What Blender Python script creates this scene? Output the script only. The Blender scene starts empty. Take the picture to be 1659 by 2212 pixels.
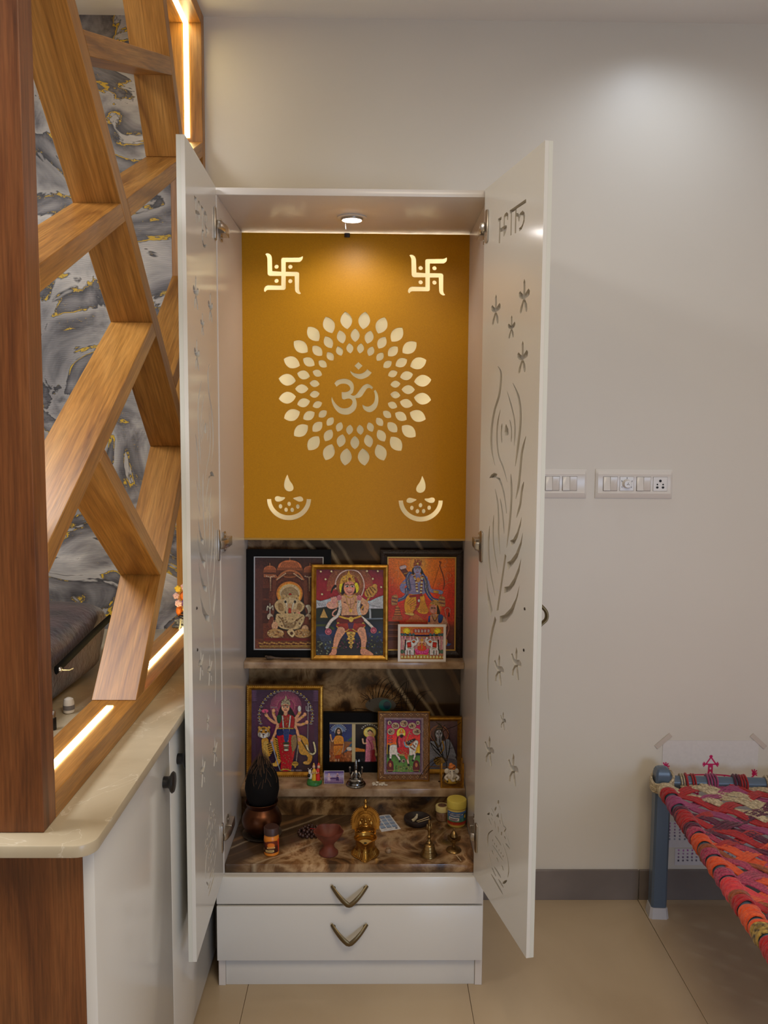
import bpy, bmesh, math, random
import numpy as np
from mathutils import Vector, Matrix, geometry

random.seed(7)
SC = bpy.context.scene
COL = SC.collection

# ------------------------------------------------------------------ camera
FPX, CX, CY = 1848.4, 829.5, 1106.0
CAMZ = 1.497
_p, _y, _r = math.radians(5.355), math.radians(0.781), math.radians(0.377)
_fw = np.array([math.sin(_y)*math.cos(_p), math.cos(_y)*math.cos(_p), -math.sin(_p)])
_rt = np.array([math.cos(_y), -math.sin(_y), 0.0])
_up = np.cross(_rt, _fw)
RT = math.cos(_r)*_rt + math.sin(_r)*_up
UP = -math.sin(_r)*_rt + math.cos(_r)*_up
FW = _fw
CAM = np.array([0.0, 0.0, CAMZ])
cd = bpy.data.cameras.new('camera')
cd.sensor_fit = 'HORIZONTAL'; cd.sensor_width = 36.0
cd.lens = 36.0*FPX/1659.0
cd.clip_start = 0.02; cd.clip_end = 50
cam = bpy.data.objects.new('camera', cd); COL.objects.link(cam)
cam.matrix_world = Matrix(((RT[0], UP[0], -FW[0], 0), (RT[1], UP[1], -FW[1], 0), (RT[2], UP[2], -FW[2], CAMZ), (0, 0, 0, 1)))
SC.camera = cam

# ------------------------------------------------------------------ world, lights, exposure
SC.view_settings.view_transform = 'Standard'
SC.view_settings.look = 'None'
SC.view_settings.gamma = 1.0
SC.view_settings.use_curve_mapping = False
SC.cycles.transparent_max_bounces = 24
SC.view_settings.exposure = 0.33
w = bpy.data.worlds.new('room_ambience'); SC.world = w; w.use_nodes = True
w.node_tree.nodes['Background'].inputs[0].default_value = (0.95, 0.83, 0.69, 1)
w.node_tree.nodes['Background'].inputs[1].default_value = 0.25

def area_light(name, loc, target, size, power, color, sy=None, spread=180):
    d = bpy.data.lights.new(name, 'AREA'); d.energy = power; d.color = color
    d.shape = 'RECTANGLE'; d.size = size; d.size_y = sy or size
    d.spread = math.radians(spread)
    o = bpy.data.objects.new(name, d); COL.objects.link(o); o.location = loc
    o.rotation_euler = (Vector(target)-Vector(loc)).to_track_quat('-Z', 'Y').to_euler()
    return o
def spot_light(name, loc, target, power, color, angle, blend=0.6, radius=0.03):
    d = bpy.data.lights.new(name, 'SPOT'); d.energy = power; d.color = color
    d.spot_size = math.radians(angle); d.spot_blend = blend; d.shadow_soft_size = radius
    o = bpy.data.objects.new(name, d); COL.objects.link(o); o.location = loc
    o.rotation_euler = (Vector(target)-Vector(loc)).to_track_quat('-Z', 'Y').to_euler()
    return o
# unseen light under the ceiling, added as general fill, daylight from the window side on the right,
# the ceiling lamp of the room behind the lattice, and the recessed wall washer above the bed
area_light('ceiling_fill_light', (0.55, 0.1, 2.66), (0.55, 0.1, 0), 1.1, 24.5, (1.0, 0.85, 0.63))
area_light('window_daylight', (1.7, -2.2, 0.85), (0.5, 2.4, 0.2), 1.2, 30, (0.46, 0.66, 1.0), sy=1.2)
area_light('living_room_ceiling_lamp', (-1.35, 1.2, 2.66), (-1.35, 1.2, 0), 0.6, 22, (0.92, 0.95, 1.0))
spot_light('recessed_ceiling_spot', (0.84, 2.34, 2.685), (0.84, 2.50, 0.0), 5.6, (0.76, 0.86, 1.0), 150, 0.9, 0.04)

# ------------------------------------------------------------------ geometry helpers
def ray(x, y): return RT*(x-CX)/FPX - UP*(y-CY)/FPX + FW
def uY(x, y, Y): d = ray(x, y); return CAM + d*(Y/d[1])
def uX(x, y, X): d = ray(x, y); return CAM + d*(X/d[0])
def uZ(x, y, Z): d = ray(x, y); return CAM + d*((Z-CAMZ)/d[2])
def V3(p): return Vector((float(p[0]), float(p[1]), float(p[2])))

def catmull(pts, per=6, closed=False):
    P = [np.array(p, float) for p in pts]; n = len(P); out = []
    rng = range(n) if closed else range(n-1)
    for i in rng:
        if closed: a, b, c, d = P[(i-1) % n], P[i], P[(i+1) % n], P[(i+2) % n]
        else: a, b, c, d = P[max(i-1, 0)], P[i], P[i+1], P[min(i+2, n-1)]
        for k in range(per):
            t = k/per
            out.append(0.5*((2*b)+(-a+c)*t+(2*a-5*b+4*c-d)*t*t+(-a+3*b-3*c+d)*t**3))
    if not closed: out.append(P[-1])
    return out

class G:
    def __init__(s): s.v = []; s.f = []; s.mi = []; s.cur = 0
    def add(s, vs, fs):
        o = len(s.v); s.v += [(float(a[0]), float(a[1]), float(a[2])) for a in vs]
        s.f += [tuple(i+o for i in f) for f in fs]; s.mi += [s.cur]*len(fs); return s
    def box(s, x0, x1, y0, y1, z0, z1):
        return s.add([(x0,y0,z0),(x1,y0,z0),(x1,y1,z0),(x0,y1,z0),(x0,y0,z1),(x1,y0,z1),(x1,y1,z1),(x0,y1,z1)],
                     [(0,3,2,1),(4,5,6,7),(0,1,5,4),(1,2,6,5),(2,3,7,6),(3,0,4,7)])
    def tube(s, pts, r, n=8, closed=False, flat=None, upv=None):
        P = [V3(p) for p in pts]; m = len(P)
        R = r if hasattr(r, '__len__') else [r]*m
        T = []
        for i in range(m):
            if closed: t = P[(i+1) % m]-P[i-1]
            else: t = P[min(i+1, m-1)]-P[max(i-1, 0)]
            T.append(t.normalized() if t.length > 1e-9 else Vector((0, 0, 1)))
        up = Vector(upv) if upv else (Vector((0, 0, 1)) if abs(T[0].z) < 0.9 else Vector((1, 0, 0)))
        vs = []; nrm = (up - T[0]*up.dot(T[0])).normalized()
        for i in range(m):
            nrm = (nrm - T[i]*nrm.dot(T[i]))
            nrm = nrm.normalized() if nrm.length > 1e-6 else T[i].orthogonal().normalized()
            b = T[i].cross(nrm)
            fa, fb = (1, 1) if flat is None else flat
            for k in range(n):
                a = 2*math.pi*k/n
                vs.append(P[i] + nrm*(math.cos(a)*R[i]*fa) + b*(math.sin(a)*R[i]*fb))
        fs = []
        for i in range(m if closed else m-1):
            j = (i+1) % m
            for k in range(n):
                l = (k+1) % n
                fs.append((i*n+k, i*n+l, j*n+l, j*n+k))
        if not closed:
            fs.append(tuple(range(n-1, -1, -1))); fs.append(tuple((m-1)*n+k for k in range(n)))
        return s.add(vs, fs)
    def lathe(s, prof, c=(0, 0, 0), n=28, sx=1, sy=1, wob=None, M=None):
        vs = []; fs = []; rings = []
        for (r, z) in prof:
            if r < 1e-5:
                rings.append([len(vs)]); vs.append(Vector((0, 0, z)))
            else:
                st = len(vs)
                for k in range(n):
                    a = 2*math.pi*k/n; q = r*(wob(a, z) if wob else 1)
                    vs.append(Vector((q*math.cos(a)*sx, q*math.sin(a)*sy, z)))
                rings.append(list(range(st, st+n)))
        for a, b in zip(rings, rings[1:]):
            if len(a) == 1 and len(b) == 1: continue
            if len(a) == 1: fs += [(a[0], b[(k+1) % n], b[k]) for k in range(n)]
            elif len(b) == 1: fs += [(a[k], a[(k+1) % n], b[0]) for k in range(n)]
            else: fs += [(a[k], a[(k+1) % n], b[(k+1) % n], b[k]) for k in range(n)]
        if M is not None: vs = [M @ v for v in vs]
        c = Vector(c)
        return s.add([v+c for v in vs], fs)
    def ball(s, c, r, n=12, m=8, M=None):
        r = r if hasattr(r, '__len__') else (r, r, r)
        prof = [(math.sin(math.pi*i/m), -math.cos(math.pi*i/m)) for i in range(m+1)]
        prof[0] = (0, -1); prof[-1] = (0, 1)
        S = Matrix.Diagonal((r[0], r[1], r[2], 1)) if M is None else (M.to_4x4() @ Matrix.Diagonal((r[0], r[1], r[2], 1)))
        return s.lathe(prof, c, n, M=S)
    def prism(s, poly, off):
        """poly: planar 3D loop; off: extrusion vector"""
        n = len(poly); P = [V3(p) for p in poly]; o = Vector(off)
        vs = P + [p+o for p in P]
        fs = [tuple(range(n)), tuple(range(2*n-1, n-1, -1))]
        for k in range(n):
            l = (k+1) % n; fs.append((k, k+n, l+n, l))
        return s.add(vs, fs)
    def xform(s, M, start=0):
        for i in range(start, len(s.v)):
            s.v[i] = tuple(M @ Vector(s.v[i]))
        return s

ORG = {}
def org(o): return ORG.get(o.name, Vector((0, 0, 0)))
def tag(o, label=None, cat=None, group=None, kind=None):
    if label: o['label'] = label
    if cat: o['category'] = cat
    if group: o['group'] = group
    if kind: o['kind'] = kind
    return o
def thing(name, label, cat, loc=(0, 0, 0), group=None, kind=None):
    o = bpy.data.objects.new(name, None); COL.objects.link(o)
    o.empty_display_size = 0.05
    o.location = loc; ORG[o.name] = Vector(loc)
    return tag(o, label, cat, group, kind)
def finish(me, mats, smooth=40, bevel=0, seg=2):
    bm = bmesh.new(); bm.from_mesh(me)
    bmesh.ops.recalc_face_normals(bm, faces=bm.faces)
    if bevel:
        es = [e for e in bm.edges if len(e.link_faces) == 2 and e.calc_face_angle(0) > 0.5]
        bmesh.ops.bevel(bm, geom=es, offset=bevel, segments=seg, profile=0.5, affect='EDGES', clamp_overlap=True)
    bm.to_mesh(me); bm.free()
    for m in (mats if isinstance(mats, (list, tuple)) else [mats]): me.materials.append(m)
    if smooth:
        me.polygons.foreach_set('use_smooth', [True]*len(me.polygons))
        me.set_sharp_from_angle(angle=math.radians(smooth))
    me.update()
def build(g, name, mats, parent=None, origin=None, local=False, smooth=40, bevel=0, seg=2):
    """world-space vertices unless local; origin: own origin for a single-mesh thing"""
    me = bpy.data.meshes.new(name)
    if parent is not None: o0 = Vector((0, 0, 0)) if local else org(parent)
    else: o0 = Vector(origin) if origin is not None else Vector((0, 0, 0))
    me.from_pydata([tuple(Vector(v)-o0) for v in g.v], [], g.f)
    me.polygons.foreach_set('material_index', g.mi)
    finish(me, mats, smooth, bevel, seg)
    o = bpy.data.objects.new(name, me); COL.objects.link(o)
    if parent is not None:
        o.parent = parent; ORG[o.name] = org(parent)
    else:
        o.location = o0; ORG[o.name] = o0.copy()
    return o
def structure(o): o['kind'] = 'structure'; return o
def copy_obj(o, parent=None, loc=None):
    c = o.copy(); COL.objects.link(c); c.parent = parent
    if loc is not None: c.location = loc
    return c

def in_poly(px, py, poly):
    inside = np.zeros(px.shape, bool); n = len(poly)
    for i in range(n):
        x0, y0 = poly[i][0], poly[i][1]; x1, y1 = poly[(i+1) % n][0], poly[(i+1) % n][1]
        if y0 == y1: continue
        c = ((y0 > py) != (y1 > py)) & (px < (x1-x0)*(py-y0)/(y1-y0)+x0)
        inside ^= c
    return inside
def cut_sheet(outer, holes, thick, to3d, nrm):
    """flat board with through holes. 2D loops -> 3D by to3d(u, v); thick along nrm"""
    pts = []; edges = []
    for loop in [outer]+holes:
        st = len(pts); pts += [Vector((float(p[0]), float(p[1]))) for p in loop]
        edges += [(st+i, st+(i+1) % len(loop)) for i in range(len(loop))]
    vs, es, fs, _, _, _ = geometry.delaunay_2d_cdt(pts, edges, [], 0, 1e-7)
    A = np.array([[v.x, v.y] for v in vs]); F = np.array([f for f in fs if len(f) == 3])
    cen = A[F].mean(axis=1)
    keep = in_poly(cen[:, 0], cen[:, 1], outer)
    for h in holes: keep &= ~in_poly(cen[:, 0], cen[:, 1], h)
    F = F[keep]
    cnt = {}
    for t in F:
        for a, b in ((t[0], t[1]), (t[1], t[2]), (t[2], t[0])):
            k = (min(a, b), max(a, b)); cnt[k] = cnt.get(k, 0)+1
    g = G(); n = len(A); N = Vector(nrm)*thick
    P = [V3(to3d(a[0], a[1])) for a in A]
    faces = [tuple(int(i) for i in t) for t in F] + [tuple(int(i)+n for i in t[::-1]) for t in F]
    faces += [(int(a), int(b), int(b)+n, int(a)+n) for (a, b), c in cnt.items() if c == 1]
    g.add(P+[p+N for p in P], faces)
    # second material on the walls of the cut-outs (not on the outer edge)
    O = np.array(outer); lo, hi = O.min(0), O.max(0)
    onb = lambda i: min(abs(A[i][0]-lo[0]), abs(A[i][0]-hi[0]), abs(A[i][1]-lo[1]), abs(A[i][1]-hi[1])) < 1e-6
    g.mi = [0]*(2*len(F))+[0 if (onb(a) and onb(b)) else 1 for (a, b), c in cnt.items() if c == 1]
    return g

# ------------------------------------------------------------------ materials
def S(r, g=None, b=None):
    if g is None: r, g, b = r
    f = lambda c: (c/255/12.92 if c/255 <= 0.04045 else ((c/255+0.055)/1.055)**2.4)
    return (f(r), f(g), f(b))
def lin4(c): return (c[0], c[1], c[2], 1.0)
MATS = {}
class NT:
    def __init__(s, name):
        s.m = bpy.data.materials.new(name); s.m.use_nodes = True; s.t = s.m.node_tree
        s.p = s.t.nodes['Principled BSDF']; s.out = s.t.nodes['Material Output']; MATS[name] = s.m
    def n(s, typ, **kw):
        nd = s.t.nodes.new(typ)
        for k, v in kw.items():
            if k.startswith('i_'): nd.inputs[k[2:].replace('_', ' ')].default_value = v
            else: setattr(nd, k, v)
        return nd
    def l(s, a, ao, b, bi): s.t.links.new(a.outputs[ao], b.inputs[bi]); return s
    def P(s, **kw):
        for k, v in kw.items(): s.p.inputs[k.replace('_', ' ')].default_value = v
        return s
    def ramp(s, stops, interp='LINEAR'):
        r = s.n('ShaderNodeValToRGB'); e = r.color_ramp.elements; r.color_ramp.interpolation = interp
        e[0].position, e[0].color = stops[0][0], lin4(stops[0][1]); e[1].position, e[1].color = stops[-1][0], lin4(stops[-1][1])
        for q, c in stops[1:-1]:
            x = e.new(q); x.color = lin4(c)
        return r
    def bump(s, src, out, strength, dist=0.001):
        b = s.n('ShaderNodeBump'); b.inputs['Strength'].default_value = strength; b.inputs['Distance'].default_value = dist
        s.l(src, out, b, 'Height').l(b, 'Normal', s.p, 'Normal'); return b
def mat(name, col, rough=0.5, metal=0.0, spec=0.5, coat=0.0, noise=None, bump=None, emit=None, sheen=0.0):
    """noise=(scale, amount, second colour); bump=(scale, strength, distance)"""
    if name in MATS: return MATS[name]
    k = NT(name); k.P(Base_Color=lin4(col), Roughness=rough, Metallic=metal)
    k.p.inputs['Specular IOR Level'].default_value = spec
    k.p.inputs['Coat Weight'].default_value = coat; k.p.inputs['Coat Roughness'].default_value = 0.1
    k.p.inputs['Sheen Weight'].default_value = sheen
    if emit: k.p.inputs['Emission Color'].default_value = lin4(emit[0]); k.p.inputs['Emission Strength'].default_value = emit[1]
    if noise or bump: tc = k.n('ShaderNodeTexCoord')
    if noise:
        nz = k.n('ShaderNodeTexNoise', i_Scale=noise[0], i_Detail=5.0); k.l(tc, 'Object', nz, 'Vector')
        rp = k.ramp([(0.32, col), (0.68, noise[1])]); k.l(nz, 'Fac', rp, 'Fac').l(rp, 'Color', k.p, 'Base Color')
    if bump:
        bz = k.n('ShaderNodeTexNoise', i_Scale=bump[0], i_Detail=4.0); k.l(tc, 'Object', bz, 'Vector'); k.bump(bz, 'Fac', bump[1], bump[2])
    return k.m

def wood_mat(name, dark, mid, light, rough=0.38):
    k = NT(name); tc = k.n('ShaderNodeTexCoord'); oi = k.n('ShaderNodeObjectInfo')
    ad = k.n('ShaderNodeVectorMath', operation='ADD'); sc = k.n('ShaderNodeVectorMath', operation='SCALE'); sc.inputs['Scale'].default_value = 37.0
    cmb = k.n('ShaderNodeCombineXYZ')
    for i in ('X', 'Y', 'Z'): k.l(oi, 'Random', cmb, i)
    k.l(cmb, 'Vector', sc, 0).l(tc, 'Object', ad, 0).l(sc, 'Vector', ad, 1)
    m1 = k.n('ShaderNodeMapping'); m1.inputs['Scale'].default_value = (1.3, 11, 11); k.l(ad, 'Vector', m1, 'Vector')
    n1 = k.n('ShaderNodeTexNoise', i_Scale=1.0, i_Detail=4.0, i_Roughness=0.6, i_Distortion=1.4); k.l(m1, 'Vector', n1, 'Vector')
    r1 = k.ramp([(0.28, dark), (0.48, mid), (0.72, light)]); k.l(n1, 'Fac', r1, 'Fac')
    m2 = k.n('ShaderNodeMapping'); m2.inputs['Scale'].default_value = (9, 260, 260); k.l(ad, 'Vector', m2, 'Vector')
    n2 = k.n('ShaderNodeTexNoise', i_Scale=1.0, i_Detail=3.0, i_Roughness=0.7); k.l(m2, 'Vector', n2, 'Vector')
    r2 = k.ramp([(0.3, (0.62, 0.62, 0.62)), (0.65, (1.12, 1.12, 1.12))]); k.l(n2, 'Fac', r2, 'Fac')
    mx = k.n('ShaderNodeMix', data_type='RGBA', blend_type='MULTIPLY'); mx.inputs['Factor'].default_value = 1.0
    k.l(r1, 'Color', mx, 'A').l(r2, 'Color', mx, 'B').l(mx, 'Result', k.p, 'Base Color')
    k.P(Roughness=rough); k.bump(n2, 'Fac', 0.15, 0.0006)
    return k.m
def print_mat(name='printed_colour', rough=0.35, spec=0.4):
    k = NT(name); a = k.n('ShaderNodeAttribute'); a.attribute_name = 'ink'
    k.l(a, 'Color', k.p, 'Base Color'); k.P(Roughness=rough); k.p.inputs['Specular IOR Level'].default_value = spec
    return k.m

M = {}
M['wall'] = mat('cream_wall_paint', S(222, 214, 200), 0.42, bump=(260, 0.06, 0.0006), noise=(1.5, S(217, 209, 195)))
M['ceiling'] = mat('white_ceiling_paint', S(236, 233, 228), 0.6)
M['skirt'] = mat('grey_brown_skirting_tile', S(128, 118, 112), 0.3, noise=(5, S(112, 103, 98)))
M['grout'] = mat('grey_grout', S(116, 100, 80), 0.8)
M['white_lam'] = mat('white_laminate', S(222, 219, 212), 0.16, spec=0.5)
M['white_in'] = mat('white_inner_laminate', S(222, 214, 206), 0.22)
M['white_edge'] = mat('white_edge_band', S(214, 214, 204), 0.35)
M['shaded_cut_wall'] = mat('shaded_cut_board_edge', S(208, 201, 188), 0.6, spec=0.25)  # darker than the laminate: shade inside the door cut-outs put into the colour
M['backing'] = mat('grey_carving_backing', S(188, 180, 168), 0.6, spec=0.3)
M['gold_panel'] = mat('mustard_gold_laminate', S(204, 143, 8), 0.42, spec=0.3, noise=(400, S(192, 133, 6)), bump=(700, 0.08, 0.0004))
M['gold_core'] = mat('panel_cut_edge', S(150, 105, 40), 0.6)
M['bronze'] = mat('antique_bronze', S(120, 104, 74), 0.38, metal=0.9)
M['steel'] = mat('nickel_steel', S(190, 182, 170), 0.3, metal=0.95)
M['dark_steel'] = mat('dark_steel', S(70, 62, 56), 0.45, metal=0.8)
M['black'] = mat('black_plastic', S(16, 15, 15), 0.4)
M['black_frame'] = mat('black_frame_lacquer', S(11, 10, 10), 0.55, spec=0.12)
M['dark_frame'] = mat('dark_carved_frame', S(46, 30, 20), 0.45, noise=(160, S(20, 14, 10)), bump=(170, 0.9, 0.003))
M['gilt'] = mat('gilt_moulding', S(196, 146, 52), 0.32, metal=0.75, noise=(60, S(150, 100, 30)), bump=(120, 0.25, 0.001))
M['gilt_line'] = mat('gilt_inner_line', S(205, 165, 90), 0.3, metal=0.8)
M['silver_line'] = mat('silver_inner_line', S(215, 215, 215), 0.3, metal=0.8)
M['brass'] = mat('aged_brass', S(206, 160, 80), 0.26, metal=0.95, noise=(40, S(150, 108, 48)))
M['brass_dark'] = mat('tarnished_brass', S(164, 134, 84), 0.3, metal=0.95, noise=(50, S(104, 80, 48)))
M['copper'] = mat('dark_copper', S(112, 68, 44), 0.3, metal=0.95, noise=(14, S(58, 36, 24)))
M['coconut'] = mat('dark_coconut_husk', S(15, 11, 9), 0.8, spec=0.2, noise=(30, S(9, 7, 6)), bump=(60, 0.5, 0.003))
M['fibre'] = mat('coconut_fibre', S(92, 64, 40), 0.8)
M['clay'] = mat('red_clay', S(122, 58, 38), 0.6, noise=(30, S(94, 42, 28)), bump=(120, 0.2, 0.001))
M['clay_dark'] = mat('dark_burnt_clay', S(52, 38, 34), 0.65, noise=(40, S(34, 25, 23)), bump=(90, 0.3, 0.0015))
M['silver'] = mat('silver_statue', S(176, 172, 166), 0.25, metal=1.0, noise=(90, S(100, 96, 90)))
M['paper'] = mat('white_paper', S(232, 226, 220), 0.6)
M['sheet_paper'] = mat('drawing_paper', S(218, 211, 206), 0.7)
M['tape'] = mat('clear_tape', S(205, 192, 178), 0.25)
M['print'] = print_mat()
M['print_matt'] = print_mat('printed_paper', 0.65, 0.25)
M['wood'] = wood_mat('teak_laminate', S(116, 70, 28), S(168, 114, 50), S(192, 138, 70))
M['wood_dark'] = wood_mat('walnut_laminate', S(82, 42, 19), S(122, 70, 33), S(144, 90, 48))
M['white_switch'] = mat('white_switch_plastic', S(228, 222, 214), 0.25)
M['hole'] = mat('dark_socket_hole', S(18, 15, 14), 0.6)
def led_mat(name, col, st):
    k = NT(name); e = k.n('ShaderNodeEmission', i_Strength=st); e.inputs['Color'].default_value = lin4(col)
    k.l(e, 'Emission', k.out, 'Surface'); return k.m
M['led'] = led_mat('warm_led_strip', (1.0, 0.79, 0.36), 20.0)
M['led_back'] = led_mat('backlight_led_strip', (1.0, 0.93, 0.76), 58.0)
M['lamp'] = led_mat('lit_lamp_disc', (1.0, 0.94, 0.92), 30.0)

# thin clear pane: fresnel mix of clear and mirror
def pane_mat():
    k = NT('clear_picture_glass'); t = k.n('ShaderNodeBsdfTransparent'); g = k.n('ShaderNodeBsdfGlossy', i_Roughness=0.04)
    lw = k.n('ShaderNodeLayerWeight', i_Blend=0.5); pw = k.n('ShaderNodeMath', operation='POWER'); pw.inputs[1].default_value = 5.0; f = k.n('ShaderNodeMath', operation='MULTIPLY_ADD'); f.inputs[1].default_value = 0.6; f.inputs[2].default_value = 0.012
    k.l(lw, 'Facing', pw, 0).l(pw, 'Value', f, 0); m = k.n('ShaderNodeMixShader')
    k.l(f, 'Value', m, 'Fac').l(t, 'BSDF', m, 1).l(g, 'BSDF', m, 2).l(m, 'Shader', k.out, 'Surface'); return k.m
M['pane'] = pane_mat()
# milky acrylic: diffuse + translucent with a gloss
def acrylic_mat():
    k = NT('milky_acrylic'); d = k.n('ShaderNodeBsdfDiffuse'); d.inputs['Color'].default_value = lin4(S(222, 216, 198))
    t = k.n('ShaderNodeBsdfTranslucent'); t.inputs['Color'].default_value = lin4(S(244, 238, 216))
    m = k.n('ShaderNodeMixShader'); m.inputs['Fac'].default_value = 0.6
    g = k.n('ShaderNodeBsdfGlossy', i_Roughness=0.03); f = k.n('ShaderNodeFresnel', i_IOR=1.45); m2 = k.n('ShaderNodeMixShader')
    k.l(d, 'BSDF', m, 1).l(t, 'BSDF', m, 2).l(f, 'Fac', m2, 'Fac').l(m, 'Shader', m2, 1).l(g, 'BSDF', m2, 2).l(m2, 'Shader', k.out, 'Surface')
    return k.m
M['acrylic'] = acrylic_mat()

def onyx_mat(name, dark, mid, lt, vein, rot, sc=1.0):
    k = NT(name); tc = k.n('ShaderNodeTexCoord'); mp = k.n('ShaderNodeMapping')
    mp.inputs['Rotation'].default_value = rot; mp.inputs['Scale'].default_value = (sc, sc, sc); k.l(tc, 'Object', mp, 'Vector')
    wv = k.n('ShaderNodeTexNoise', i_Scale=2.2, i_Detail=3.0); k.l(mp, 'Vector', wv, 'Vector')
    mixv = k.n('ShaderNodeMix', data_type='RGBA', blend_type='LINEAR_LIGHT'); mixv.inputs['Factor'].default_value = 0.22
    k.l(mp, 'Vector', mixv, 'A').l(wv, 'Color', mixv, 'B')
    st = k.n('ShaderNodeMapping'); st.inputs['Scale'].default_value = (7.5, 0.9, 0.9); k.l(mixv, 'Result', st, 'Vector')
    band = k.n('ShaderNodeTexNoise', i_Scale=1.0, i_Detail=2.0, i_Roughness=0.5); k.l(st, 'Vector', band, 'Vector')
    r1 = k.ramp([(0.30, dark), (0.44, mid), (0.50, dark), (0.60, lt), (0.72, mid)]); k.l(band, 'Fac', r1, 'Fac')
    # blotchy orbicular areas
    vo = k.n('ShaderNodeTexVoronoi', i_Scale=26.0); k.l(mixv, 'Result', vo, 'Vector')
    nb = k.n('ShaderNodeTexNoise', i_Scale=9.0, i_Detail=8.0, i_Distortion=1.6); k.l(mp, 'Vector', nb, 'Vector')
    rv = k.ramp([(0.0, mid), (0.35, dark), (0.6, lt)]); k.l(vo, 'Distance', rv, 'Fac')
    rn = k.ramp([(0.35, dark), (0.55, mid), (0.7, lt)]); k.l(nb, 'Fac', rn, 'Fac')
    mo = k.n('ShaderNodeMix', data_type='RGBA'); mo.inputs['Factor'].default_value = 0.62; k.l(rv, 'Color', mo, 'A').l(rn, 'Color', mo, 'B')
    ms = k.n('ShaderNodeTexNoise', i_Scale=3.1, i_Detail=2.0, i_Distortion=0.8); k.l(mp, 'Vector', ms, 'Vector')
    rm = k.ramp([(0.46, (0, 0, 0)), (0.56, (1, 1, 1))]); k.l(ms, 'Fac', rm, 'Fac')
    mm = k.n('ShaderNodeMix', data_type='RGBA'); k.l(rm, 'Color', mm, 'Factor').l(r1, 'Color', mm, 'A').l(mo, 'Result', mm, 'B')
    # thin pale veins along the bands
    rvn = k.ramp([(0.452, (0, 0, 0)), (0.460, (1, 1, 1)), (0.468, (0, 0, 0))]); k.l(band, 'Fac', rvn, 'Fac')
    mv = k.n('ShaderNodeMix', data_type='RGBA'); k.l(rvn, 'Color', mv, 'Factor').l(mm, 'Result', mv, 'A'); mv.inputs['B'].default_value = lin4(vein)
    k.l(mv, 'Result', k.p, 'Base Color'); k.P(Roughness=0.16)
    return k.m
def onyx_banded(name, axis, lines, edge, flip, dark, mid, lt, vein):
    """mottled on one side of a slanting border, dark with thin pale veins on the other. axis: dot vector giving the band coordinate"""
    k = NT(name); tc = k.n('ShaderNodeTexCoord')
    nz = k.n('ShaderNodeTexNoise', i_Scale=7.0, i_Detail=5.0); k.l(tc, 'Object', nz, 'Vector')
    dt = k.n('ShaderNodeVectorMath', operation='DOT_PRODUCT'); dt.inputs[1].default_value = axis; k.l(tc, 'Object', dt, 0)
    ns = k.n('ShaderNodeMath', operation='MULTIPLY_ADD'); ns.inputs[1].default_value = 0.055; k.l(nz, 'Fac', ns, 0).l(dt, 'Value', ns, 2)
    # map -1..1 to 0..1
    mp = k.n('ShaderNodeMapRange'); mp.inputs['From Min'].default_value = -1.0; mp.inputs['From Max'].default_value = 1.5; k.l(ns, 'Value', mp, 'Value')
    f = lambda v: (v+0.0275+1.0)/2.5
    # mottled orbicular part
    dn = k.n('ShaderNodeMix', data_type='RGBA', blend_type='LINEAR_LIGHT'); dn.inputs['Factor'].default_value = 0.06; k.l(tc, 'Object', dn, 'A').l(nz, 'Color', dn, 'B')
    vo = k.n('ShaderNodeTexVoronoi', i_Scale=19.0, feature='SMOOTH_F1'); k.l(dn, 'Result', vo, 'Vector')
    n2 = k.n('ShaderNodeTexNoise', i_Scale=8.0, i_Detail=10.0, i_Roughness=0.66, i_Distortion=1.1); k.l(tc, 'Object', n2, 'Vector')
    av = k.n('ShaderNodeMath', operation='MULTIPLY_ADD'); av.inputs[1].default_value = 0.45; k.l(vo, 'Distance', av, 0).l(n2, 'Fac', av, 2)
    rm0 = k.ramp([(0.50, dark), (0.62, mid), (0.74, lt), (0.82, mid), (0.92, dark)]); k.l(av, 'Value', rm0, 'Fac')
    n3 = k.n('ShaderNodeTexNoise', i_Scale=5.5, i_Detail=3.0); k.l(tc, 'Object', n3, 'Vector'); r3 = k.ramp([(0.38, (0.42, 0.40, 0.38)), (0.62, (1.05, 1.0, 0.95))]); k.l(n3, 'Fac', r3, 'Fac')
    rm = k.n('ShaderNodeMix', data_type='RGBA', blend_type='MULTIPLY'); rm.inputs['Factor'].default_value = 1.0; k.l(rm0, 'Color', rm, 'A').l(r3, 'Color', rm, 'B')
    # dark banded part
    st = k.n('ShaderNodeCombineXYZ'); k.l(ns, 'Value', st, 'X')
    nb = k.n('ShaderNodeTexNoise', i_Scale=11.0, i_Detail=4.0, i_Roughness=0.6); k.l(st, 'Vector', nb, 'Vector')
    dk = tuple(c*0.62 for c in dark)
    rb = k.ramp([(0.35, dk), (0.55, dark), (0.68, mid)]); k.l(nb, 'Fac', rb, 'Fac')
    re = k.ramp([(f(edge)-0.008, (0, 0, 0)), (f(edge)+0.008, (1, 1, 1))]); k.l(mp, 'Result', re, 'Fac')
    mx = k.n('ShaderNodeMix', data_type='RGBA'); k.l(re, 'Color', mx, 'Factor')
    k.l(*((rb, 'Color') if flip else (rm, 'Result')), mx, 'A').l(*((rm, 'Result') if flip else (rb, 'Color')), mx, 'B')
    stops = [(0.0, (0, 0, 0))]
    for v in sorted(lines): stops += [(f(v)-0.0016, (0, 0, 0)), (f(v), (1, 1, 1)), (f(v)+0.0016, (0, 0, 0))]
    stops.append((1.0, (0, 0, 0))); rv = k.ramp(stops); k.l(mp, 'Result', rv, 'Fac')
    mv = k.n('ShaderNodeMix', data_type='RGBA'); k.l(rv, 'Color', mv, 'Factor').l(mx, 'Result', mv, 'A'); mv.inputs['B'].default_value = lin4(vein)
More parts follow.
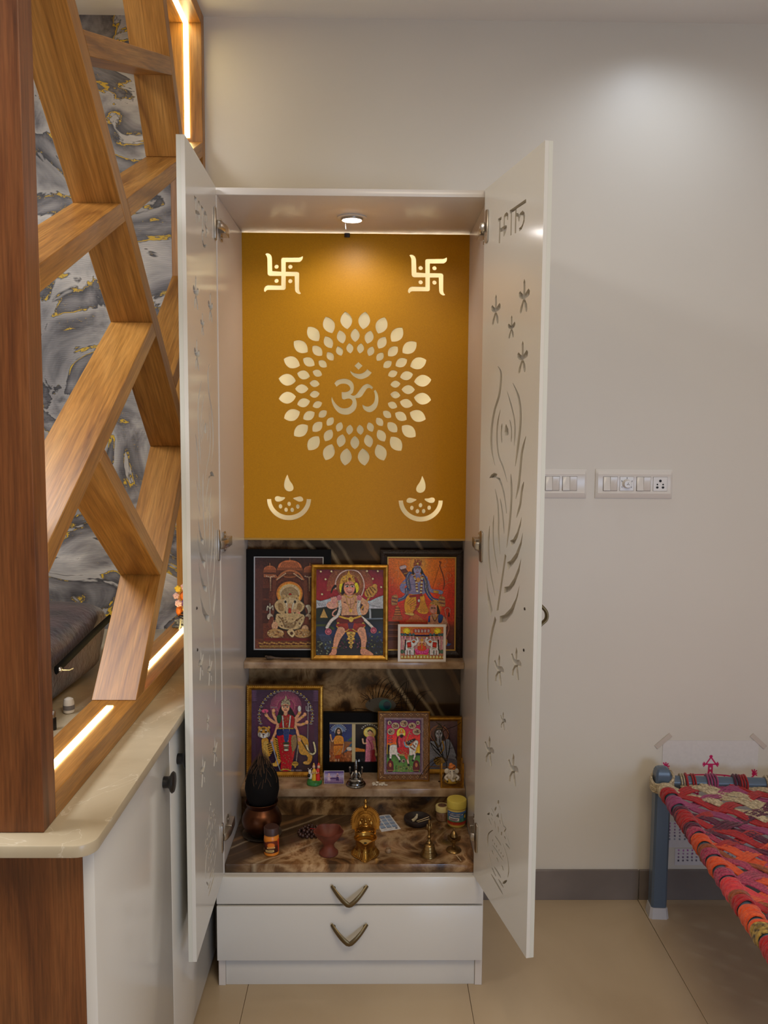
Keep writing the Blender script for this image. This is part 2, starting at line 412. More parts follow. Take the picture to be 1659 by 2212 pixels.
    k.l(mv, 'Result', k.p, 'Base Color'); k.P(Roughness=0.16); return k.m
M['onyx'] = onyx_banded('brown_onyx_marble', (1.0, 0.0, 0.62), [0.565, 0.615, 0.655, 0.705, 0.83, 0.905], 0.55, False, S(64, 46, 30), S(120, 88, 54), S(176, 142, 98), S(196, 170, 130))
M['onyx_top'] = onyx_banded('brown_onyx_marble_slab', (1.0, -1.24, 0.0), [-0.20, -0.055, 0.0], -0.05, True, S(80, 60, 42), S(140, 102, 66), S(196, 164, 124), S(216, 194, 158))
M['onyx_pale'] = mat('pale_brown_onyx_shelf', S(128, 98, 70), 0.2, noise=(24, S(186, 158, 126)))

def stone_mat():
    k = NT('beige_stone_worktop'); tc = k.n('ShaderNodeTexCoord')
    n1 = k.n('ShaderNodeTexNoise', i_Scale=3.5, i_Detail=7.0, i_Distortion=1.2); k.l(tc, 'Object', n1, 'Vector')
    r = k.ramp([(0.3, S(176, 160, 132)), (0.7, S(206, 192, 164))]); k.l(n1, 'Fac', r, 'Fac')
    n2 = k.n('ShaderNodeTexNoise', i_Scale=4.0, i_Detail=5.0, i_Distortion=2.2); k.l(tc, 'Object', n2, 'Vector')
    rv = k.ramp([(0.492, (0, 0, 0)), (0.50, (0.6, 0.6, 0.6)), (0.508, (0, 0, 0))]); k.l(n2, 'Fac', rv, 'Fac')
    m = k.n('ShaderNodeMix', data_type='RGBA'); k.l(rv, 'Color', m, 'Factor').l(r, 'Color', m, 'A'); m.inputs['B'].default_value = lin4(S(224, 214, 194))
    k.l(m, 'Result', k.p, 'Base Color'); k.P(Roughness=0.3); return k.m
M['stone'] = stone_mat()
def tile_mat():
    k = NT('beige_vitrified_tile'); tc = k.n('ShaderNodeTexCoord')
    n1 = k.n('ShaderNodeTexNoise', i_Scale=2.2, i_Detail=6.0, i_Distortion=0.7); k.l(tc, 'Object', n1, 'Vector')
    r = k.ramp([(0.3, S(180, 157, 126)), (0.7, S(198, 177, 146))]); k.l(n1, 'Fac', r, 'Fac').l(r, 'Color', k.p, 'Base Color')
    n2 = k.n('ShaderNodeTexNoise', i_Scale=40, i_Detail=3.0); k.l(tc, 'Object', n2, 'Vector')
    r2 = k.ramp([(0.3, (0.30, 0.30, 0.30)), (0.7, (0.32, 0.32, 0.32))]); k.l(n2, 'Fac', r2, 'Fac').l(r2, 'Color', k.p, 'Roughness')
    return k.m
M['tile'] = tile_mat()
def wallpaper_mat():
    k = NT('grey_gold_marble_wallpaper'); tc = k.n('ShaderNodeTexCoord'); mp = k.n('ShaderNodeMapping'); k.l(tc, 'Object', mp, 'Vector')
    mp.inputs['Scale'].default_value = (2.0, 1, 2.6)
    n1 = k.n('ShaderNodeTexNoise', i_Scale=1.6, i_Detail=5.0, i_Roughness=0.55, i_Distortion=1.3); k.l(mp, 'Vector', n1, 'Vector')
    # stepped agate layers with soft tone inside each layer
    fr = k.n('ShaderNodeMath', operation='MULTIPLY'); fr.inputs[1].default_value = 5.5; k.l(n1, 'Fac', fr, 0)
    f2 = k.n('ShaderNodeMath', operation='FRACT'); k.l(fr, 'Value', f2, 0)
    r1 = k.ramp([(0.0, S(70, 68, 72)), (0.25, S(128, 124, 126)), (0.6, S(176, 172, 170)), (0.93, S(204, 199, 194)), (1.0, S(62, 60, 64))]); k.l(f2, 'Value', r1, 'Fac')
    nL = k.n('ShaderNodeTexNoise', i_Scale=1.3, i_Detail=2.0); k.l(mp, 'Vector', nL, 'Vector')
    rL = k.ramp([(0.35, (0.42, 0.42, 0.44)), (0.62, (1.0, 1.0, 1.0))]); k.l(nL, 'Fac', rL, 'Fac')
    mu = k.n('ShaderNodeMix', data_type='RGBA', blend_type='MULTIPLY'); mu.inputs['Factor'].default_value = 1.0; k.l(r1, 'Color', mu, 'A').l(rL, 'Color', mu, 'B')
    # gold along some of the layer borders and as flecks
    rg = k.ramp([(0.0, (1, 1, 1)), (0.06, (1, 1, 1)), (0.10, (0, 0, 0))]); k.l(f2, 'Value', rg, 'Fac')
    np_ = k.n('ShaderNodeTexNoise', i_Scale=3.2, i_Detail=9.0, i_Roughness=0.75); k.l(mp, 'Vector', np_, 'Vector')
    rp = k.ramp([(0.485, (0, 0, 0)), (0.515, (1, 1, 1))]); k.l(np_, 'Fac', rp, 'Fac')
    g1 = k.n('ShaderNodeMath', operation='MULTIPLY'); k.l(rg, 'Color', g1, 0).l(rp, 'Color', g1, 1)
    rg2 = k.ramp([(0.0, (1, 1, 1)), (0.30, (1, 1, 1)), (0.34, (0, 0, 0))]); k.l(f2, 'Value', rg2, 'Fac')
    nf = k.n('ShaderNodeTexNoise', i_Scale=60.0, i_Detail=6.0, i_Roughness=0.8); k.l(mp, 'Vector', nf, 'Vector')
    rf = k.ramp([(0.60, (0, 0, 0)), (0.63, (1, 1, 1))]); k.l(nf, 'Fac', rf, 'Fac')
    g2 = k.n('ShaderNodeMath', operation='MULTIPLY'); k.l(rg2, 'Color', g2, 0).l(rf, 'Color', g2, 1)
    np2 = k.n('ShaderNodeMath', operation='MULTIPLY'); k.l(g2, 'Value', np2, 0).l(rp, 'Color', np2, 1)
    gm = k.n('ShaderNodeMath', operation='MAXIMUM'); k.l(g1, 'Value', gm, 0).l(np2, 'Value', gm, 1)
    mg = k.n('ShaderNodeMix', data_type='RGBA'); k.l(gm, 'Value', mg, 'Factor').l(mu, 'Result', mg, 'A'); mg.inputs['B'].default_value = lin4(S(206, 168, 44))
    k.l(mg, 'Result', k.p, 'Base Color'); k.P(Roughness=0.55)
    wv = k.n('ShaderNodeTexWave', i_Scale=60.0, i_Distortion=9.0, i_Detail=2.0); wv.bands_direction = 'Z'; wv.inputs['Detail Scale'].default_value = 0.35
    k.l(tc, 'Object', wv, 'Vector'); k.bump(wv, 'Fac', 0.25, 0.001)
    return k.m
M['wallpaper'] = wallpaper_mat()
# ================================================================== THE ROOM
YW, ZC = 2.628, 2.70
XL_ROOM, XR_ROOM, YF = -2.8, 2.6, -2.6
floor = structure(build(G().box(XL_ROOM, XR_ROOM, YF, YW+0.15, -0.06, -0.004), 'floor', M['grout'], origin=(0, 0, 0)))
def floor_tiles():
    xs = [-0.33+0.596*i for i in range(-5, 6)]; ys = [2.66-1.2*i for i in range(0, 6)]
    for i in range(len(xs)-1):
        for j in range(len(ys)-1):
            x0, x1 = max(xs[i], XL_ROOM)+0.0006, min(xs[i+1], XR_ROOM)-0.0006
            y1, y0 = min(ys[j], YW+0.15)-0.001, max(ys[j+1], YF)+0.001
            if x1-x0 < 0.05 or y1-y0 < 0.05: continue
            build(G().box(x0, x1, y0, y1, -0.01, 0.0), 'tile', M['tile'], floor, bevel=0.0008, seg=1)
floor_tiles()
structure(build(G().box(XL_ROOM, XR_ROOM, YF, YW+0.2, ZC, ZC+0.08), 'ceiling', M['ceiling'], origin=(0, 0, ZC)))
# back wall, open behind the shrine cupboard that is let into it
CL, CR, CT = -0.4095, 0.3045, 2.0985          # cupboard outside left / right / top
wall_back = structure(build(G().box(XL_ROOM, CL, YW, YW+0.15, 0, ZC).box(CR, XR_ROOM, YW, YW+0.15, 0, ZC)
      .box(CL, CR, YW, YW+0.15, CT, ZC).box(CL, CR, 2.715, YW+0.15, 0, CT), 'wall_back', M['wall'], origin=(0, YW, 0)))
build(G().box(XL_ROOM, -0.5955, YW-0.0015, YW-0.0002, 0.05, ZC), 'wallpaper', M['wallpaper'], wall_back)
structure(build(G().box(XR_ROOM, XR_ROOM+0.1, YF, YW+0.15, 0, ZC), 'wall_right', M['wall'], origin=(XR_ROOM, 0, 0)))
structure(build(G().box(XL_ROOM, XR_ROOM, YF-0.1, YF, 0, ZC), 'wall_front', M['wall'], origin=(0, YF, 0)))
structure(build(G().box(XL_ROOM-0.1, XL_ROOM, YF, YW+0.15, 0, ZC), 'wall_left', M['wall'], origin=(XL_ROOM, 0, 0)))
bb = tag(bpy.data.objects.new('baseboard_back', None), kind='structure'); COL.objects.link(bb); ORG[bb.name] = Vector((0, 0, 0))
for (a, b) in ((CR+0.002, 0.862), (0.865, 1.462), (1.465, 2.062), (2.065, XR_ROOM)):
    build(G().box(a, b, YW-0.010, YW-0.0005, 0.0, 0.099), 'skirting_tile', M['skirt'], bb, bevel=0.0008, seg=1)

# ================================================================== LATTICE PARTITION
XA, XB = -0.595, -0.500           # depth of the boards (X)
part = thing('lattice_partition', 'tall brown wooden lattice screen of crossing boards with LED strips, standing on the stone worktop', 'partition', (XB, 1.265, 0.882))
def clip(poly, p, n):
    """keep side where (q-p).n >= 0"""
    out = []
    for i in range(len(poly)):
        a, b = np.array(poly[i]), np.array(poly[(i+1) % len(poly)])
        da, db = (a-p)@n, (b-p)@n
        if da >= 0: out.append(tuple(a))
        if (da >= 0) != (db >= 0): out.append(tuple(a+(b-a)*da/(da-db)))
    return out
def member(name, poly, ang, x0=XA, x1=XB, mt='wood', parent=None, bev=0.0012):
    """board: (Y,Z) polygon extruded in X; local x axis along the grain (angle ang in YZ)"""
    parent = parent or part
    c, s = math.cos(ang), math.sin(ang)
    Rm = Matrix(((0, 0, 1), (c, -s, 0), (s, c, 0)))       # local x -> (0,c,s), local y -> (0,-s,c), local z -> X
    P0 = Vector(((x0+x1)/2, sum(p[0] for p in poly)/len(poly), sum(p[1] for p in poly)/len(poly)))
    g = G().prism([((x0), p[0], p[1]) for p in poly], (x1-x0, 0, 0))
    Mi = (Matrix.Translation(P0) @ Rm.to_4x4()).inverted()
    g.xform(Mi)
    me = bpy.data.meshes.new(name); me.from_pydata(g.v, [], g.f); finish(me, M[mt], 30, bev, 1)
    o = bpy.data.objects.new(name, me); COL.objects.link(o); o.parent = parent
    o.matrix_local = Matrix.Translation(P0-org(parent)) @ Rm.to_4x4(); ORG[o.name] = org(parent)
    return o
FYN, FYF, FZB, FZT = 1.265, 2.626, 0.8825, 2.699
rect = lambda a, b, c, d: [(a, c), (b, c), (b, d), (a, d)]
member('post', rect(FYN, 1.3155, FZB, FZT), math.pi/2, mt='wood_dark')
member('post', rect(2.588, FYF, FZB, FZT), math.pi/2)
member('rail', rect(1.3160, 2.5875, FZB, 0.9245), 0)
member('rail', rect(1.3160, 2.5875, 2.664, FZT), 0)
class Slat:
    def __init__(s, a, b, w, side):
        s.a = np.array(a, float); d = np.array(b, float)-s.a; s.d = d/np.linalg.norm(d)
        s.n = np.array([-s.d[1], s.d[0]])*side; s.w = w; s.ang = math.atan2(s.d[1], s.d[0])
    def poly(s):
        A, B = s.a-s.d*3, s.a+s.d*3
        return [tuple(A), tuple(B), tuple(B+s.n*s.w), tuple(A+s.n*s.w)]
    def e0(s): return s.a            # traced edge
    def e1(s): return s.a+s.n*s.w    # other edge
s1 = Slat((1.507, 2.211), (2.252, 1.555), 0.043, -1)
s2 = Slat((1.326, 1.748), (2.597, 2.338), 0.038, -1)
s3 = Slat((1.537, 2.178), (2.189, 2.405), 0.040, -1)
s4 = Slat((2.174, 2.507), (2.296, 2.308), 0.040, -1)
s5 = Slat((1.325, 1.327), (1.974, 1.739), 0.039, -1)
s6 = Slat((1.617, 1.456), (2.032, 1.184), 0.037, -1)
s7 = Slat((1.780, 0.925), (2.258, 1.410), 0.045, -1)
s8 = Slat((2.174, 1.635), (2.251, 1.694), 0.040, -1)
EP = 0.0004
inner = [(np.array([1.3160, 0]), np.array([1.0, 0])), (np.array([2.5875, 0]), np.array([-1.0, 0])),
         (np.array([0, 0.9250]), np.array([0, 1.0])), (np.array([0, 2.6635]), np.array([0, -1.0]))]
def above(t, edge=0): n = -t.n if edge == 0 else -t.n; return ((t.e0() if edge == 0 else t.e1())-t.n*EP, -t.n)      # outside on the traced-edge side
def below(t): return (t.e1()+t.n*EP, t.n)                                                                        # outside on the other side
def slat(t, *hp):
    p = t.poly()
    for q in inner+list(hp): p = clip(p, q[0], q[1])
    return member('slat', p, t.ang)
slat(s1, above(s7))
slat(s2, below(s1)); slat(s2, above(s1))
slat(s3, above(s1), below(s4))
slat(s4, above(s2))
slat(s5, below(s1))
slat(s6, below(s5), above(s7))
slat(s7)
slat(s8, above(s1), above(s7))
# LED strips let into the rails and posts
XLED0, XLED1 = -0.551, -0.537
for ya_, yb_ in ((1.3165, 1.742), (1.838, 2.587)): build(G().box(XLED0, XLED1, ya_, yb_, 0.9246, 0.9262), 'led_strip', M['led'], part)
build(G().box(XLED0, XLED1, 1.3165, 2.587, 2.6622, 2.6639), 'led_strip', M['led'], part)
build(G().box(XLED0, XLED1, 2.5862, 2.5879, 2.345, 2.662), 'led_strip', M['led'], part)

# ================================================================== WORKTOP AND LOW CABINET
def worktop():
    r = 0.03; x1, y0 = -0.4125, 1.224
    pts = [(-1.02, YW-0.003), (-1.02, y0)] + [(x1-r+r*math.sin(a), y0+r-r*math.cos(a)) for a in np.linspace(0, math.pi/2, 8)] + [(x1, YW-0.003)]
    g = G().prism([(p[0], p[1], 0.862) for p in pts], (0, 0, 0.020))
    return tag(build(g, 'worktop', M['stone'], origin=(-0.6, 1.9, 0.862), bevel=0.003, seg=2), 'beige stone worktop with rounded front corner under the wooden lattice', 'worktop')
worktop()
cab = thing('low_cabinet', 'long low cabinet with wood end panel and glossy white doors under the stone worktop', 'cabinet', (-0.7, 1.9, 0.0))
def grain_box(name, x0, x1, y0, y1, z0, z1, mt, parent, axis='Z', bev=0.001):
    """box with its local x along the grain axis"""
    c = Vector(((x0+x1)/2, (y0+y1)/2, (z0+z1)/2)); h = ((x1-x0)/2, (y1-y0)/2, (z1-z0)/2)
    Rm = Matrix(((0, 0, -1), (0, 1, 0), (1, 0, 0))) if axis == 'Z' else Matrix.Identity(3)
    g = G().box(-h[0], h[0], -h[1], h[1], -h[2], h[2]); g.xform(Rm.to_4x4().inverted())
    me = bpy.data.meshes.new(name); me.from_pydata(g.v, [], g.f); finish(me, M[mt], 30, bev, 1)
    o = bpy.data.objects.new(name, me); COL.objects.link(o); o.parent = parent
    o.matrix_local = Matrix.Translation(c-org(parent)) @ Rm.to_4x4(); return o
grain_box('end_panel', -1.0, -0.4495, 1.284, 1.302, 0.0, 0.8615, 'wood_dark', cab)
build(G().box(-1.0, -0.452, 1.303, YW-0.004, 0.05, 0.861), 'body', M['white_lam'], cab)
build(G().box(-0.98, -0.475, 1.304, YW-0.004, 0.0, 0.0495), 'plinth', M['wood_dark'], cab)
def knob(parent, y, z):
    Mx = Matrix(((0, 0, 1, 0), (1, 0, 0, 0), (0, 1, 0, 0), (0, 0, 0, 1)))
    prof = [(0.0, 0), (0.012, 0), (0.012, 0.010), (0.0135, 0.013), (0.020, 0.016), (0.0225, 0.019), (0.020, 0.0225), (0.010, 0.0238), (0, 0.024)]
    build(G().lathe([(r, q) for r, q in prof], (-0.4315, y, z), 20, M=Mx), 'knob', M['black'], parent)
for (a, b, ky) in ((1.2845, 1.7795, 1.726), (1.7825, 2.2775, 1.854), (2.2805, 2.620, None)):
    d = build(G().box(-0.4495, -0.4315, a, b, 0.052, 0.8595), 'door', M['white_lam'], cab, bevel=0.0012)
    if ky: knob(d, ky, 0.768)

# ================================================================== SHRINE CUPBOARD
YC = 2.195; IL, IR = -0.3905, 0.2845; T = 0.018
ZB, ZSLAB = 0.318, 0.342
YG = 2.596                                    # front of the mustard panel
shr = thing('shrine_cupboard', 'tall white shrine cupboard with carved doors wide open and mustard back panel', 'cupboard', (-0.0525, 2.4, 0.0))
build(G().box(CL, IL, YC, 2.712, 0, CT-T), 'side_panel', M['white_in'], shr, bevel=0.0008, seg=1)
build(G().box(IR, CR, YC, 2.712, 0, CT-T), 'side_panel', M['white_in'], shr, bevel=0.0008, seg=1)
build(G().box(CL, CR, YC, 2.712, CT-T+0.0004, CT), 'top_panel', M['white_in'], shr, bevel=0.0012)
build(G().box(IL+0.0003, IR-0.0003, 2.694, 2.711, 0.02, CT-T-0.0004), 'back_panel', M['white_in'], shr)
build(G().box(IL+0.0003, IR-0.0003, YC, 2.693, 0.298, ZB-0.0005), 'bottom_panel', M['white_in'], shr)
build(G().box(IL+0.0003, IR-0.0003, YC+0.004, YC+0.022, 0.0, 0.082), 'plinth', M['white_lam'], shr, bevel=0.0008)
def drawer(z0, z1, zh):
    d = build(G().box(CL, CR-0.003, YC-0.0185, YC-0.0005, z0, z1), 'drawer', M['white_lam'], shr, bevel=0.0015)
    # chevron pull: swept V, thick and low at the tip, thin winged ends
    px = 0.0475; cx = -0.0555; yf = YC-0.0185
    g = G(); P = []; Rr = []
    for t in np.linspace(-1, 1, 21):
        u = abs(t); x = cx+px*t
        z = zh-0.024+0.046*(max(0, u-0.06))**1.12
        y = yf-0.024+0.020*u**2.4
        P.append((x, y, z)); Rr.append(0.0074-0.0030*u**1.5)
    g.tube(P, Rr, 10, flat=(1.2, 0.75), upv=(0, 0, 1))
    for sgn in (-1, 1): g.tube([(cx+sgn*px*0.86, yf+0.0, zh+0.012), (cx+sgn*px*0.86, yf-0.008, zh+0.012)], 0.0042, 10)
    build(g, 'handle', M['bronze'], d)
drawer(0.2415, 0.3165, 0.276); drawer(0.0825, 0.2355, 0.168)

# onyx marble lining
build(G().box(IL+0.0005, IR-0.0005, YC+0.002, 2.693, ZB+0.001, ZSLAB), 'base_slab', M['onyx_top'], shr, bevel=0.002)
build(G().box(IL+0.0005, IR-0.0005, 2.493, 2.505, ZSLAB+0.0003, 0.4055), 'riser', M['onyx'], shr)
build(G().box(IL+0.0005, IR-0.0005, 2.477, 2.665, 0.406, 0.431), 'step_slab', M['onyx_pale'], shr, bevel=0.002)
build(G().box(IL+0.0005, IR-0.0005, 2.668, 2.6935, 0.4315, 1.172), 'back_slab', M['onyx'], shr)
build(G().box(IL+0.0005, IR-0.0005, 2.560, 2.6675, 0.7745, 0.7955), 'shelf_slab', M['onyx_pale'], shr, bevel=0.002)

# mustard panel with cut-outs, milky acrylic behind it and LED backlight
def gpt(x, y): p = uY(x, y, YG); return (p[0], p[2])
holes = []
Z2 = lambda x, y: gpt(580+x/4.366, 660+y/4.366)
c0 = np.array(Z2(816, 789)); pxm = 2.60/FPX/4.366
def petal(r, L, Wd, a):
    pts = []
    up = [(0, 0.5), (0.20, 0.395), (0.38, 0.225), (0.465, 0.0), (0.38, -0.225), (0.20, -0.395), (0, -0.5)]
    lo = [(-x, y) for x, y in up[1:-1]][::-1]
    base = catmull([(x, y) for x, y in up], 4)[:-1]+catmull([up[-1]]+lo+[up[0]], 4)[:-1]
    for q in base:
        rx, ry = q[0]*Wd*pxm, q[1]*L*pxm+r*pxm
        pts.append((c0[0]+math.sin(a)*ry+math.cos(a)*rx, c0[1]+math.cos(a)*ry-math.sin(a)*rx))
    return pts
for k in range(24):
    holes.append(petal(637, 162, 118, math.radians(15*k+7.5)))
    holes.append(petal(497, 124, 90, math.radians(15*k)))
    holes.append(petal(380, 94, 70, math.radians(15*k+7.5)))
# om sign (traced in a 12.76x crop at 700,770)
ZO = lambda L: [gpt(700+x/12.76, 770+y/12.76) for x, y in L]
om_main = catmull([(285,740),(345,665),(450,625),(570,612),(690,640),(780,710),(820,810),(815,920),(780,1010),(730,1045)], 4)+\
  catmull([(730,1050),(800,1080),(870,1060),(940,980),(1010,880),(1090,795),(1190,755),(1280,790),(1350,850)], 4)+\
  catmull([(1322,902),(1250,868),(1180,890),(1110,990),(1040,1090),(960,1140),(868,1145)], 4)+\
  catmull([(868,1150),(900,1270),(890,1400),(820,1510),(700,1590),(580,1605),(440,1570),(330,1480),(245,1340),(205,1200),(212,1115)], 4)+\
  catmull([(222,1130),(270,1230),(350,1330),(450,1405),(560,1430),(680,1405),(760,1330),(785,1250),(760,1190),(700,1160),(630,1165),(555,1185),(500,1160),(487,1080),(484,985)], 4)+\
  catmull([(500,982),(600,980),(680,950),(725,890),(700,820),(640,770),(550,748),(440,765),(345,832)], 4)
holes.append(ZO(om_main))
holes.append(ZO(catmull([(1412,915),(1470,1010),(1498,1150),(1485,1300),(1430,1430),(1330,1515),(1240,1535),(1150,1500),(1080,1430),(1055,1330)], 4)+catmull([(1070,1335),(1150,1375),(1240,1375),(1330,1320),(1385,1240),(1405,1120),(1395,1020),(1372,955)], 4)))
holes.append(ZO(catmull([(722,385),(790,440),(900,475),(1010,475),(1110,430),(1195,350)], 4)+catmull([(1318,445),(1230,540),(1120,600),(1010,625),(900,595),(790,520),(730,440)], 4)))
holes.append(ZO([(948,152), (1062, 255), (952, 365), (838, 255)]))
# swastika signs with four dots (traced at 560,530, 15.08x)
sw = catmull([(195,275),(235,250),(310,260),(380,320),(412,410)], 3)+[(425,830),(715,850),(712,450),(735,405),(775,392),(1290,390),(1350,375),(1405,345)]+\
  catmull([(1418,350),(1415,430),(1375,500),(1310,545)], 3)+[(862,545),(862,850),(1230,858),(1280,875),(1302,920)]+catmull([(1298,1420),(1315,1500),(1358,1555)], 3)+\
  catmull([(1345,1580),(1290,1585),(1220,1545),(1180,1500),(1162,1430)], 3)+[(1150,1002),(862,1002),(862,1390),(845,1430),(805,1450),(300,1450)]+\
  catmull([(270,1452),(225,1475),(205,1510)], 2)+catmull([(180,1512),(150,1470),(160,1390),(210,1320),(280,1292)], 3)+[(715,1300),(715,995),(350,995),(300,975),(268,925),(258,420)]+catmull([(250,380),(225,320),(197,290)], 2)
for ox, oy in ((560, 530), (560+311.5, 533)):
    ZW = lambda L: [gpt(ox+x/15.08, oy+y/15.08) for x, y in L]
    holes.append(ZW(sw))
    for (dx, dy) in ((562, 690), (1012, 695), (562, 1152), (1012, 1162)):
        holes.append(ZW([(dx+70*math.cos(a), dy+70*math.sin(a)) for a in np.linspace(0, 2*math.pi, 15)[:-1]]))
# oil-lamp signs (traced at 560,1010, 12.76x); the right one is mirrored
def diya(fx):
    H = lambda L: [gpt(*fx(560+x/12.76, 1010+y/12.76)) for x, y in L]
    holes.append(H(catmull([(782,200),(805,270),(850,370),(920,470),(945,560),(915,630),(830,662),(740,630),(690,550),(685,440),(715,320),(760,215)], 3, True)))
    holes.append(H(catmull([(425,865),(450,805),(520,788),(600,812),(700,818),(705,850),(640,905),(550,940),(465,930)], 3, True)))
    holes.append(H(catmull([(930,848),(1030,815),(1120,795),(1185,820),(1212,885),(1180,930),(1090,942),(1010,905)], 3, True)))
    for (dx, dy) in ((823, 1003), (585, 1070), (738, 1165), (908, 1168), (1062, 1075)):
        holes.append(H([(dx+50*math.cos(a), dy+62*math.sin(a)) for a in np.linspace(0, 2*math.pi, 15)[:-1]]))
    cxx, cyy = 817, 860
    o_ = [(cxx+610*math.cos(a), cyy+595*math.sin(a)) for a in np.linspace(0.02, math.pi-0.02, 30)]
    i_ = [(cxx+490*math.cos(a), cyy+458*math.sin(a)) for a in np.linspace(math.pi-0.02, 0.02, 30)]
    holes.append(H(o_+i_))
diya(lambda x, y: (x, y))
diya(lambda x, y: (909-(x-624), y+3))
gz0, gz1 = gpt(760, 1163)[1], CT-T-0.0007
gp = cut_sheet([(IL+0.0003, gz0), (IR-0.0002, gz0), (IR-0.0002, gz1), (IL+0.0003, gz1)], holes, 0.006, lambda u, v: (u, YG, v), (0, 1, 0))
build(gp, 'gold_panel', [M['gold_panel'], M['gold_core']], shr, smooth=0)
build(G().box(IL+0.0006, IR-0.0006, YG+0.0062, YG+0.009, gz0, gz1), 'acrylic_sheet', M['acrylic'], shr)
for bx_ in ((IL+0.030, IL+0.040, gz0+0.02, gz1-0.02), (IR-0.040, IR-0.030, gz0+0.02, gz1-0.02), (IL+0.05, IR-0.05, CT-T-0.040, CT-T-0.030)):
    build(G().box(bx_[0], bx_[1], 2.655, 2.664, bx_[2], bx_[3]), 'backlight_strip', M['led_back'], shr)
build(G().box(IL+0.0006, IR-0.0006, YG+0.001, 2.6675, gz0-0.006, gz0-0.0004), 'panel_ledge', M['gilt_line'], shr)
# panel clip and stray wire at the top
xc = gpt(750, 505)[0]
build(G().tube([(xc, YG-0.004, CT-T-0.0005), (xc, YG-0.004, gz1-0.012)], 0.008, 12, flat=(1, 0.35)).tube([(xc, YG-0.008, gz1-0.006), (xc, YG-0.004, gz1-0.006)], 0.003, 8), 'panel_clip', M['dark_steel'], shr)

# recessed lamp in the cupboard top (its own light)
lx, ly, lz = -0.060, 2.406, CT-T
dl = thing('recessed_downlight', 'small round lit downlight in the roof of the white shrine cupboard', 'lamp', (lx, ly, lz))
build(G().lathe([(0.040, 0.0), (0.041, -0.002), (0.036, -0.004), (0.030, -0.003), (0.028, 0.0)], (lx, ly, lz-0.0003), 40), 'trim_ring', M['white_switch'], dl)
build(G().lathe([(0.027, -0.0065), (0.022, -0.009), (0.0, -0.0095)], (lx, ly, lz), 36), 'lens', M['lamp'], dl)
build(G().lathe([(0.030, -0.001), (0.030, -0.009), (0.027, -0.009), (0.027, -0.001)], (lx, ly, lz), 36), 'inner_ring', M['steel'], dl)
build(G().tube(catmull([(lx-0.018, ly+0.03, lz-0.001), (lx-0.019, ly+0.032, lz-0.010), (lx-0.018, ly+0.033, lz-0.024)], 4), 0.0008, 6), 'wire_end', M['paper'], dl)
spot_light('recessed_downlight_glow', (lx, ly, lz-0.013), (lx, ly+0.09, lz-0.30), 2.1, (1.0, 0.93, 0.82), 140, 0.7, 0.022)
# ------------------------------------------------------------------ carved doors
def stroke2(pts, w, sm=True, taper=0.12):
    """outline polygon of a tapered stroke in 2D"""
    P = [np.array(p) for p in (catmull(pts, 5) if sm and len(pts) > 2 else pts)]
    if len(P) == 2: P = [P[0]+(P[1]-P[0])*t for t in np.linspace(0, 1, 5)]
    n = len(P); A = []; B = []
    for i in range(n):
        t = P[min(i+1, n-1)]-P[max(i-1, 0)]; t = t/np.linalg.norm(t); nn = np.array([-t[1], t[0]])
        s = i/(n-1); k = taper+(1-taper)*min(1, math.sin(math.pi*min(max(s, 0.0), 1.0))*1.7)
        A.append(P[i]+nn*w*k/2); B.append(P[i]-nn*w*k/2)
    return [tuple(a) for a in A]+[tuple(b) for b in B[::-1]]
ZA = lambda L: [(1040+x/10.055, 400+y/10.055) for x, y in L]
ZBd = lambda L: [(1040+x/9.217, 580+y/9.217) for x, y in L]
ZCd = lambda L: [(1030+x/7.375, 780+y/7.375) for x, y in L]
ZD = lambda L: [(1030+x/7.375, 1060+y/7.375) for x, y in L]
ZE = lambda L: [(1030+x/6.506, 1380+y/6.506) for x, y in L]
ZF = lambda L: [(1030+x/9.217, 1710+y/9.217) for x, y in L]
ZL = lambda L: [(400+x/10.057, 400+y/10.057) for x, y in L]
word_right = [ZA([(612,548),(968,300),(970,378),(762,515),(761,605),(790,605),(822,640),(850,590),(895,552),(930,590),(946,660),(936,780),(905,880),(870,960),(822,1005),(815,935),(860,900),(890,840),(908,760),(910,690),(890,650),(860,655),(840,700),(825,780),(805,795),(795,760),(785,690),(760,680),(750,1040),(722,1048),(728,700),(738,545),(665,592),(660,620),(652,1085),(626,1100),(638,610),(615,615)]),
              ZA([(360,735),(437,680),(432,740),(412,770),(410,925),(430,930),(460,905),(481,893),(485,680),(510,618),(548,585),(575,610),(583,660),(574,752),(556,760),(552,690),(540,668),(522,690),(507,740),(502,880),(525,868),(551,880),(549,950),(535,1000),(515,1060),(488,1118),(475,1105),(478,1000),(410,1020),(402,1255),(374,1265),(390,790),(365,795)])]
word_left = [ZL([(193,220),(250,285),(252,350),(240,345),(242,540),(276,570),(275,420),(280,350),(295,333),(315,365),(331,440),(332,550),(320,556),(315,450),(303,388),(293,400),(292,565),(322,640),(324,720),(316,790),(298,812),(284,780),(290,690),(270,645),(241,620),(250,820),(234,822),(222,600),(219,360),(200,300)]),
             ZL([(342,430),(399,495),(402,560),(384,548),(390,968),(406,1000),(407,1050),(386,1050),(380,1110),(388,1200),(407,1275),(430,1298),(466,1270),(461,1320),(432,1372),(400,1342),(374,1250),(358,1100),(366,1000),(371,975),(364,545),(346,490)]),
             ZL([(411,600),(430,553),(451,580),(472,660),(478,740),(470,815),(453,816),(458,740),(450,670),(435,645),(424,680),(427,760),(442,860),(466,930),(484,940),(487,1010),(467,1060),(457,1130),(437,1142),(431,1070),(449,1055),(455,990),(438,930),(419,840),(411,740)])]
motifs = []
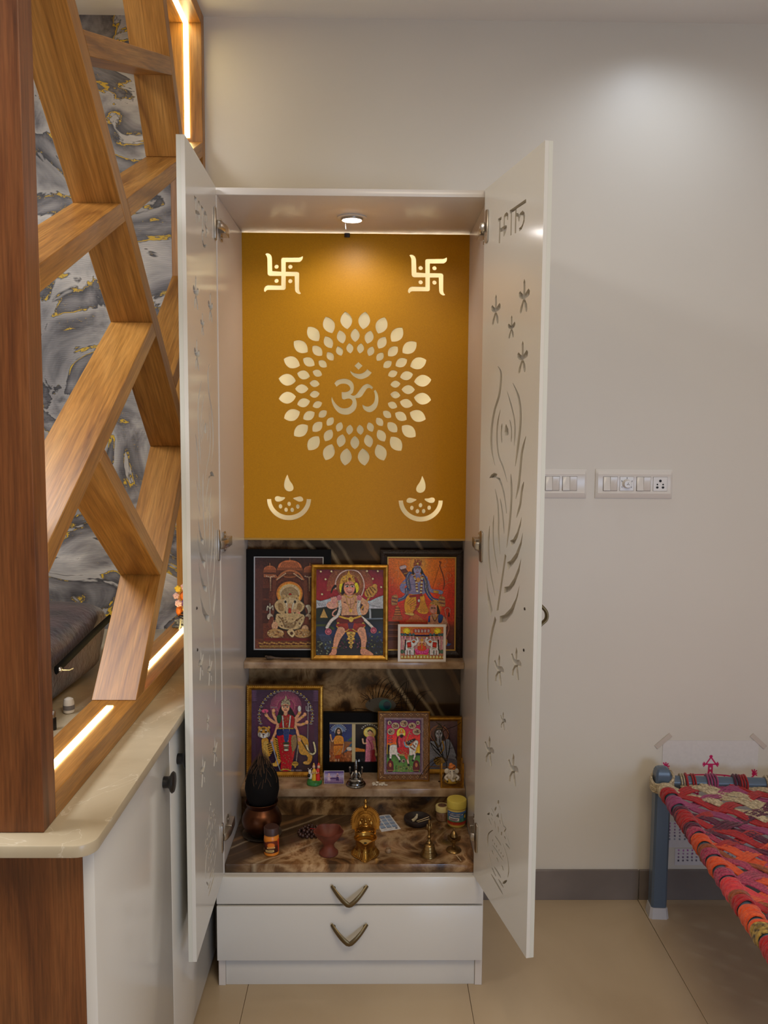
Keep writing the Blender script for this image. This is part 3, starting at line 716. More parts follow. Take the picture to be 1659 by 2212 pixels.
bird = [(855,205),(872,260),(873,400),(871,500),(882,480),(938,395),(962,440),(955,520),(930,560),(880,590),(865,605),(905,700),(912,800),(905,860),(885,865),(860,780),(845,670),(820,780),(800,870),(775,905),(762,870),(775,780),(820,640),(830,620),(770,600),(745,560),(745,490),(770,448),(830,515),(835,400),(833,280)]
for tx, ty, sx, sy in ((855,205,1,1), (290,512,.85,.89), (602,928,.68,.68), (822,1437,.97,.95)):
    motifs.append(ZBd([(tx+(x-855)*sx, ty+(y-205)*sy) for x, y in bird]))
for pts, wd in (([(335,80),(385,200),(360,520),(280,800),(235,1100),(235,1400),(290,1670)],28), ([(480,480),(550,720),(600,950),(605,1150),(595,1350)],20),
                ([(573,345),(660,560),(695,800),(690,1050),(650,1400),(612,1680)],32), ([(375,770),(330,1000),(320,1250),(345,1500),(420,1700),(487,1930)],22),
                ([(402,995),(388,1150),(400,1310)],18), ([(523,930),(552,1100),(547,1295)],16), ([(782,1195),(720,1450),(690,1750),(665,1980),(620,2200)],30),
                ([(748,1920),(715,2080),(690,2285),(630,2500)],28), ([(540,1795),(550,2000),(548,2250),(520,2600),(475,2975)],28),
                ([(290,2035),(330,2250),(345,2500),(345,2750),(368,3080)],22), ([(370,2185),(410,2450),(435,2755)],18)):
    motifs.append(ZCd(stroke2(pts, wd*1.15)))
motifs.append(ZCd([(465,1000),(500,1080),(510,1150),(490,1185),(450,1185),(440,1130),(450,1050)]))
motifs.append(ZCd([(197,1865),(230,1810),(275,1780),(328,1800),(310,1845),(365,1860),(405,1960),(440,2090),(462,2250),(480,2440),(465,2420),(445,2250),(420,2120),(385,1990),(340,1890),(295,1856),(240,1856)]))
for pts, wd in (([(270,385),(258,650),(275,950),(340,1330)],22), ([(205,555),(185,900),(215,1300),(290,1680)],26)):
    motifs.append(ZD(stroke2(pts, wd)))
for pl in ([(150,1335),(175,1550),(250,1900),(218,2010),(170,1750)], [(447,1005),(470,1040),(345,1900),(312,1915)],
           [(715,410),(700,550),(650,740),(605,840),(540,885),(530,795),(580,770),(640,660),(690,500)],
           [(732,665),(715,850),(650,1060),(580,1170),(490,1270),(482,1140),(540,1110),(620,1000),(690,830)],
           [(707,1070),(680,1280),(600,1500),(525,1600),(435,1635),(437,1535),(510,1520),(590,1400),(660,1230)],
           [(680,1500),(655,1680),(570,1960),(460,2090),(360,2100),(365,2000),(440,1975),(540,1870),(620,1720)]):
    motifs.append(ZD(pl))
motifs.append([(1069,1331),(1072,1339),(1066.5,1360),(1062.5,1380),(1057.5,1418),(1055,1450),(1054.7,1488),(1057,1527),(1053.6,1510),(1052.4,1488),(1052,1450),(1054,1418),(1058,1380),(1061.5,1360)])
bird2 = [(555,115),(570,170),(566,260),(562,296),(600,296),(625,345),(625,390),(600,397),(574,376),(584,470),(594,580),(570,582),(553,480),(548,398),(528,430),(513,500),(520,522),(494,512),(498,440),(532,368),(498,300),(481,220),(496,198),(532,286),(542,290),(540,200)]
for tx, ty, s_ in ((555,115,1), (313,215,.95), (370,1022,.56), (177,1360,.92), (513,1605,1.0)):
    motifs.append(ZE([(tx+(x-555)*s_, ty+(y-115)*s_) for x, y in bird2]))
for pts, wd in (([(432,170),(420,262)],34), ([(446,275),(466,372)],12), ([(385,300),(352,400)],30), ([(285,330),(340,432)],16), ([(280,430),(315,490)],18), ([(228,530),(290,670)],20),
                ([(285,520),(308,575)],14), ([(455,560),(465,650)],16), ([(480,435),(515,650),(575,730),(550,800),(575,860)],20), ([(350,590),(372,740)],16), ([(425,690),(428,840)],16),
                ([(495,795),(485,890)],26), ([(322,765),(240,830),(215,950),(220,1120)],24), ([(360,880),(485,1075)],28), ([(310,1060),(525,1385)],20), ([(235,1205),(293,1470)],12),
                ([(292,1500),(380,1690)],22), ([(342,1490),(480,1715)],28), ([(430,1745),(530,1915)],28), ([(515,1835),(598,1765)],48), ([(520,1040),(600,1300),(635,1550),(615,1710)],18),
                ([(545,890),(575,950)],24), ([(605,910),(652,1070)],14), ([(570,1030),(658,1150)],30), ([(285,1640),(520,2050)],32),
                ([(298,1165),(330,1260)],22), ([(395,1310),(428,1410)],22), ([(495,1465),(532,1580)],22)):
    motifs.append(ZF(stroke2(pts, wd, taper=0.3)))
for x, y in ((315,975),(350,1040),(390,1090),(440,1170),(480,1225),(522,1290)):
    motifs.append(ZF([(x-8,y-24),(x+8,y-16),(x+9,y+24),(x-7,y+14)]))
motifs.append(ZF([(200,448),(232,420),(256,410),(252,455),(222,480)])); motifs.append(ZF([(428,425),(442,522),(402,520),(382,488)]))

DZ0, DZ1 = 0.317, 2.0975
class DoorPlane:
    def __init__(s, h, f):
        s.h = np.array([h[0], h[1], 0]); d = np.array([f[0]-h[0], f[1]-h[1], 0]); s.L = np.linalg.norm(d); s.d = d/s.L
    def setn(s, sgn): s.n = np.array([-s.d[1], s.d[0], 0])*sgn; return s      # outward normal
    def uv(s, px, py):
        r = ray(px, py); t = ((s.h-CAM)@s.n)/(r@s.n); p = CAM+r*t
        return (float((p-s.h)@s.d), float(p[2]))
    def pt(s, u, z, o=0.0): p = s.h+s.d*u+s.n*o; return (p[0], p[1], z)
DR = DoorPlane((0.2755, 2.187), (0.352, 1.823)).setn(1)
DL = DoorPlane((-0.3920, 2.187), (-0.3865, 1.812)).setn(-1)
HZ = [float(uY(1048, y, 2.17)[2]) for y in (490, 1180, 1808)]
def make_door(D, words, mots, side):
    hl = [[D.uv(*p) for p in w_] for w_ in words] + mots
    L, th = D.L, 0.0178
    sg = cut_sheet([(0, DZ0), (L, DZ0), (L, DZ1), (0, DZ1)], hl, 0.0085, lambda u, v: D.pt(u, v), D.n)
    door = build(sg, 'door', [M['white_lam'], M['shaded_cut_wall']], shr, smooth=0)
    g = G().prism([D.pt(0, DZ0, 0.0086), D.pt(L, DZ0, 0.0086), D.pt(L, DZ1, 0.0086), D.pt(0, DZ1, 0.0086)], tuple(D.n*(th-0.0086)))
    g.mi = [0]+[1]*(len(g.f)-1); build(g, 'door_backing', [M['backing'], M['white_edge']], door, smooth=0)
    ix = IR if side > 0 else IL
    for z in HZ:
        g = G()
        pl = [(0.008, -0.036), (0.014, -0.040), (0.022, -0.040), (0.028, -0.036), (0.028, 0.036), (0.022, 0.040), (0.014, 0.040), (0.008, 0.036)]
        g.prism([D.pt(0.004+a, z+b, -0.0003) for a, b in pl], tuple(D.n*-0.0035))
        q = D.pt(0.020, z, -0.006)
        arm = [q, D.pt(0.010, z, -0.013), (ix-side*0.016, 2.203, z), (ix-side*0.013, 2.225, z)]
        g.tube(catmull(arm, 4), 0.0095, 8, flat=(1.15, 0.38), upv=(0, 0, 1))
        g.box(min(ix-side*0.0175, ix-side*0.0004), max(ix-side*0.0175, ix-side*0.0004), 2.212, 2.268, z-0.012, z+0.012)
        g.box(min(ix-side*0.0035, ix-side*0.0004), max(ix-side*0.0035, ix-side*0.0004), 2.222, 2.252, z-0.026, z+0.026)
        for dz in (-0.019, 0.019): g.lathe([(0, 0), (0.0038, 0), (0.003, 0.002), (0, 0.0025)], (ix-side*0.0036, 2.237, z+dz), 10, M=Matrix(((0, 0, -side, 0), (1, 0, 0, 0), (0, 1, 0, 0), (0, 0, 0, 1))))
        build(g, 'hinge', M['steel'], door, bevel=0.0005, seg=1)
    uS = DR.uv(1134, 1315)[0]
    zs = [DR.uv(1134, 1315)[1], DR.uv(1133, 1405)[1]]
    for z in zs:
        g = G().lathe([(0, 0), (0.0034, 0), (0.0030, 0.0015), (0.0012, 0.0022), (0, 0.0020)], (0, 0, 0), 12)
        n = Vector(D.n)*-1; t = Vector(D.d); b = n.cross(t)
        Mx = Matrix(((t.x, b.x, n.x, 0), (t.y, b.y, n.y, 0), (t.z, b.z, n.z, 0), (0, 0, 0, 1)))
        g.xform(Matrix.Translation(Vector(D.pt(uS, z, -0.0002))) @ Mx); build(g, 'screw', M['dark_steel'], door)
    if side > 0:
        za, zb = zs[0]+0.014, zs[1]-0.014; o = th+0.0002
        P = [D.pt(uS, za, o), D.pt(uS, za-0.004, o+0.014), D.pt(uS, za-0.022, o+0.032), D.pt(uS, za-0.040, o+0.033), D.pt(uS, za-0.055, o+0.018), D.pt(uS, (za+zb)/2-0.02, o+0.012), D.pt(uS, zb+0.004, o+0.008), D.pt(uS, zb, o)]
        build(G().tube(catmull(P, 5), 0.0042, 10, flat=(1, 1.5)), 'handle', M['bronze'], door)
    return door
mots_r = [[DR.uv(*p) for p in m_] for m_ in motifs]
make_door(DR, word_right, mots_r, 1)
sc_ = DL.L/DR.L
make_door(DL, word_left, [[(u*sc_, z) for u, z in m_] for m_ in mots_r], -1)
# ================================================================== PRINTED PICTURES (flat print as point colours)
class Pic:
    def __init__(s, box, nx, base=(128, 128, 128)):
        s.box = box; x0, y0, x1, y1 = box; s.fine = True
        ny = max(4, int(round(nx*(y1-y0)/(x1-x0))))
        s.X, s.Y = np.meshgrid(np.linspace(x0, x1, nx), np.linspace(y0, y1, ny)); s.aa = (x1-x0)/nx
        s.c = np.ones((ny, nx, 3))*np.array(base, float); s.nx, s.ny = nx, ny
    def _b(s, m, col, a=1.0):
        m = (m*a)[..., None]; s.c = s.c*(1-m)+np.array(col, float)*m; return s
    def grad(s, stops, reg=None):
        ys = [q[0] for q in stops]; g = np.stack([np.interp(s.Y, ys, [q[1][k] for q in stops]) for k in range(3)], -1)
        if reg is None: s.c = g
        else:
            m = ((s.X >= reg[0]) & (s.X <= reg[2]) & (s.Y >= reg[1]) & (s.Y <= reg[3]))[..., None]; s.c = np.where(m, g, s.c)
        return s
    def ell(s, cx, cy, rx, ry, col, rot=0, a=1.0, soft=0):
        dx, dy = s.X-cx, s.Y-cy
        if rot: c, q = math.cos(rot), math.sin(rot); dx, dy = dx*c+dy*q, -dx*q+dy*c
        d = np.sqrt((dx/rx)**2+(dy/ry)**2)
        if soft: m = np.clip((1-d)/soft, 0, 1)
        else: m = np.clip(0.5-(d-1)*min(rx, ry)/s.aa, 0, 1)
        return s._b(m, col, a)
    def ring(s, cx, cy, rx, ry, w, col, a=1.0):
        d = (np.sqrt(((s.X-cx)/rx)**2+((s.Y-cy)/ry)**2)-1)*min(rx, ry)
        return s._b(np.clip(0.5+(w/2-np.abs(d))/s.aa, 0, 1), col, a)
    def poly(s, pts, col, sm=False, a=1.0):
        if sm: pts = catmull(pts, 4, True)
        m = np.zeros_like(s.X); o = s.aa/4
        for ox in (-o, o):
            for oy in (-o, o): m += in_poly(s.X+ox, s.Y+oy, pts)/4.0
        return s._b(m, col, a)
    def line(s, pts, w, col, a=1.0, sm=True):
        P = catmull(pts, 4) if (sm and len(pts) > 2) else [np.array(p, float) for p in pts]
        n = len(P); best = np.full(s.X.shape, 1e9)
        w0, w1 = (w if hasattr(w, '__len__') else (w, w))
        for i in range(n-1):
            p, q = P[i], P[i+1]; d = q-p; L2 = max(d@d, 1e-9)
            t = np.clip(((s.X-p[0])*d[0]+(s.Y-p[1])*d[1])/L2, 0, 1)
            dist = np.hypot(s.X-p[0]-t*d[0], s.Y-p[1]-t*d[1])
            ww = w0+(w1-w0)*(i+t)/(n-1); best = np.minimum(best, dist-ww/2)
        return s._b(np.clip(0.5-best/s.aa, 0, 1), col, a)
    def rays(s, cx, cy, r0, r1, n, w, col, a=1.0, a0=0, a1=2*math.pi):
        dx, dy = s.X-cx, s.Y-cy; r = np.hypot(dx, dy); th = np.arctan2(-dy, dx) % (2*math.pi)
        k = (a1-a0)/n; ph = np.abs(((th-a0) % k)-k/2)*r
        m = np.clip(0.5+(w/2-ph)/s.aa, 0, 1)*(r > r0)*(r < r1)*((th >= a0) & (th <= a1))
        return s._b(m, col, a)
    def specks(s, reg, n, r, cols, seed=1, a=0.8):
        q = random.Random(seed)
        for _ in range(n):
            x, y = q.uniform(reg[0], reg[2]), q.uniform(reg[1], reg[3]); rr = q.uniform(r[0], r[1])
            s.ell(x, y, rr, rr*q.uniform(.6, 1.2), q.choice(cols), a=a)
        return s
    def noise(s, amt, seed=1, sc=3):
        q = np.random.RandomState(seed); z = q.rand(s.ny//sc+2, s.nx//sc+2)
        z = np.kron(z, np.ones((sc, sc)))[:s.ny, :s.nx]-0.5
        s.c = s.c*(1+amt*z)[..., None]; return s
    def mirror_line(s, cx, pts, w, col, a=1.0):
        s.line(pts, w, col, a); return s.line([(2*cx-x, y) for x, y in pts], w, col, a)
    def mirror_ell(s, cx, x, y, rx, ry, col, rot=0, a=1.0):
        s.ell(x, y, rx, ry, col, rot, a); return s.ell(2*cx-x, y, rx, ry, col, -rot, a)
    def mesh(s, w, h, name='print'):
        """grid mesh in local x/z, facing -y, centred in x, bottom at z=0"""
        if s.nx > 60 and s.fine:      # ink outlines, airbrushed contrast and fine grain of the print
            def blur(a, r):
                for ax in (0, 1):
                    c_ = np.cumsum(np.pad(a, [(r+1, r) if i == ax else (0, 0) for i in range(3)], mode='edge'), axis=ax)
                    a = (np.take(c_, range(2*r+1, c_.shape[ax]), ax)-np.take(c_, range(0, c_.shape[ax]-2*r-1), ax))/(2*r+1)
                return a
            b1 = blur(s.c, 3); b2 = blur(b1, 3); s.c = s.c+0.55*(s.c-b2)
            L = s.c.mean(-1); gy, gx = np.gradient(L); e = np.clip(np.hypot(gx, gy)/60.0, 0, 1)[..., None]; s.c = s.c*(1-0.30*e)
            q = np.random.RandomState(s.nx+s.ny); n1 = q.rand(s.ny, s.nx, 1)-0.5; n2 = np.kron(q.rand(s.ny//3+1, s.nx//3+1), np.ones((3, 3)))[:s.ny, :s.nx, None]-0.5
            s.c = np.clip(s.c*(1+0.16*n1+0.16*n2), 0, 255)
        me = bpy.data.meshes.new(name); nx, ny = s.nx, s.ny
        xs = np.linspace(-w/2, w/2, nx); zs = np.linspace(h, 0, ny); Xg, Zg = np.meshgrid(xs, zs)
        co = np.stack([Xg, np.zeros_like(Xg), Zg], -1).reshape(-1, 3)
        i = np.arange(nx*ny).reshape(ny, nx)
        q = np.stack([i[:-1, :-1], i[1:, :-1], i[1:, 1:], i[:-1, 1:]], -1).reshape(-1, 4)
        me.vertices.add(nx*ny); me.vertices.foreach_set('co', co.ravel())
        me.loops.add(q.size); me.loops.foreach_set('vertex_index', q.ravel().astype(np.int32))
        me.polygons.add(len(q)); me.polygons.foreach_set('loop_start', np.arange(0, q.size, 4, dtype=np.int32))
        at = me.color_attributes.new('ink', 'FLOAT_COLOR', 'POINT')
        v = np.clip(s.c, 0, 255)/255.0; lin = np.where(v <= 0.04045, v/12.92, ((v+0.055)/1.055)**2.4)
        rgba = np.concatenate([lin.reshape(-1, 3), np.ones((nx*ny, 1))], 1); at.data.foreach_set('color', rgba.ravel())
        me.update(calc_edges=True); me.validate(); return me
def add_print(pic, w, h, parent, loc, mt='print', name='print'):
    me = pic.mesh(w, h, name); me.materials.append(M[mt])
    o = bpy.data.objects.new(name, me); COL.objects.link(o); o.parent = parent; o.location = loc; return o

SKIN = (222, 170, 128); GOLD = (212, 160, 60); CREAM = (214, 186, 140)
def pic_ganesha():
    p = Pic((137, 125, 888, 1140), 168, (70, 34, 26))
    p.grad([(125, (54, 26, 26)), (330, (96, 46, 30)), (700, (104, 48, 30)), (1140, (120, 60, 34))]).noise(.25, 3, 2)
    p.specks((140,130,885,230), 90, (3, 7), [(84,44,40),(40,18,20)], 5)
    for x in (190, 800): p.poly([(x-40,260),(x+45,260),(x+45,1020),(x-40,1020)], (92,46,32)); 
    for y in (470, 600, 740): p.poly([(228,y),(300,y),(300,y+110),(228,y+110)], (78,36,26)); p.poly([(740,y),(810,y),(810,y+110),(740,y+110)], (78,36,26))
    dom = (196,110,66)
    for cx, cy, rx, ry in ((308,272,66,46), (738,272,66,46), (522,250,130,86)):
        p.ell(cx, cy, rx, ry, dom)
        for k in range(-5, 6): p.line([(cx+k*rx/6, cy+ry*.1), (cx+k*rx/9, cy-ry*.72)], 3, (128,66,40))
        p.line([(cx, cy-ry-30), (cx, cy-ry+12)], (3, 14), (206,124,76))
        p.poly([(cx-rx*1.05,cy-2),(cx+rx*1.05,cy-2),(cx+rx*1.1,cy+30),(cx-rx*1.1,cy+30)], (150,84,52)); p.poly([(cx-rx*1.15,cy+28),(cx+rx*1.15,cy+28),(cx+rx*1.15,cy+52),(cx-rx*1.15,cy+52)], (104,54,36))
    p.poly([(240,318),(372,322),(400,360),(240,352)], (178,106,68))
    p.line([(380,380),(440,310),(520,280),(610,305),(670,375)], 22, (184,110,66)); p.line([(380,402),(440,335),(520,305),(610,330),(670,398)], 10, (90,44,30))
    p.ell(520, 330, 84, 30, (150,84,46)); p.ell(520, 326, 60, 17, (112,60,36))
    for x in (315, 732):
        for k in range(9): p.ell(x, 350+k*18, 9-k*.6, 9, (214,170,130))
        for k in range(5): p.ell(x-44+k*20, 352+abs(k-2)*-6, 8, 8, (224,184,150))
    for k in range(7): p.ell(390+k*14, 372-k*10, 9, 8, (222,176,136)); p.ell(652-k*14, 372-k*10, 9, 8, (222,176,136))
    p.poly([(340,380),(375,380),(375,640),(345,980),(320,980),(335,600)], (112,58,38)); p.poly([(672,380),(706,380),(716,640),(730,980),(705,980),(675,640)], (112,58,38))
    p.poly([(375,640),(400,500),(520,430),(650,500),(675,640),(690,900),(360,900)], (44,20,18), True)
    p.ell(520, 530, 142, 134, (210,128,52)); p.ell(520, 535, 126, 118, (232,170,72))
    p.ell(522, 520, 108, 92, CREAM); p.poly([(470,470),(522,428),(575,470),(620,545),(425,545)], (206,176,128))
    for k in range(5):
        p.ring(522, 540, 88-k*15, 74-k*13, 4, (150,116,70))
    p.ell(526, 540, 17, 16, (184,60,32)); p.poly([(424,545),(620,545),(618,590),(426,590)], (196,164,112)); p.specks((428,548,618,588), 26, (4,7), [(150,112,66),(230,204,160)], 8)
    p.poly([(455,598),(395,600),(356,655),(395,730),(470,745)], (202,170,120), True); p.poly([(595,598),(640,610),(684,660),(650,720),(590,740)], (202,170,120), True)
    p.poly([(400,640),(440,640),(455,715),(405,705)], (166,132,86), True); p.poly([(610,640),(650,650),(640,705),(600,715)], (166,132,86), True)
    p.poly([(460,585),(596,585),(588,700),(545,775),(500,770),(468,690)], (206,182,138), True)
    p.line([(470,605),(495,660),(512,750)], 15, (236,222,196)); p.line([(580,605),(556,660),(540,750)], 12, (236,222,196))
    p.ell(476, 618, 10, 14, (40,24,20)); p.ell(578, 618, 10, 14, (40,24,20))
    p.line([(522,660),(524,740),(545,775),(590,760),(610,720),(560,716)], (52, 34), (202,160,116)); p.line([(522,700),(522,780)], 30, (190,70,40)); p.ell(624, 752, 16, 22, (232,150,130))
    p.poly([(375,760),(430,745),(620,745),(682,770),(680,860),(600,915),(460,915),(380,860)], (206,176,126), True)
    for k in range(4): p.line([(400+k*18,775+k*12),(470,840+k*16),(560,845+k*16),(655-k*18,775+k*12)], 7, (152,114,68))
    p.specks((410,790,650,900), 40, (4,8), [(232,206,160),(140,98,56),(120,74,44)], 4)
    for x, w in ((310, 1), (722, -1)):
        p.line([(x,745),(x,690)], 8, (230,220,200)); p.ell(x, 780, 32, 34, (226,206,180))
        for k in range(3): p.line([(x-30,762+k*13),(x+32,760+k*13)], 4, (150,120,96))
    p.line([(278,710),(285,665),(308,690),(310,640),(314,690),(338,660),(342,705)], 11, (226,214,186)); p.poly([(690,660),(735,650),(757,700),(730,745),(712,700)], (212,202,180), True)
    p.line([(330,800),(310,870),(360,890)], 46, (120,60,40)); p.line([(705,800),(690,850),(660,900)], 46, (120,60,40))
    p.ell(362, 880, 36, 46, (216,166,126)); p.ell(688, 910, 38, 40, (216,170,126)); p.line([(345,850),(350,820)], 9, (216,166,126)); p.line([(365,846),(366,818)], 9, (216,166,126))
    p.ell(370, 960, 92, 50, (196,150,92)); p.ell(660, 960, 96, 50, (196,150,92)); p.specks((290,925,450,1005), 40, (5,9), [(150,100,58),(228,196,146)], 6); p.specks((580,925,750,1005), 40, (5,9), [(150,100,58),(228,196,146)], 7)
    p.poly([(500,930),(545,910),(580,960),(550,1005),(500,960)], (222,190,138), True); p.ell(542, 960, 15, 17, (110,66,36))
    p.poly([(250,1015),(790,1015),(800,1040),(240,1040)], (120,34,26))
    for k in range(26): p.ell(200+k*26, 1068+8*math.sin(k*2.1), 15, 11, (176,124,62))
    for k in range(44): p.line([(200+k*13,1096+4*math.sin(k)),(208+k*13,1118)], 5, (216,166,76))
    p.line([(196,1098),(780,1094)], 6, (222,170,80)); return p.noise(.12, 9, 1)
def pic_hanuman():
    p = Pic((822, 275, 1545, 1185), 164, (120, 24, 44))
    p.grad([(275,(112,30,50)),(420,(150,30,48)),(600,(160,34,48)),(620,(70,56,66)),(1185,(40,40,50))]); p.ell(1320, 480, 260, 220, (196,30,50), a=.8, soft=1)
    p.rays(1185, 470, 100, 250, 56, 5, (222,160,90), .8, 0.0, math.pi*1.05)
    for x, y in ((870,300),(985,298),(1365,293),(1482,293),(922,382),(1430,375),(1520,462),(885,540)): p.poly([(x,y-14),(x+14,y),(x,y+14),(x-14,y)], (232,190,150))
    p.poly([(822,600),(870,612),(950,590),(1040,560),(1045,700),(822,690)], (186,190,200)); p.poly([(1330,590),(1400,610),(1480,570),(1545,548),(1545,720),(1380,700)], (190,194,204))
    for k in range(26): p.line([(830+k*28%700,625+k*7%60),(860+k*28%700,660+k*5%50)], 4, (130,136,150), .7)
    p.grad([(690,(26,40,34)),(800,(24,36,38)),(960,(38,54,96)),(1060,(28,34,40)),(1185,(48,42,44))], (822,690,1545,1185))
    p.poly([(822,690),(1045,655),(1045,800),(822,830)], (30,44,36)); p.poly([(862,790),(905,690),(950,790)], (196,160,90)); p.line([(822,870),(930,870),(1010,905)], 24, (60,74,40))
    for k in range(14): p.line([(850+k*5,965+k*12),(960+k*8,965+k*12)], 3, (130,150,190), .7)
    p.line([(1400,700),(1405,790)], 24, (200,210,220), .8); p.line([(1330,800),(1540,795)], 16, (120,140,160), .8)
    p.specks((830,1040,980,1180), 40, (5,10), [(90,120,150),(40,60,50),(150,160,120)], 2); p.specks((1370,930,1540,1180), 60, (5,10), [(70,90,60),(150,150,90),(60,70,130),(40,50,40)], 3); p.specks((1050,1000,1290,1110), 50, (5,9), [(120,50,80),(60,80,50),(150,80,110)], 4)
    p.ell(1185, 440, 152, 160, (120,40,40), a=.6); p.rays(1185, 440, 100, 150, 60, 5, (230,170,90), .9)
    p.line([(1030,480),(1032,400),(1080,320),(1170,282),(1270,300),(1325,380),(1335,470),(1310,550)], 14, (236,190,176)); p.line([(1026,455),(1000,480),(982,525)], (30,8), (34,26,28))
    p.ell(1095, 470, 26, 56, (232,212,40)); p.ell(1252, 470, 28, 56, (232,212,40))
    # mace
    p.line([(1290,720),(1400,560)], 22, (206,150,60)); p.ell(1410, 510, 78, 52, (206,146,62), -.6); 
    for k in range(4): p.line([(1345+k*26,480-k*6),(1385+k*26,575-k*26)], 6, (132,70,30))
    p.ell(1452, 452, 26, 24, (210,150,70)); p.specks((1350,470,1470,570), 24, (3,6), [(250,210,120)], 3)
    # hair and crown, face
    p.poly([(1115,420),(1130,520),(1090,540),(1100,460)], (30,20,22), True); p.poly([(1225,420),(1250,510),(1225,520)], (30,20,22), True)
    p.ell(1178, 470, 62, 78, (226,150,120)); p.ell(1180, 498, 44, 36, (232,150,134)); p.ell(1182, 490, 22, 14, (240,176,160)); p.line([(1158,515),(1182,523),(1208,513)], 4, (150,70,70))
    for x in (1153, 1208): p.ell(x, 455, 20, 9, (244,236,226)); p.ell(x+2, 456, 8, 8, (40,20,20)); p.line([(x-22,442),(x,436),(x+22,442)], 4, (60,30,26))
    p.poly([(1085,430),(1095,360),(1150,330),(1170,290),(1190,330),(1225,350),(1240,420),(1180,400)], (214,160,60), True); p.ell(1180, 380, 14, 16, (150,40,40)); p.specks((1098,340,1235,415), 40, (4,7), [(250,214,120),(160,100,30)], 5)
    # arms, chest, torso
    p.poly([(1085,560),(1180,545),(1270,560),(1300,640),(1262,730),(1255,775),(1100,775),(1098,680),(1062,620)], (218,164,128), True)
    p.line([(1075,590),(1030,660),(960,660)], (64, 50), (214,158,124)); p.ell(990, 655, 56, 42, (228,170,150)); p.ell(1015, 600, 34, 36, (226,150,150))
    for k in range(4): p.line([(990+k*15,620),(985+k*17,575)], 11, (228,170,150))
    p.line([(1290,590),(1360,650),(1340,730),(1275,730)], (66, 44), (218,164,126)); p.ell(1285, 725, 40, 38, (222,168,130))
    p.line([(1115,620),(1180,650),(1245,620)], 3, (160,104,80)); p.line([(1190,600),(1190,740)], 3, (170,112,86)); p.ell(1130, 625, 8, 6, (150,90,80)); p.ell(1248, 622, 8, 6, (150,90,80))
    p.line([(1140,560),(1160,640),(1195,700),(1235,640),(1245,560)], 6, GOLD); p.ell(1192, 712, 18, 20, (222,176,80)); p.line([(1125,545),(1185,575),(1240,545)], 10, GOLD)
    for cx in (1070, 1285):
        p.line([(cx,590),(cx+(10 if cx < 1180 else -10),690),(cx-(10 if cx < 1180 else -10),760)], 34, (216,206,196)); p.ell(cx, 575, 26, 30, (206,120,130)); p.specks((cx-16,600,cx+16,750), 18, (3,6), [(150,150,140),(240,232,224)], 3)
    p.line([(1050,770),(985,820),(940,890)], 34, (218,208,198)); p.line([(1310,780),(1370,830),(1430,890)], 30, (214,204,194)); p.ell(955, 935, 36, 36, (206,110,130)); p.ell(1440, 920, 34, 34, (206,110,130))
    p.ring(955, 935, 22, 22, 6, (160,60,90)); p.ring(1440, 920, 20, 20, 6, (160,60,90)); p.line([(1020,770),(1000,760),(1005,730),(1040,700)], 16, (222,160,140))
    # belt, shorts, legs
    p.poly([(1080,770),(1290,770),(1320,850),(1060,850)], (120,40,36), True); p.line([(1075,775),(1190,800),(1300,770)], 22, GOLD); p.line([(1060,850),(1110,920),(1190,905),(1270,925),(1330,850)], 30, (200,150,60)); p.ell(1198, 805, 26, 30, (224,180,80))
    p.poly([(1065,850),(1325,850),(1345,885),(1270,940),(1190,930),(1110,945),(1045,890)], (160,52,40), True); p.line([(1045,880),(1130,935),(1195,900),(1270,935),(1345,880)], 12, GOLD); p.poly([(1160,840),(1230,840),(1215,905),(1175,905)], (90,50,80))
    p.line([(1090,930),(1050,1010),(1025,1110)], (94, 44), (222,160,128)); p.line([(1310,930),(1335,1010),(1330,1110)], (92, 44), (222,160,128))
    for x in (1022, 1330): p.line([(x-24,1105),(x+24,1108)], 14, GOLD)
    p.poly([(1000,1115),(1045,1115),(1035,1180),(962,1182),(985,1150)], (216,150,118), True); p.poly([(1305,1115),(1355,1115),(1435,1165),(1425,1185),(1310,1178)], (216,150,118), True)
    p.poly([(1150,940),(1245,940),(1225,1010),(1200,1120),(1175,1010)], (200,150,62), True)
    for y, ww in ((950,52),(985,38),(1010,46),(1050,34),(1090,18)): p.mirror_ell(1198, 1198-ww*.6, y, ww*.32, 12, (228,184,90)); p.ell(1198, y, 15, 14, (236,196,100)); p.ell(1198, y, 6, 6, (110,64,24))
    return p.noise(.12, 4, 1)
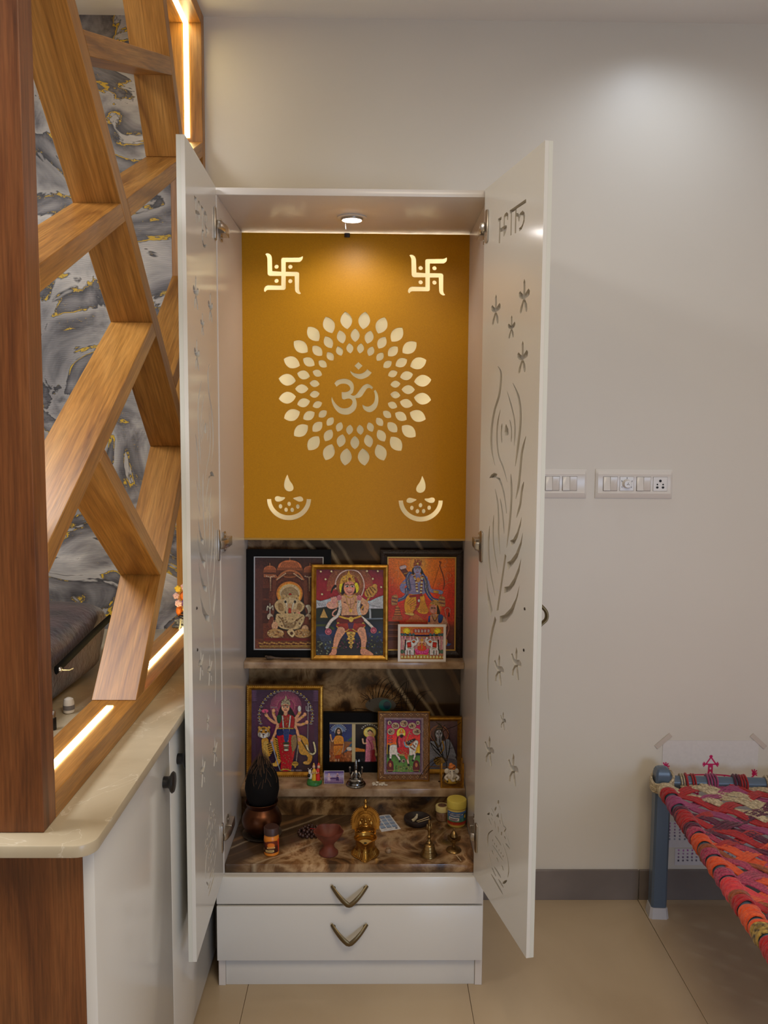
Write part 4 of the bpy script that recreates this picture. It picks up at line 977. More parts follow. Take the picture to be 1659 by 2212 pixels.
def pic_rama():
    p = Pic((305, 205, 1470, 1815), 172, (226, 84, 30))
    p.grad([(205,(232,124,34)),(700,(232,92,34)),(1000,(220,62,32)),(1300,(206,70,44)),(1420,(126,54,40)),(1815,(84,40,48))])
    p.ell(1480, 900, 420, 520, (206,44,34), a=.85, soft=1); p.ell(310, 950, 330, 420, (206,44,34), a=.8, soft=1); p.ell(830, 480, 560, 420, (244,150,30), a=.9, soft=.9); p.ell(825, 330, 200, 190, (252,206,90), a=.8, soft=.9)
    for pts in ([(500,320),(525,360),(500,390)],[(440,440),(490,440),(500,510),(485,560)],[(350,560),(405,580),(380,680)],[(480,690),(510,720),(495,760)],[(1300,250),(1320,300),(1270,340),(1300,370),(1230,390)],[(1310,540),(1300,500),(1340,480),(1380,510),(1370,560)],[(1280,600),(1330,560),(1320,620)],[(1270,690),(1330,650),(1390,640)],[(1170,700),(1165,670),(1200,660)],[(1100,220),(1120,260)]): p.line(pts, 9, (248,150,92), .8)
    p.rays(820, 310, 95, 130, 30, 14, (226,160,70)); p.ring(820, 310, 125, 120, 8, (220,150,60))
    # bow
    p.line([(1200,300),(1190,290),(1215,300),(1200,370),(1250,510),(1275,650),(1260,760),(1215,870)], 15, (150,60,34)); p.line([(1198,330),(1075,750)], 3, (150,40,24)); p.line([(1260,770),(1200,950)], 14, (214,120,46))
    # quiver
    p.line([(560,400),(640,520)], 90, (120,60,40)); p.line([(545,395),(600,380)], 60, (220,190,190)); p.line([(590,500),(690,470)], 14, GOLD)
    # arms
    B = (146,140,186); BD = (110,106,158)
    p.line([(640,620),(560,720),(600,800),(740,810)], (90, 66), B); p.line([(980,640),(1040,780),(1190,800)], (80, 50), B); p.ell(1210, 815, 46, 34, B); p.ell(745, 800, 52, 40, B); p.line([(1110,800),(1160,810)], 46, GOLD); p.line([(560,660),(620,650)], 14, GOLD)
    # torso
    p.poly([(640,560),(730,520),(900,515),(990,560),(980,700),(940,840),(700,840),(680,700)], B, True); p.line([(700,680),(800,690),(900,670)], 5, BD); p.line([(810,620),(815,800)], 5, BD)
    # face
    p.poly([(740,400),(720,480),(760,520),(770,400)], (30,22,30), True); p.poly([(870,390),(920,480),(905,520),(865,470)], (30,22,30), True)
    p.line([(820,480),(820,540)], 74, B); p.ell(815, 425, 66, 84, (164,158,202))
    for x in (788, 846): p.ell(x, 410, 19, 9, (240,238,240)); p.ell(x, 411, 8, 8, (30,24,40)); p.line([(x-24,396),(x,388),(x+22,396)], 5, (40,34,50))
    p.line([(818,420),(812,450)], 4, BD); p.line([(796,470),(816,476),(838,468)], 7, (190,90,110)); p.line([(816,370),(816,395)], 6, (200,60,40))
    p.poly([(742,380),(745,300),(775,255),(820,235),(865,255),(900,310),(902,375),(820,345)], (222,140,60), True); p.poly([(760,370),(772,300),(820,260),(868,300),(885,365),(820,340)], (184,84,40), True); p.specks((755,260,890,365), 50, (5,9), [(240,184,90),(150,60,30)], 3); p.ell(822, 322, 18, 20, (240,190,90))
    # blue scarf
    for pts, ww in (([(690,490),(650,580),(680,760)],66), ([(910,520),(960,640),(980,790),(1070,930),(1180,960)],62), ([(640,760),(640,850),(580,920),(500,950)],62)):
        p.line(pts, ww, (36,84,150)); p.line([(x-10,y-10) for x, y in pts], 8, (226,220,210)); p.line([(x+16,y+14) for x, y in pts], 6, (220,170,90))
    for cx, cy, sg in ((430,955,-1), (1240,975,1)):
        p.poly([(cx-sg*50,cy-90),(cx+sg*40,cy-70),(cx+sg*50,cy+80),(cx-sg*50,cy+60)], (190,120,70), True)
        for k in range(5): p.line([(cx-40,cy-70+k*30),(cx+44,cy-60+k*32)], 8, (40,60,100) if k % 2 else (232,200,130))
    # garland
    for pts in ([(760,530),(800,640),(805,720),(815,800)], [(905,530),(890,640),(885,740),(880,830),(910,900),(930,980)]):
        P = catmull(pts, 5)
        for i, q in enumerate(P): p.ell(q[0], q[1], 20, 17, ((232,226,222), (150,50,60), (236,200,120))[i % 3])
    p.line([(770,540),(835,640),(880,540)], 14, GOLD); p.ell(830, 590, 26, 30, (226,160,70))
    # dhoti
    p.poly([(650,880),(760,850),(920,860),(960,1000),(1010,1130),(960,1190),(850,1170),(800,1120),(720,1190),(620,1160),(600,1020)], (236,164,34), True)
    for k in range(7): p.line([(640+k*20,1000+k*20),(740+k*22,900+k*35)], 6, (190,104,20)); p.line([(850+k*16,960),(880+k*22,1150)], 5, (196,110,22))
    p.poly([(680,870),(900,840),(910,880),(690,905)], (170,30,34)); p.poly([(800,870),(860,870),(850,1050),(740,1180),(800,1040)], (186,36,34), True); p.line([(840,880),(845,980)], 30, (180,40,40)); p.ell(845, 960, 20, 26, (230,220,210))
    p.line([(690,1040),(780,990)], 12, (226,130,60)); p.line([(700,1090),(820,1030)], 12, (226,130,60)); p.line([(720,1150),(820,1080)], 12, (226,130,60))
    p.poly([(650,1310),(720,1230),(790,1190),(860,1230),(940,1310)], (206,110,52)); p.poly([(640,1300),(960,1300),(980,1330),(620,1330)], (190,96,50)); p.poly([(610,1170),(760,1180),(740,1220),(640,1200)], (236,190,90), True)
    # temple
    p.poly([(478,1040),(500,1060),(548,1230),(420,1230),(455,1060)], (206,120,60)); 
    for k in range(4): p.line([(448-k*8,1090+k*42),(520+k*10,1090+k*42)], 8, (104,50,30))
    p.poly([(400,1235),(560,1235),(575,1300),(390,1300)], (180,96,56)); p.poly([(320,1320),(520,1320),(520,1800),(320,1800)], (108,56,46)); 
    for y in (1380, 1480, 1590): p.poly([(330,y),(510,y),(510,y+60),(330,y+60)], (84,40,38)); p.line([(320,y-12),(520,y-12)], 10, (150,84,60))
    # kneeling figure
    p.ell(1120, 1090, 130, 130, (240,214,70), a=.9, soft=.7); p.poly([(1040,1020),(1060,970),(1120,945),(1180,965),(1200,1040),(1120,1020)], (196,150,80), True); p.specks((1050,960,1190,1030), 24, (4,8), [(120,80,40),(240,200,120)], 3)
    p.poly([(1160,1030),(1210,1180),(1160,1200)], (40,26,26), True); p.ell(1095, 1105, 62, 78, (206,140,122)); p.ell(1075, 1138, 36, 26, (222,150,136)); p.ell(1070, 1085, 14, 7, (40,20,20)); p.ell(1112, 1085, 14, 7, (40,20,20))
    p.poly([(1030,1220),(1180,1190),(1300,1260),(1310,1420),(1020,1420)], (206,150,120), True); p.poly([(1180,1200),(1260,1220),(1230,1330),(1180,1330)], (36,80,150), True); p.poly([(1010,1230),(1040,1215),(1035,1330),(1005,1330)], (36,80,150)); p.line([(1060,1200),(1110,1270),(1170,1200)], 14, GOLD); p.line([(1070,1220),(1120,1310),(1170,1220)], 10, (140,70,60))
    p.line([(1300,1180),(1290,1110),(1330,1075),(1375,1110),(1362,1200)], (14, 18), (226,130,110)); p.line([(1300,1180),(1330,1310),(1360,1440),(1310,1600)], 15, (226,120,96)); p.line([(1360,1170),(1355,1225)], 18, (40,26,26))
    p.poly([(1320,1600),(1350,1690),(1400,1700),(1360,1740),(1300,1720)], (60,90,160), True); p.poly([(1300,1600),(1340,1650),(1320,1730),(1280,1690)], (206,140,60), True)
    return p.noise(.08, 6, 1)
def pic_lakshmi():
    p = Pic((520, 1380, 1250, 1915), 112, (214, 150, 120))
    p.grad([(1380,(206,120,50)),(1490,(198,110,70)),(1530,(150,90,100)),(1600,(210,170,160)),(1800,(190,130,130)),(1915,(214,150,70))])
    for x in (625, 1150): p.ell(x, 1450, 60, 52, (244,220,60)); p.ring(x, 1450, 46, 40, 6, (206,150,40)); p.ring(x, 1450, 78, 66, 12, (214,140,60))
    p.poly([(740,1410),(1030,1410),(1030,1480),(740,1480)], (196,80,70))
    for k in range(5): p.poly([(760+k*54,1425),(796+k*54,1425),(796+k*54,1470),(760+k*54,1470)], (244,220,210)); p.line([(765+k*54,1448),(792+k*54,1448)], 8, (190,60,70))
    p.line([(530,1500),(700,1525),(885,1528),(1080,1525),(1245,1500)], 26, (40,36,90)); p.line([(530,1525),(885,1545),(1245,1525)], 8, (232,180,70))
    for x in (550, 600, 685, 740, 1030, 1090, 1180, 1225):
        p.poly([(x-14,1520),(x+14,1520),(x+14,1800),(x-14,1800)], (240,196,200)); p.line([(x-5,1530),(x-5,1790)], 7, (206,90,120)); p.ell(x, 1510, 24, 24, (90,110,110)); p.ell(x, 1790, 26, 34, (100,120,100))
    for sg in (-1, 1):
        X = lambda v: 885+sg*(885-v)*-1 if sg < 0 else 885+(885-v)
        f = (lambda v: v) if sg < 0 else (lambda v: 1770-v)
        p.ell(f(665), 1690, 78, 84, (232,226,226)); p.ell(f(750), 1640, 54, 56, (236,230,230)); p.line([(f(770),1640),(f(815),1620),(f(805),1560),(f(790),1570)], (40,20), (236,230,230))
        for xx in (615, 660, 705, 735): p.line([(f(xx),1740),(f(xx),1830)], 34, (226,220,222))
        p.poly([(f(630),1640),(f(700),1630),(f(705),1720),(f(640),1720)], (206,70,60)); p.line([(f(640),1720),(f(700),1740)], 8, GOLD); p.ell(f(745), 1625, 26, 20, (220,120,60)); p.ell(f(745), 1640, 6, 6, (30,20,20)); p.line([(f(608),1600),(f(598),1760)], 18, (50,44,50))
    p.ell(885, 1800, 112, 66, (226,60,130)); 
    for k in range(7): p.ell(795+k*30, 1790+abs(k-3)*-4, 20, 42, (240,100,160), (k-3)*.2); p.line([(795+k*30,1760),(790+k*31,1820)], 4, (190,30,100))
    p.ell(885, 1855, 110, 18, (216,170,70))
    p.poly([(840,1660),(930,1660),(960,1750),(885,1780),(810,1750)], (226,90,60), True); p.ell(885, 1625, 26, 32, (240,190,140)); p.poly([(855,1610),(885,1560),(915,1610)], GOLD); p.mirror_line(885, [(860,1670),(825,1690),(835,1640)], 16, (236,180,130)); p.line([(885,1660),(885,1740)], 16, GOLD)
    for k in range(14): p.ell(550+k*54, 1880, 20, 26, (240,216,130)); p.ell(550+k*54, 1866, 9, 12, (250,240,200))
    p.line([(525,1908),(1245,1908)], 12, (190,130,50)); return p.noise(.12, 5, 1)
def pic_durga():
    p = Pic((155, 95, 1065, 1250), 160, (60, 30, 60))
    p.grad([(95,(52,28,58)),(500,(84,34,68)),(800,(70,30,58)),(1250,(48,24,44))]); p.ell(620, 520, 380, 480, (150,44,86), a=.75, soft=1); p.ell(620, 340, 200, 190, (206,84,120), a=.8, soft=.9)
    for x in (185, 1030):
        for k in range(6): p.ell(x, 120+k*26, 44, 12, (92,60,96))
        p.poly([(x-26,280),(x+26,280),(x+26,1200),(x-26,1200)], (70,40,76), a=.6)
    p.rays(620, 335, 120, 215, 72, 4, (214,110,140), .85, 0, math.pi*1.15); p.ring(620, 340, 120, 118, 4, (230,150,150))
    for k in range(27):
        a = math.radians(-20+k*220/26); x, y = 620-362*math.cos(a), 480-370*math.sin(a) if math.sin(a) > 0 else 480-280*math.sin(a)
        p.ell(x, y, 25, 10, (190,180,180)); p.ell(x, y-3, 17, 5, (70,44,60)); p.ell(x, y-17, 8, 10, (236,200,90))
    # trident
    p.line([(922,400),(918,900)], 12, (150,130,140)); p.line([(895,330),(900,390),(948,390),(950,325)], 10, (190,184,190)); p.line([(922,300),(922,400)], (6, 14), (200,194,200))
    # tiger
    T1 = (206,150,56); K = (40,24,16)
    p.poly([(780,740),(860,745),(920,800),(930,900),(910,1010),(820,1000),(790,900)], T1, True); p.line([(900,960),(950,1040),(930,1120),(890,1125)], (76, 46), T1)
    p.line([(905,880),(930,960),(980,1005),(1020,975),(1015,900),(1000,840)], 24, (226,206,160)); 
    for k in range(8): p.line([(925+k*12,955+k*8-k*k),(935+k*11,975+k*7-k*k)], 5, K)
    p.line([(340,820),(360,1000),(420,900),(480,830)], 100, T1); p.line([(470,830),(520,950),(540,1040),(500,1140),(470,1150)], (110, 50), T1); p.line([(350,850),(345,980),(370,1080)], 60, (214,170,80))
    for k in range(9): p.line([(370+k*8,870+k*28),(420+k*10,850+k*28)], 7, K); p.line([(480+k*6,800+k*32),(525+k*5,830+k*32)], 7, K); p.line([(810+k*13,770+k*22),(840+k*9,830+k*16)], 7, K)
    p.ell(325, 700, 84, 84, (210,150,50)); p.ell(262, 632, 20, 22, (190,140,70)); p.ell(392, 632, 20, 22, (190,140,70)); p.ell(322, 745, 46, 36, (236,226,214)); p.ell(268, 730, 26, 36, (232,220,206)); p.ell(380, 730, 26, 36, (232,220,206)); p.ell(318, 728, 14, 10, (120,60,50)); p.line([(318,740),(318,765)], 4, (80,40,30))
    for x in (288, 352): p.ell(x, 690, 13, 8, (40,30,20)); p.ell(x, 668, 15, 7, (232,222,200))
    for k in range(5): p.line([(300+k*9,632+k%2*6),(302+k*9,655)], 5, K); p.line([(250,680+k*20),(272,684+k*17)], 6, K); p.line([(398,680+k*20),(378,684+k*17)], 6, K)
    p.ell(470, 1150, 44, 24, (220,170,80)); p.ell(900, 1125, 44, 24, (220,170,90))
    # goddess: hair, arms
    p.poly([(560,330),(520,420),(505,520),(580,560),(600,420)], (26,18,22), True); p.poly([(670,340),(730,430),(760,540),(690,560),(650,430)], (26,18,22), True)
    A = (224,158,120)
    for pts in ([(540,560),(470,560),(400,510),(355,450)], [(540,560),(490,520),(450,440),(452,390)], [(730,560),(790,520),(840,480),(875,450)], [(730,540),(790,450),(808,410)], [(735,580),(820,590),(905,560)], [(520,570),(490,680),(440,790)], [(735,590),(780,700),(800,780)]): p.line(pts, (52, 30), A)
    for x, y in ((355,455),(452,392),(878,445),(808,412),(905,555),(432,820),(805,800)): p.ell(x, y, 24, 28, A)
    for x, y in ((385,500),(460,430),(850,480),(800,440),(860,580),(455,770),(795,760)): p.ell(x, y, 22, 8, GOLD, .5)
    p.ell(338, 400, 48, 30, (206,80,120)); p.line([(338,400),(350,445)], 5, (60,90,50)); p.ell(805, 365, 24, 44, (222,214,210)); p.line([(420,345),(500,350)], 16, (140,110,120))
    # sari
    p.poly([(540,500),(580,450),(680,450),(740,500),(730,640),(720,720),(530,720),(530,620)], (176,32,40), True); p.poly([(500,470),(560,460),(550,560),(510,560)], (40,80,50), True)
    p.poly([(520,700),(735,700),(750,900),(700,1200),(690,1235),(560,1235),(555,1100),(520,860)], (190,30,38), True); p.poly([(520,640),(735,640),(745,740),(640,720),(510,745)], (40,44,90), True)
    p.specks((560,760,720,1220), 46, (4,6), [(236,190,110)], 5); p.line([(560,1230),(625,1215),(690,1235)], 16, GOLD)
    p.line([(575,470),(590,640),(612,820)], 18, (226,216,206)); p.line([(682,470),(665,640),(646,820)], 18, (226,216,206)); p.poly([(590,650),(665,650),(650,820),(605,820)], (60,70,120), True)
    for k in range(4): p.ell(628, 850+k*32, 46-k*4, 15, ((70,80,60), (206,190,160), (120,110,90), (214,200,170))[k])
    p.line([(590,460),(625,620),(665,460)], 8, (190,50,40)); p.specks((590,460,670,640), 40, (4,7), [(214,176,100),(150,100,50)], 6); p.poly([(700,760),(760,740),(770,880),(720,970),(700,900)], (150,120,80), True)
    p.line([(640,640),(520,645)], 14, GOLD); p.line([(640,640),(720,645)], 14, GOLD)
    p.line([(430,830),(490,1060),(545,1230)], (22, 10), (176,166,170)); p.line([(790,880),(765,1100)], 16, (150,130,120)); p.ell(750, 1140, 46, 34, (196,150,60)); p.line([(715,1130),(790,1130)], 7, (120,80,30)); p.ell(750, 1180, 14, 16, (196,150,60))
    # face and crown
    p.line([(615,390),(615,440)], 50, A); p.ell(615, 350, 56, 66, (232,170,130))
    for x in (592, 640): p.ell(x, 342, 15, 7, (244,238,230)); p.ell(x, 343, 7, 7, (30,20,20)); p.line([(x-18,328),(x,322),(x+18,328)], 4, (50,26,24))
    p.line([(615,350),(612,368)], 3, (180,110,84)); p.line([(600,385),(615,389),(632,384)], 6, (190,50,60)); p.ell(615, 318, 6, 8, (190,30,40))
    p.poly([(555,320),(565,260),(600,235),(620,180),(640,235),(670,260),(678,320),(615,292)], (176,160,130), True); p.specks((562,240,672,305), 34, (4,7), [(230,214,180),(120,100,80)], 8)
    for x in (470, 715, 780, 820): p.ell(x, 1232, 26, 14, (150,130,130), a=.6)
    return p.noise(.1, 2, 1)
def pic_saint():
    p = Pic((1143, 575, 1505, 1115), 76, (30, 44, 96))
    p.grad([(575,(30,50,110)),(780,(40,60,120)),(800,(150,100,60)),(920,(190,110,60)),(1115,(150,80,44))]); p.specks((1143,580,1505,760), 30, (3,5), [(90,110,170)], 3)
    p.poly([(1150,790),(1185,700),(1225,790)], (222,220,220)); p.poly([(1150,780),(1230,780),(1230,880),(1150,880)], (190,140,100)); p.poly([(1440,780),(1505,730),(1505,780)], (60,100,70)); p.poly([(1380,940),(1505,800),(1505,840),(1400,960)], (70,100,120)); p.specks((1150,900,1300,1110), 26, (10,20), [(200,120,70),(150,80,40),(222,150,90)], 4); p.specks((1380,900,1500,1110), 26, (10,20), [(200,120,70),(150,80,40),(222,150,90)], 5); p.ell(1190, 970, 40, 30, (210,180,150)); p.ell(1470, 880, 40, 26, (220,200,180))
    p.rays(1330, 670, 55, 92, 26, 8, (160,190,230), .8, 0, math.pi); p.ell(1330, 668, 52, 52, (210,220,240)); p.ell(1330, 668, 40, 44, (236,230,224)); p.poly([(1295,650),(1330,622),(1366,650),(1372,720),(1290,720)], (40,26,22), True); p.ell(1332, 672, 22, 32, (222,170,130)); p.ell(1324,668,4,3,(30,20,20)); p.ell(1342,668,4,3,(30,20,20))
    p.line([(1282,760),(1250,790),(1235,750),(1228,710)], 20, (222,170,130)); p.line([(1380,760),(1390,850),(1375,920)], 22, (222,170,130))
    p.poly([(1280,740),(1330,715),(1390,740),(1385,830),(1280,830)], (232,150,50), True); p.poly([(1275,825),(1385,825),(1370,920),(1330,990),(1280,980)], (226,136,50), True); p.line([(1275,835),(1385,830)], 12, (170,80,30)); p.line([(1290,960),(1360,870)], 5, (240,190,120))
    p.poly([(1285,960),(1360,950),(1345,1020),(1290,1020)], (190,84,44)); p.line([(1300,1010),(1300,1090)], 20, (222,170,130)); p.line([(1332,1010),(1332,1090)], 20, (222,170,130))
    for k in range(12): a = math.pi*(.1+.8*k/11); p.ell(1330-100*math.cos(a), 670-90*math.sin(a), 8, 6, (220,226,236), a=.8)
    return p.noise(.12, 3, 1)
def pic_saintess():
    p = Pic((390, 470, 650, 905), 64, (18, 14, 16))
    p.poly([(385,700),(480,720),(480,745),(385,745)], (200,120,40)); p.poly([(590,590),(648,590),(648,690),(590,690)], (190,150,70)); p.ell(618, 625, 14, 20, (90,60,30)); p.poly([(600,780),(650,740),(650,840),(610,820)], (120,140,150), True); p.ell(620, 875, 40, 30, (214,140,50))
    p.ell(522, 555, 58, 54, (250,206,80)); p.ell(522, 555, 48, 44, (252,226,130)); p.line([(540,560),(562,640),(570,720)], (30,20), (240,180,110)); p.ell(524, 562, 20, 28, (236,180,140)); p.line([(505,545),(522,530),(545,550)], 8, (60,36,26))
    p.poly([(490,610),(525,590),(570,620),(560,720),(585,870),(500,890),(480,870),(485,700)], (222,130,150), True); p.poly([(530,730),(575,720),(580,870),(530,870)], (176,40,60)); p.line([(490,660),(465,660),(458,620)], 16, (236,180,140)); p.line([(555,640),(575,720),(578,760)], 16, (236,180,140)); p.line([(505,620),(540,700),(530,860)], 7, (190,80,110)); p.ell(525, 890, 26, 8, (230,170,130)); p.ell(580, 770, 12, 18, (226,190,130))
    p.poly([(405,880),(425,815),(440,850),(465,870),(440,900)], (206,214,224), True)
    for k in range(9): a = math.pi*(.15+.7*k/8); p.ell(522-78*math.cos(a), 545-66*math.sin(a), 7, 5, (220,216,206))
    return p.noise(.12, 8, 1)
def pic_rider():
    p = Pic((250, 570, 1010, 1560), 118, (120, 78, 34))
    p.noise(.12, 2, 2); L = (200,150,90)
    for y in (607, 1515):
        for k in range(5):
            x = 428+k*103
            for dx, dy in ((0,-16),(0,16),(-20,0),(20,0)): p.ell(x+dx, y+dy, 9, 8, L)
    for cx, cy, sx, sy in ((300,620,1,1), (955,620,-1,1), (300,1510,1,-1), (955,1510,-1,-1)):
        p.line([(cx-20*sx,cy+50*sy),(cx,cy),(cx+60*sx,cy-15*sy)], 7, L); p.line([(cx-18*sx,cy-20*sy),(cx+20*sx,cy+14*sy)], 6, L); p.ell(cx-14*sx, cy-14*sy, 12, 12, L)
    for x in (285, 305, 945, 968, 990): p.line([(x+7*math.sin(k*1.3), 710+k*30) for k in range(25)], 5, L)
    p.poly([(335,655),(925,655),(925,1475),(335,1475)], (170,140,140)); p.poly([(352,668),(908,668),(908,1460),(352,1460)], (110,70,96)); 
    for k in range(28): p.ell(358+k*20, 678, 6, 5, (230,200,214)); p.ell(358+k*20, 1450, 6, 5, (230,200,214))
    for k in range(38): p.ell(360, 680+k*20.5, 5, 6, (230,200,214)); p.ell(898, 680+k*20.5, 5, 6, (230,200,214))
    p.grad([(685,(90,40,100)),(790,(196,50,100)),(900,(226,50,60)),(1000,(236,80,44)),(1080,(248,190,50)),(1180,(246,206,60)),(1190,(90,130,60)),(1300,(96,140,64)),(1440,(110,150,70))], (375,685,880,1440))
    p.specks((480,1350,790,1435), 70, (5,10), [(60,90,40),(180,170,110),(130,120,60)], 2); p.poly([(780,1180),(830,1165),(880,1170),(880,1200),(780,1200)], (40,60,40))
    for cx, cy, rx, ry in ((505,770,58,45), (632,740,58,48), (757,770,58,45), (438,855,54,48), (824,855,58,48), (415,727,28,30), (843,727,28,30), (628,1282,28,26)):
        p.ell(cx, cy, rx, ry, (236,216,190)); p.ell(cx, cy, rx-8, ry-8, (190,150,120)); p.specks((cx-rx*.5,cy-ry*.5,cx+rx*.5,cy+ry*.5), 9, (6,11), [(230,200,160),(110,70,60),(150,60,60),(80,70,60)], int(cx)); 
    for k in range(3): p.line([(405,935+k*38),(452,935+k*38)], 16, (150,30,50)); p.line([(410,935+k*38),(448,933+k*38)], 6, (236,150,150))
    # horse
    Wt = (232,222,210)
    p.ell(480, 1110, 76, 66, Wt); p.poly([(450,1060),(540,1050),(720,1060),(790,1100),(770,1190),(700,1200),(520,1190),(440,1180)], Wt, True); p.line([(770,1130),(790,1060),(820,1010)], (90, 60), Wt); p.poly([(790,1000),(830,990),(838,1060),(800,1110),(775,1070)], Wt, True)
    p.line([(405,1060),(398,1150),(395,1230)], (30,14), (60,44,40)); p.line([(440,1170),(430,1260)], (44,26), Wt); p.line([(520,1180),(560,1240),(580,1290)], (40,22), Wt); p.line([(680,1180),(690,1260),(705,1330)], (44,24), (226,190,160)); p.line([(770,1170),(800,1190),(780,1270)], (40,20), Wt)
    for x, y in ((428,1262),(572,1285),(706,1340),(772,1275)): p.ell(x, y, 16, 16, (50,30,30))
    p.poly([(670,1010),(780,960),(810,970),(760,1010),(700,1050)], (30,26,26), True); p.specks((680,970,790,1040), 16, (6,8), [(230,220,210)], 6); p.line([(770,1040),(800,1080)], 12, (206,110,60)); p.line([(730,1080),(790,1120)], 12, (206,100,50)); p.ell(815, 1035, 6, 6, (20,16,16))
    for k in range(3): p.line([(845+k*8,975+k*18),(872,965+k*20)], 7, (226,90,60))
    # rider
    p.ell(590, 880, 66, 78, (246,216,70)); p.line([(720,850),(660,1020)], 8, (220,160,90)); p.poly([(705,870),(765,900),(720,885)], (240,220,170))
    p.poly([(540,930),(600,910),(650,930),(660,1060),(700,1150),(560,1170),(530,1100)], (206,50,70), True); p.poly([(560,1090),(690,1080),(715,1140),(690,1200),(580,1190)], (214,36,44), True); p.specks((580,1100,700,1185), 22, (4,6), [(246,200,120)], 6); p.ell(560, 1110, 56, 80, (30,22,24), .2, a=.0)
    p.line([(560,960),(570,1060)], 24, (226,90,100)); p.line([(640,950),(620,1030),(660,1060)], 24, (220,80,90)); p.ell(598, 895, 28, 34, (232,180,140)); p.poly([(572,905),(624,905),(612,940),(584,940)], (26,18,18), True); p.poly([(562,872),(575,830),(600,815),(630,840),(630,875)], (240,150,60), True); p.line([(640,1010),(660,1070),(690,1080)], 20, (150,170,190)); p.line([(595,860),(595,825)], 10, (250,230,150)); p.line([(540,940),(530,1000),(545,1080)], 14, (30,20,24))
    p.poly([(540,1180),(720,1190),(715,1215),(545,1205)], (190,160,90)); p.poly([(640,1200),(690,1190),(690,1250),(670,1260)], (206,90,50), True)
    for x in (430, 822): p.poly([(x-44,1430),(x-44,1310),(x,1270),(x+44,1310),(x+44,1430)], (110,40,36), True); p.ell(x, 1340, 22, 34, (190,110,70)); p.line([(x-40,1420),(x+40,1420)], 8, (220,170,100))
    return p
def pic_shiva():
    p = Pic((1020, 690, 1435, 1440), 74, (84, 54, 60))
    p.grad([(690,(96,66,70)),(900,(80,50,62)),(1150,(60,40,60)),(1440,(70,60,70))]); p.ell(1185, 900, 128, 130, (130,80,66)); p.ring(1185, 900, 126, 130, 7, (206,130,90)); p.ell(1185, 910, 112, 112, (110,70,66))
    Bc = (150,154,170); D = (104,108,130)
    p.poly([(1020,1050),(1110,1010),(1280,1010),(1350,1060),(1400,1230),(1440,1440),(1020,1440)], Bc, True); p.line([(1300,1020),(1345,1110),(1390,1230)], (86,60), Bc); p.line([(1320,1130),(1365,1110)], 10, D); p.ell(1060, 1080, 60, 60, Bc); p.line([(1140,1140),(1240,1140)], 5, D); p.poly([(1100,1280),(1400,1290),(1435,1440),(1020,1440)], (110,116,140), True)
    p.poly([(1120,860),(1130,980),(1160,1000),(1150,860)], (36,30,34), True); p.poly([(1220,860),(1255,960),(1225,1000),(1215,880)], (36,30,34), True); p.line([(1185,960),(1185,1010)], 66, Bc); p.ell(1180, 900, 48, 66, (186,188,202))
    for x in (1160, 1204): p.ell(x, 895, 15, 6, (60,60,80)); p.line([(x-16,882),(x+14,880)], 4, (50,50,66))
    p.line([(1180,900),(1178,925)], 3, D); p.line([(1164,945),(1182,949),(1198,944)], 5, (150,90,100)); p.line([(1182,850),(1182,868)], 5, (60,30,30)); p.poly([(1130,860),(1150,790),(1190,760),(1225,790),(1235,860),(1185,830)], (64,48,44), True); p.ell(1190, 755, 24, 28, (76,58,50)); p.line([(1150,815),(1225,812)], 7, (150,110,70))
    for k in range(3): p.line([(1120+k*4,1000),(1170+k*5,1110-k*14),(1240-k*4,1000)], 8, (110,90,60))
    p.line([(1230,1010),(1250,1120),(1200,1200)], 18, (190,150,60)); p.poly([(1110,1290),(1200,1240),(1290,1300),(1200,1380),(1140,1370)], (186,146,62), True); p.specks((1120,1260,1280,1360), 22, (5,8), [(70,46,26)], 4); p.line([(1060,1230),(1190,1230),(1330,1250)], 40, Bc)
    p.line([(1030,1400),(1430,1410)], 14, (150,110,70)); return p.noise(.1, 5, 1)
def pic_purple():
    p = Pic((0, 0, 100, 62), 46, (120, 96, 150)); p.grad([(0,(120,100,160)),(25,(186,176,206)),(40,(150,130,170)),(62,(110,84,130))]); p.poly([(0,10),(30,0),(100,0),(100,8)], (80,60,120), a=.7)
    for x, c in ((24, (214,190,206)), (68, (70,50,100))): p.ell(x, 17, 5, 7, (222,180,170)); p.line([(x,22),(x,46)], (9, 16), c); p.line([(x-12,26),(x,24),(x+12,32)], 4, (214,170,170))
    p.line([(34,36),(58,36)], 8, (90,60,110)); p.line([(10,50),(90,50)], 6, (150,120,160)); return p.noise(.2, 3, 1)

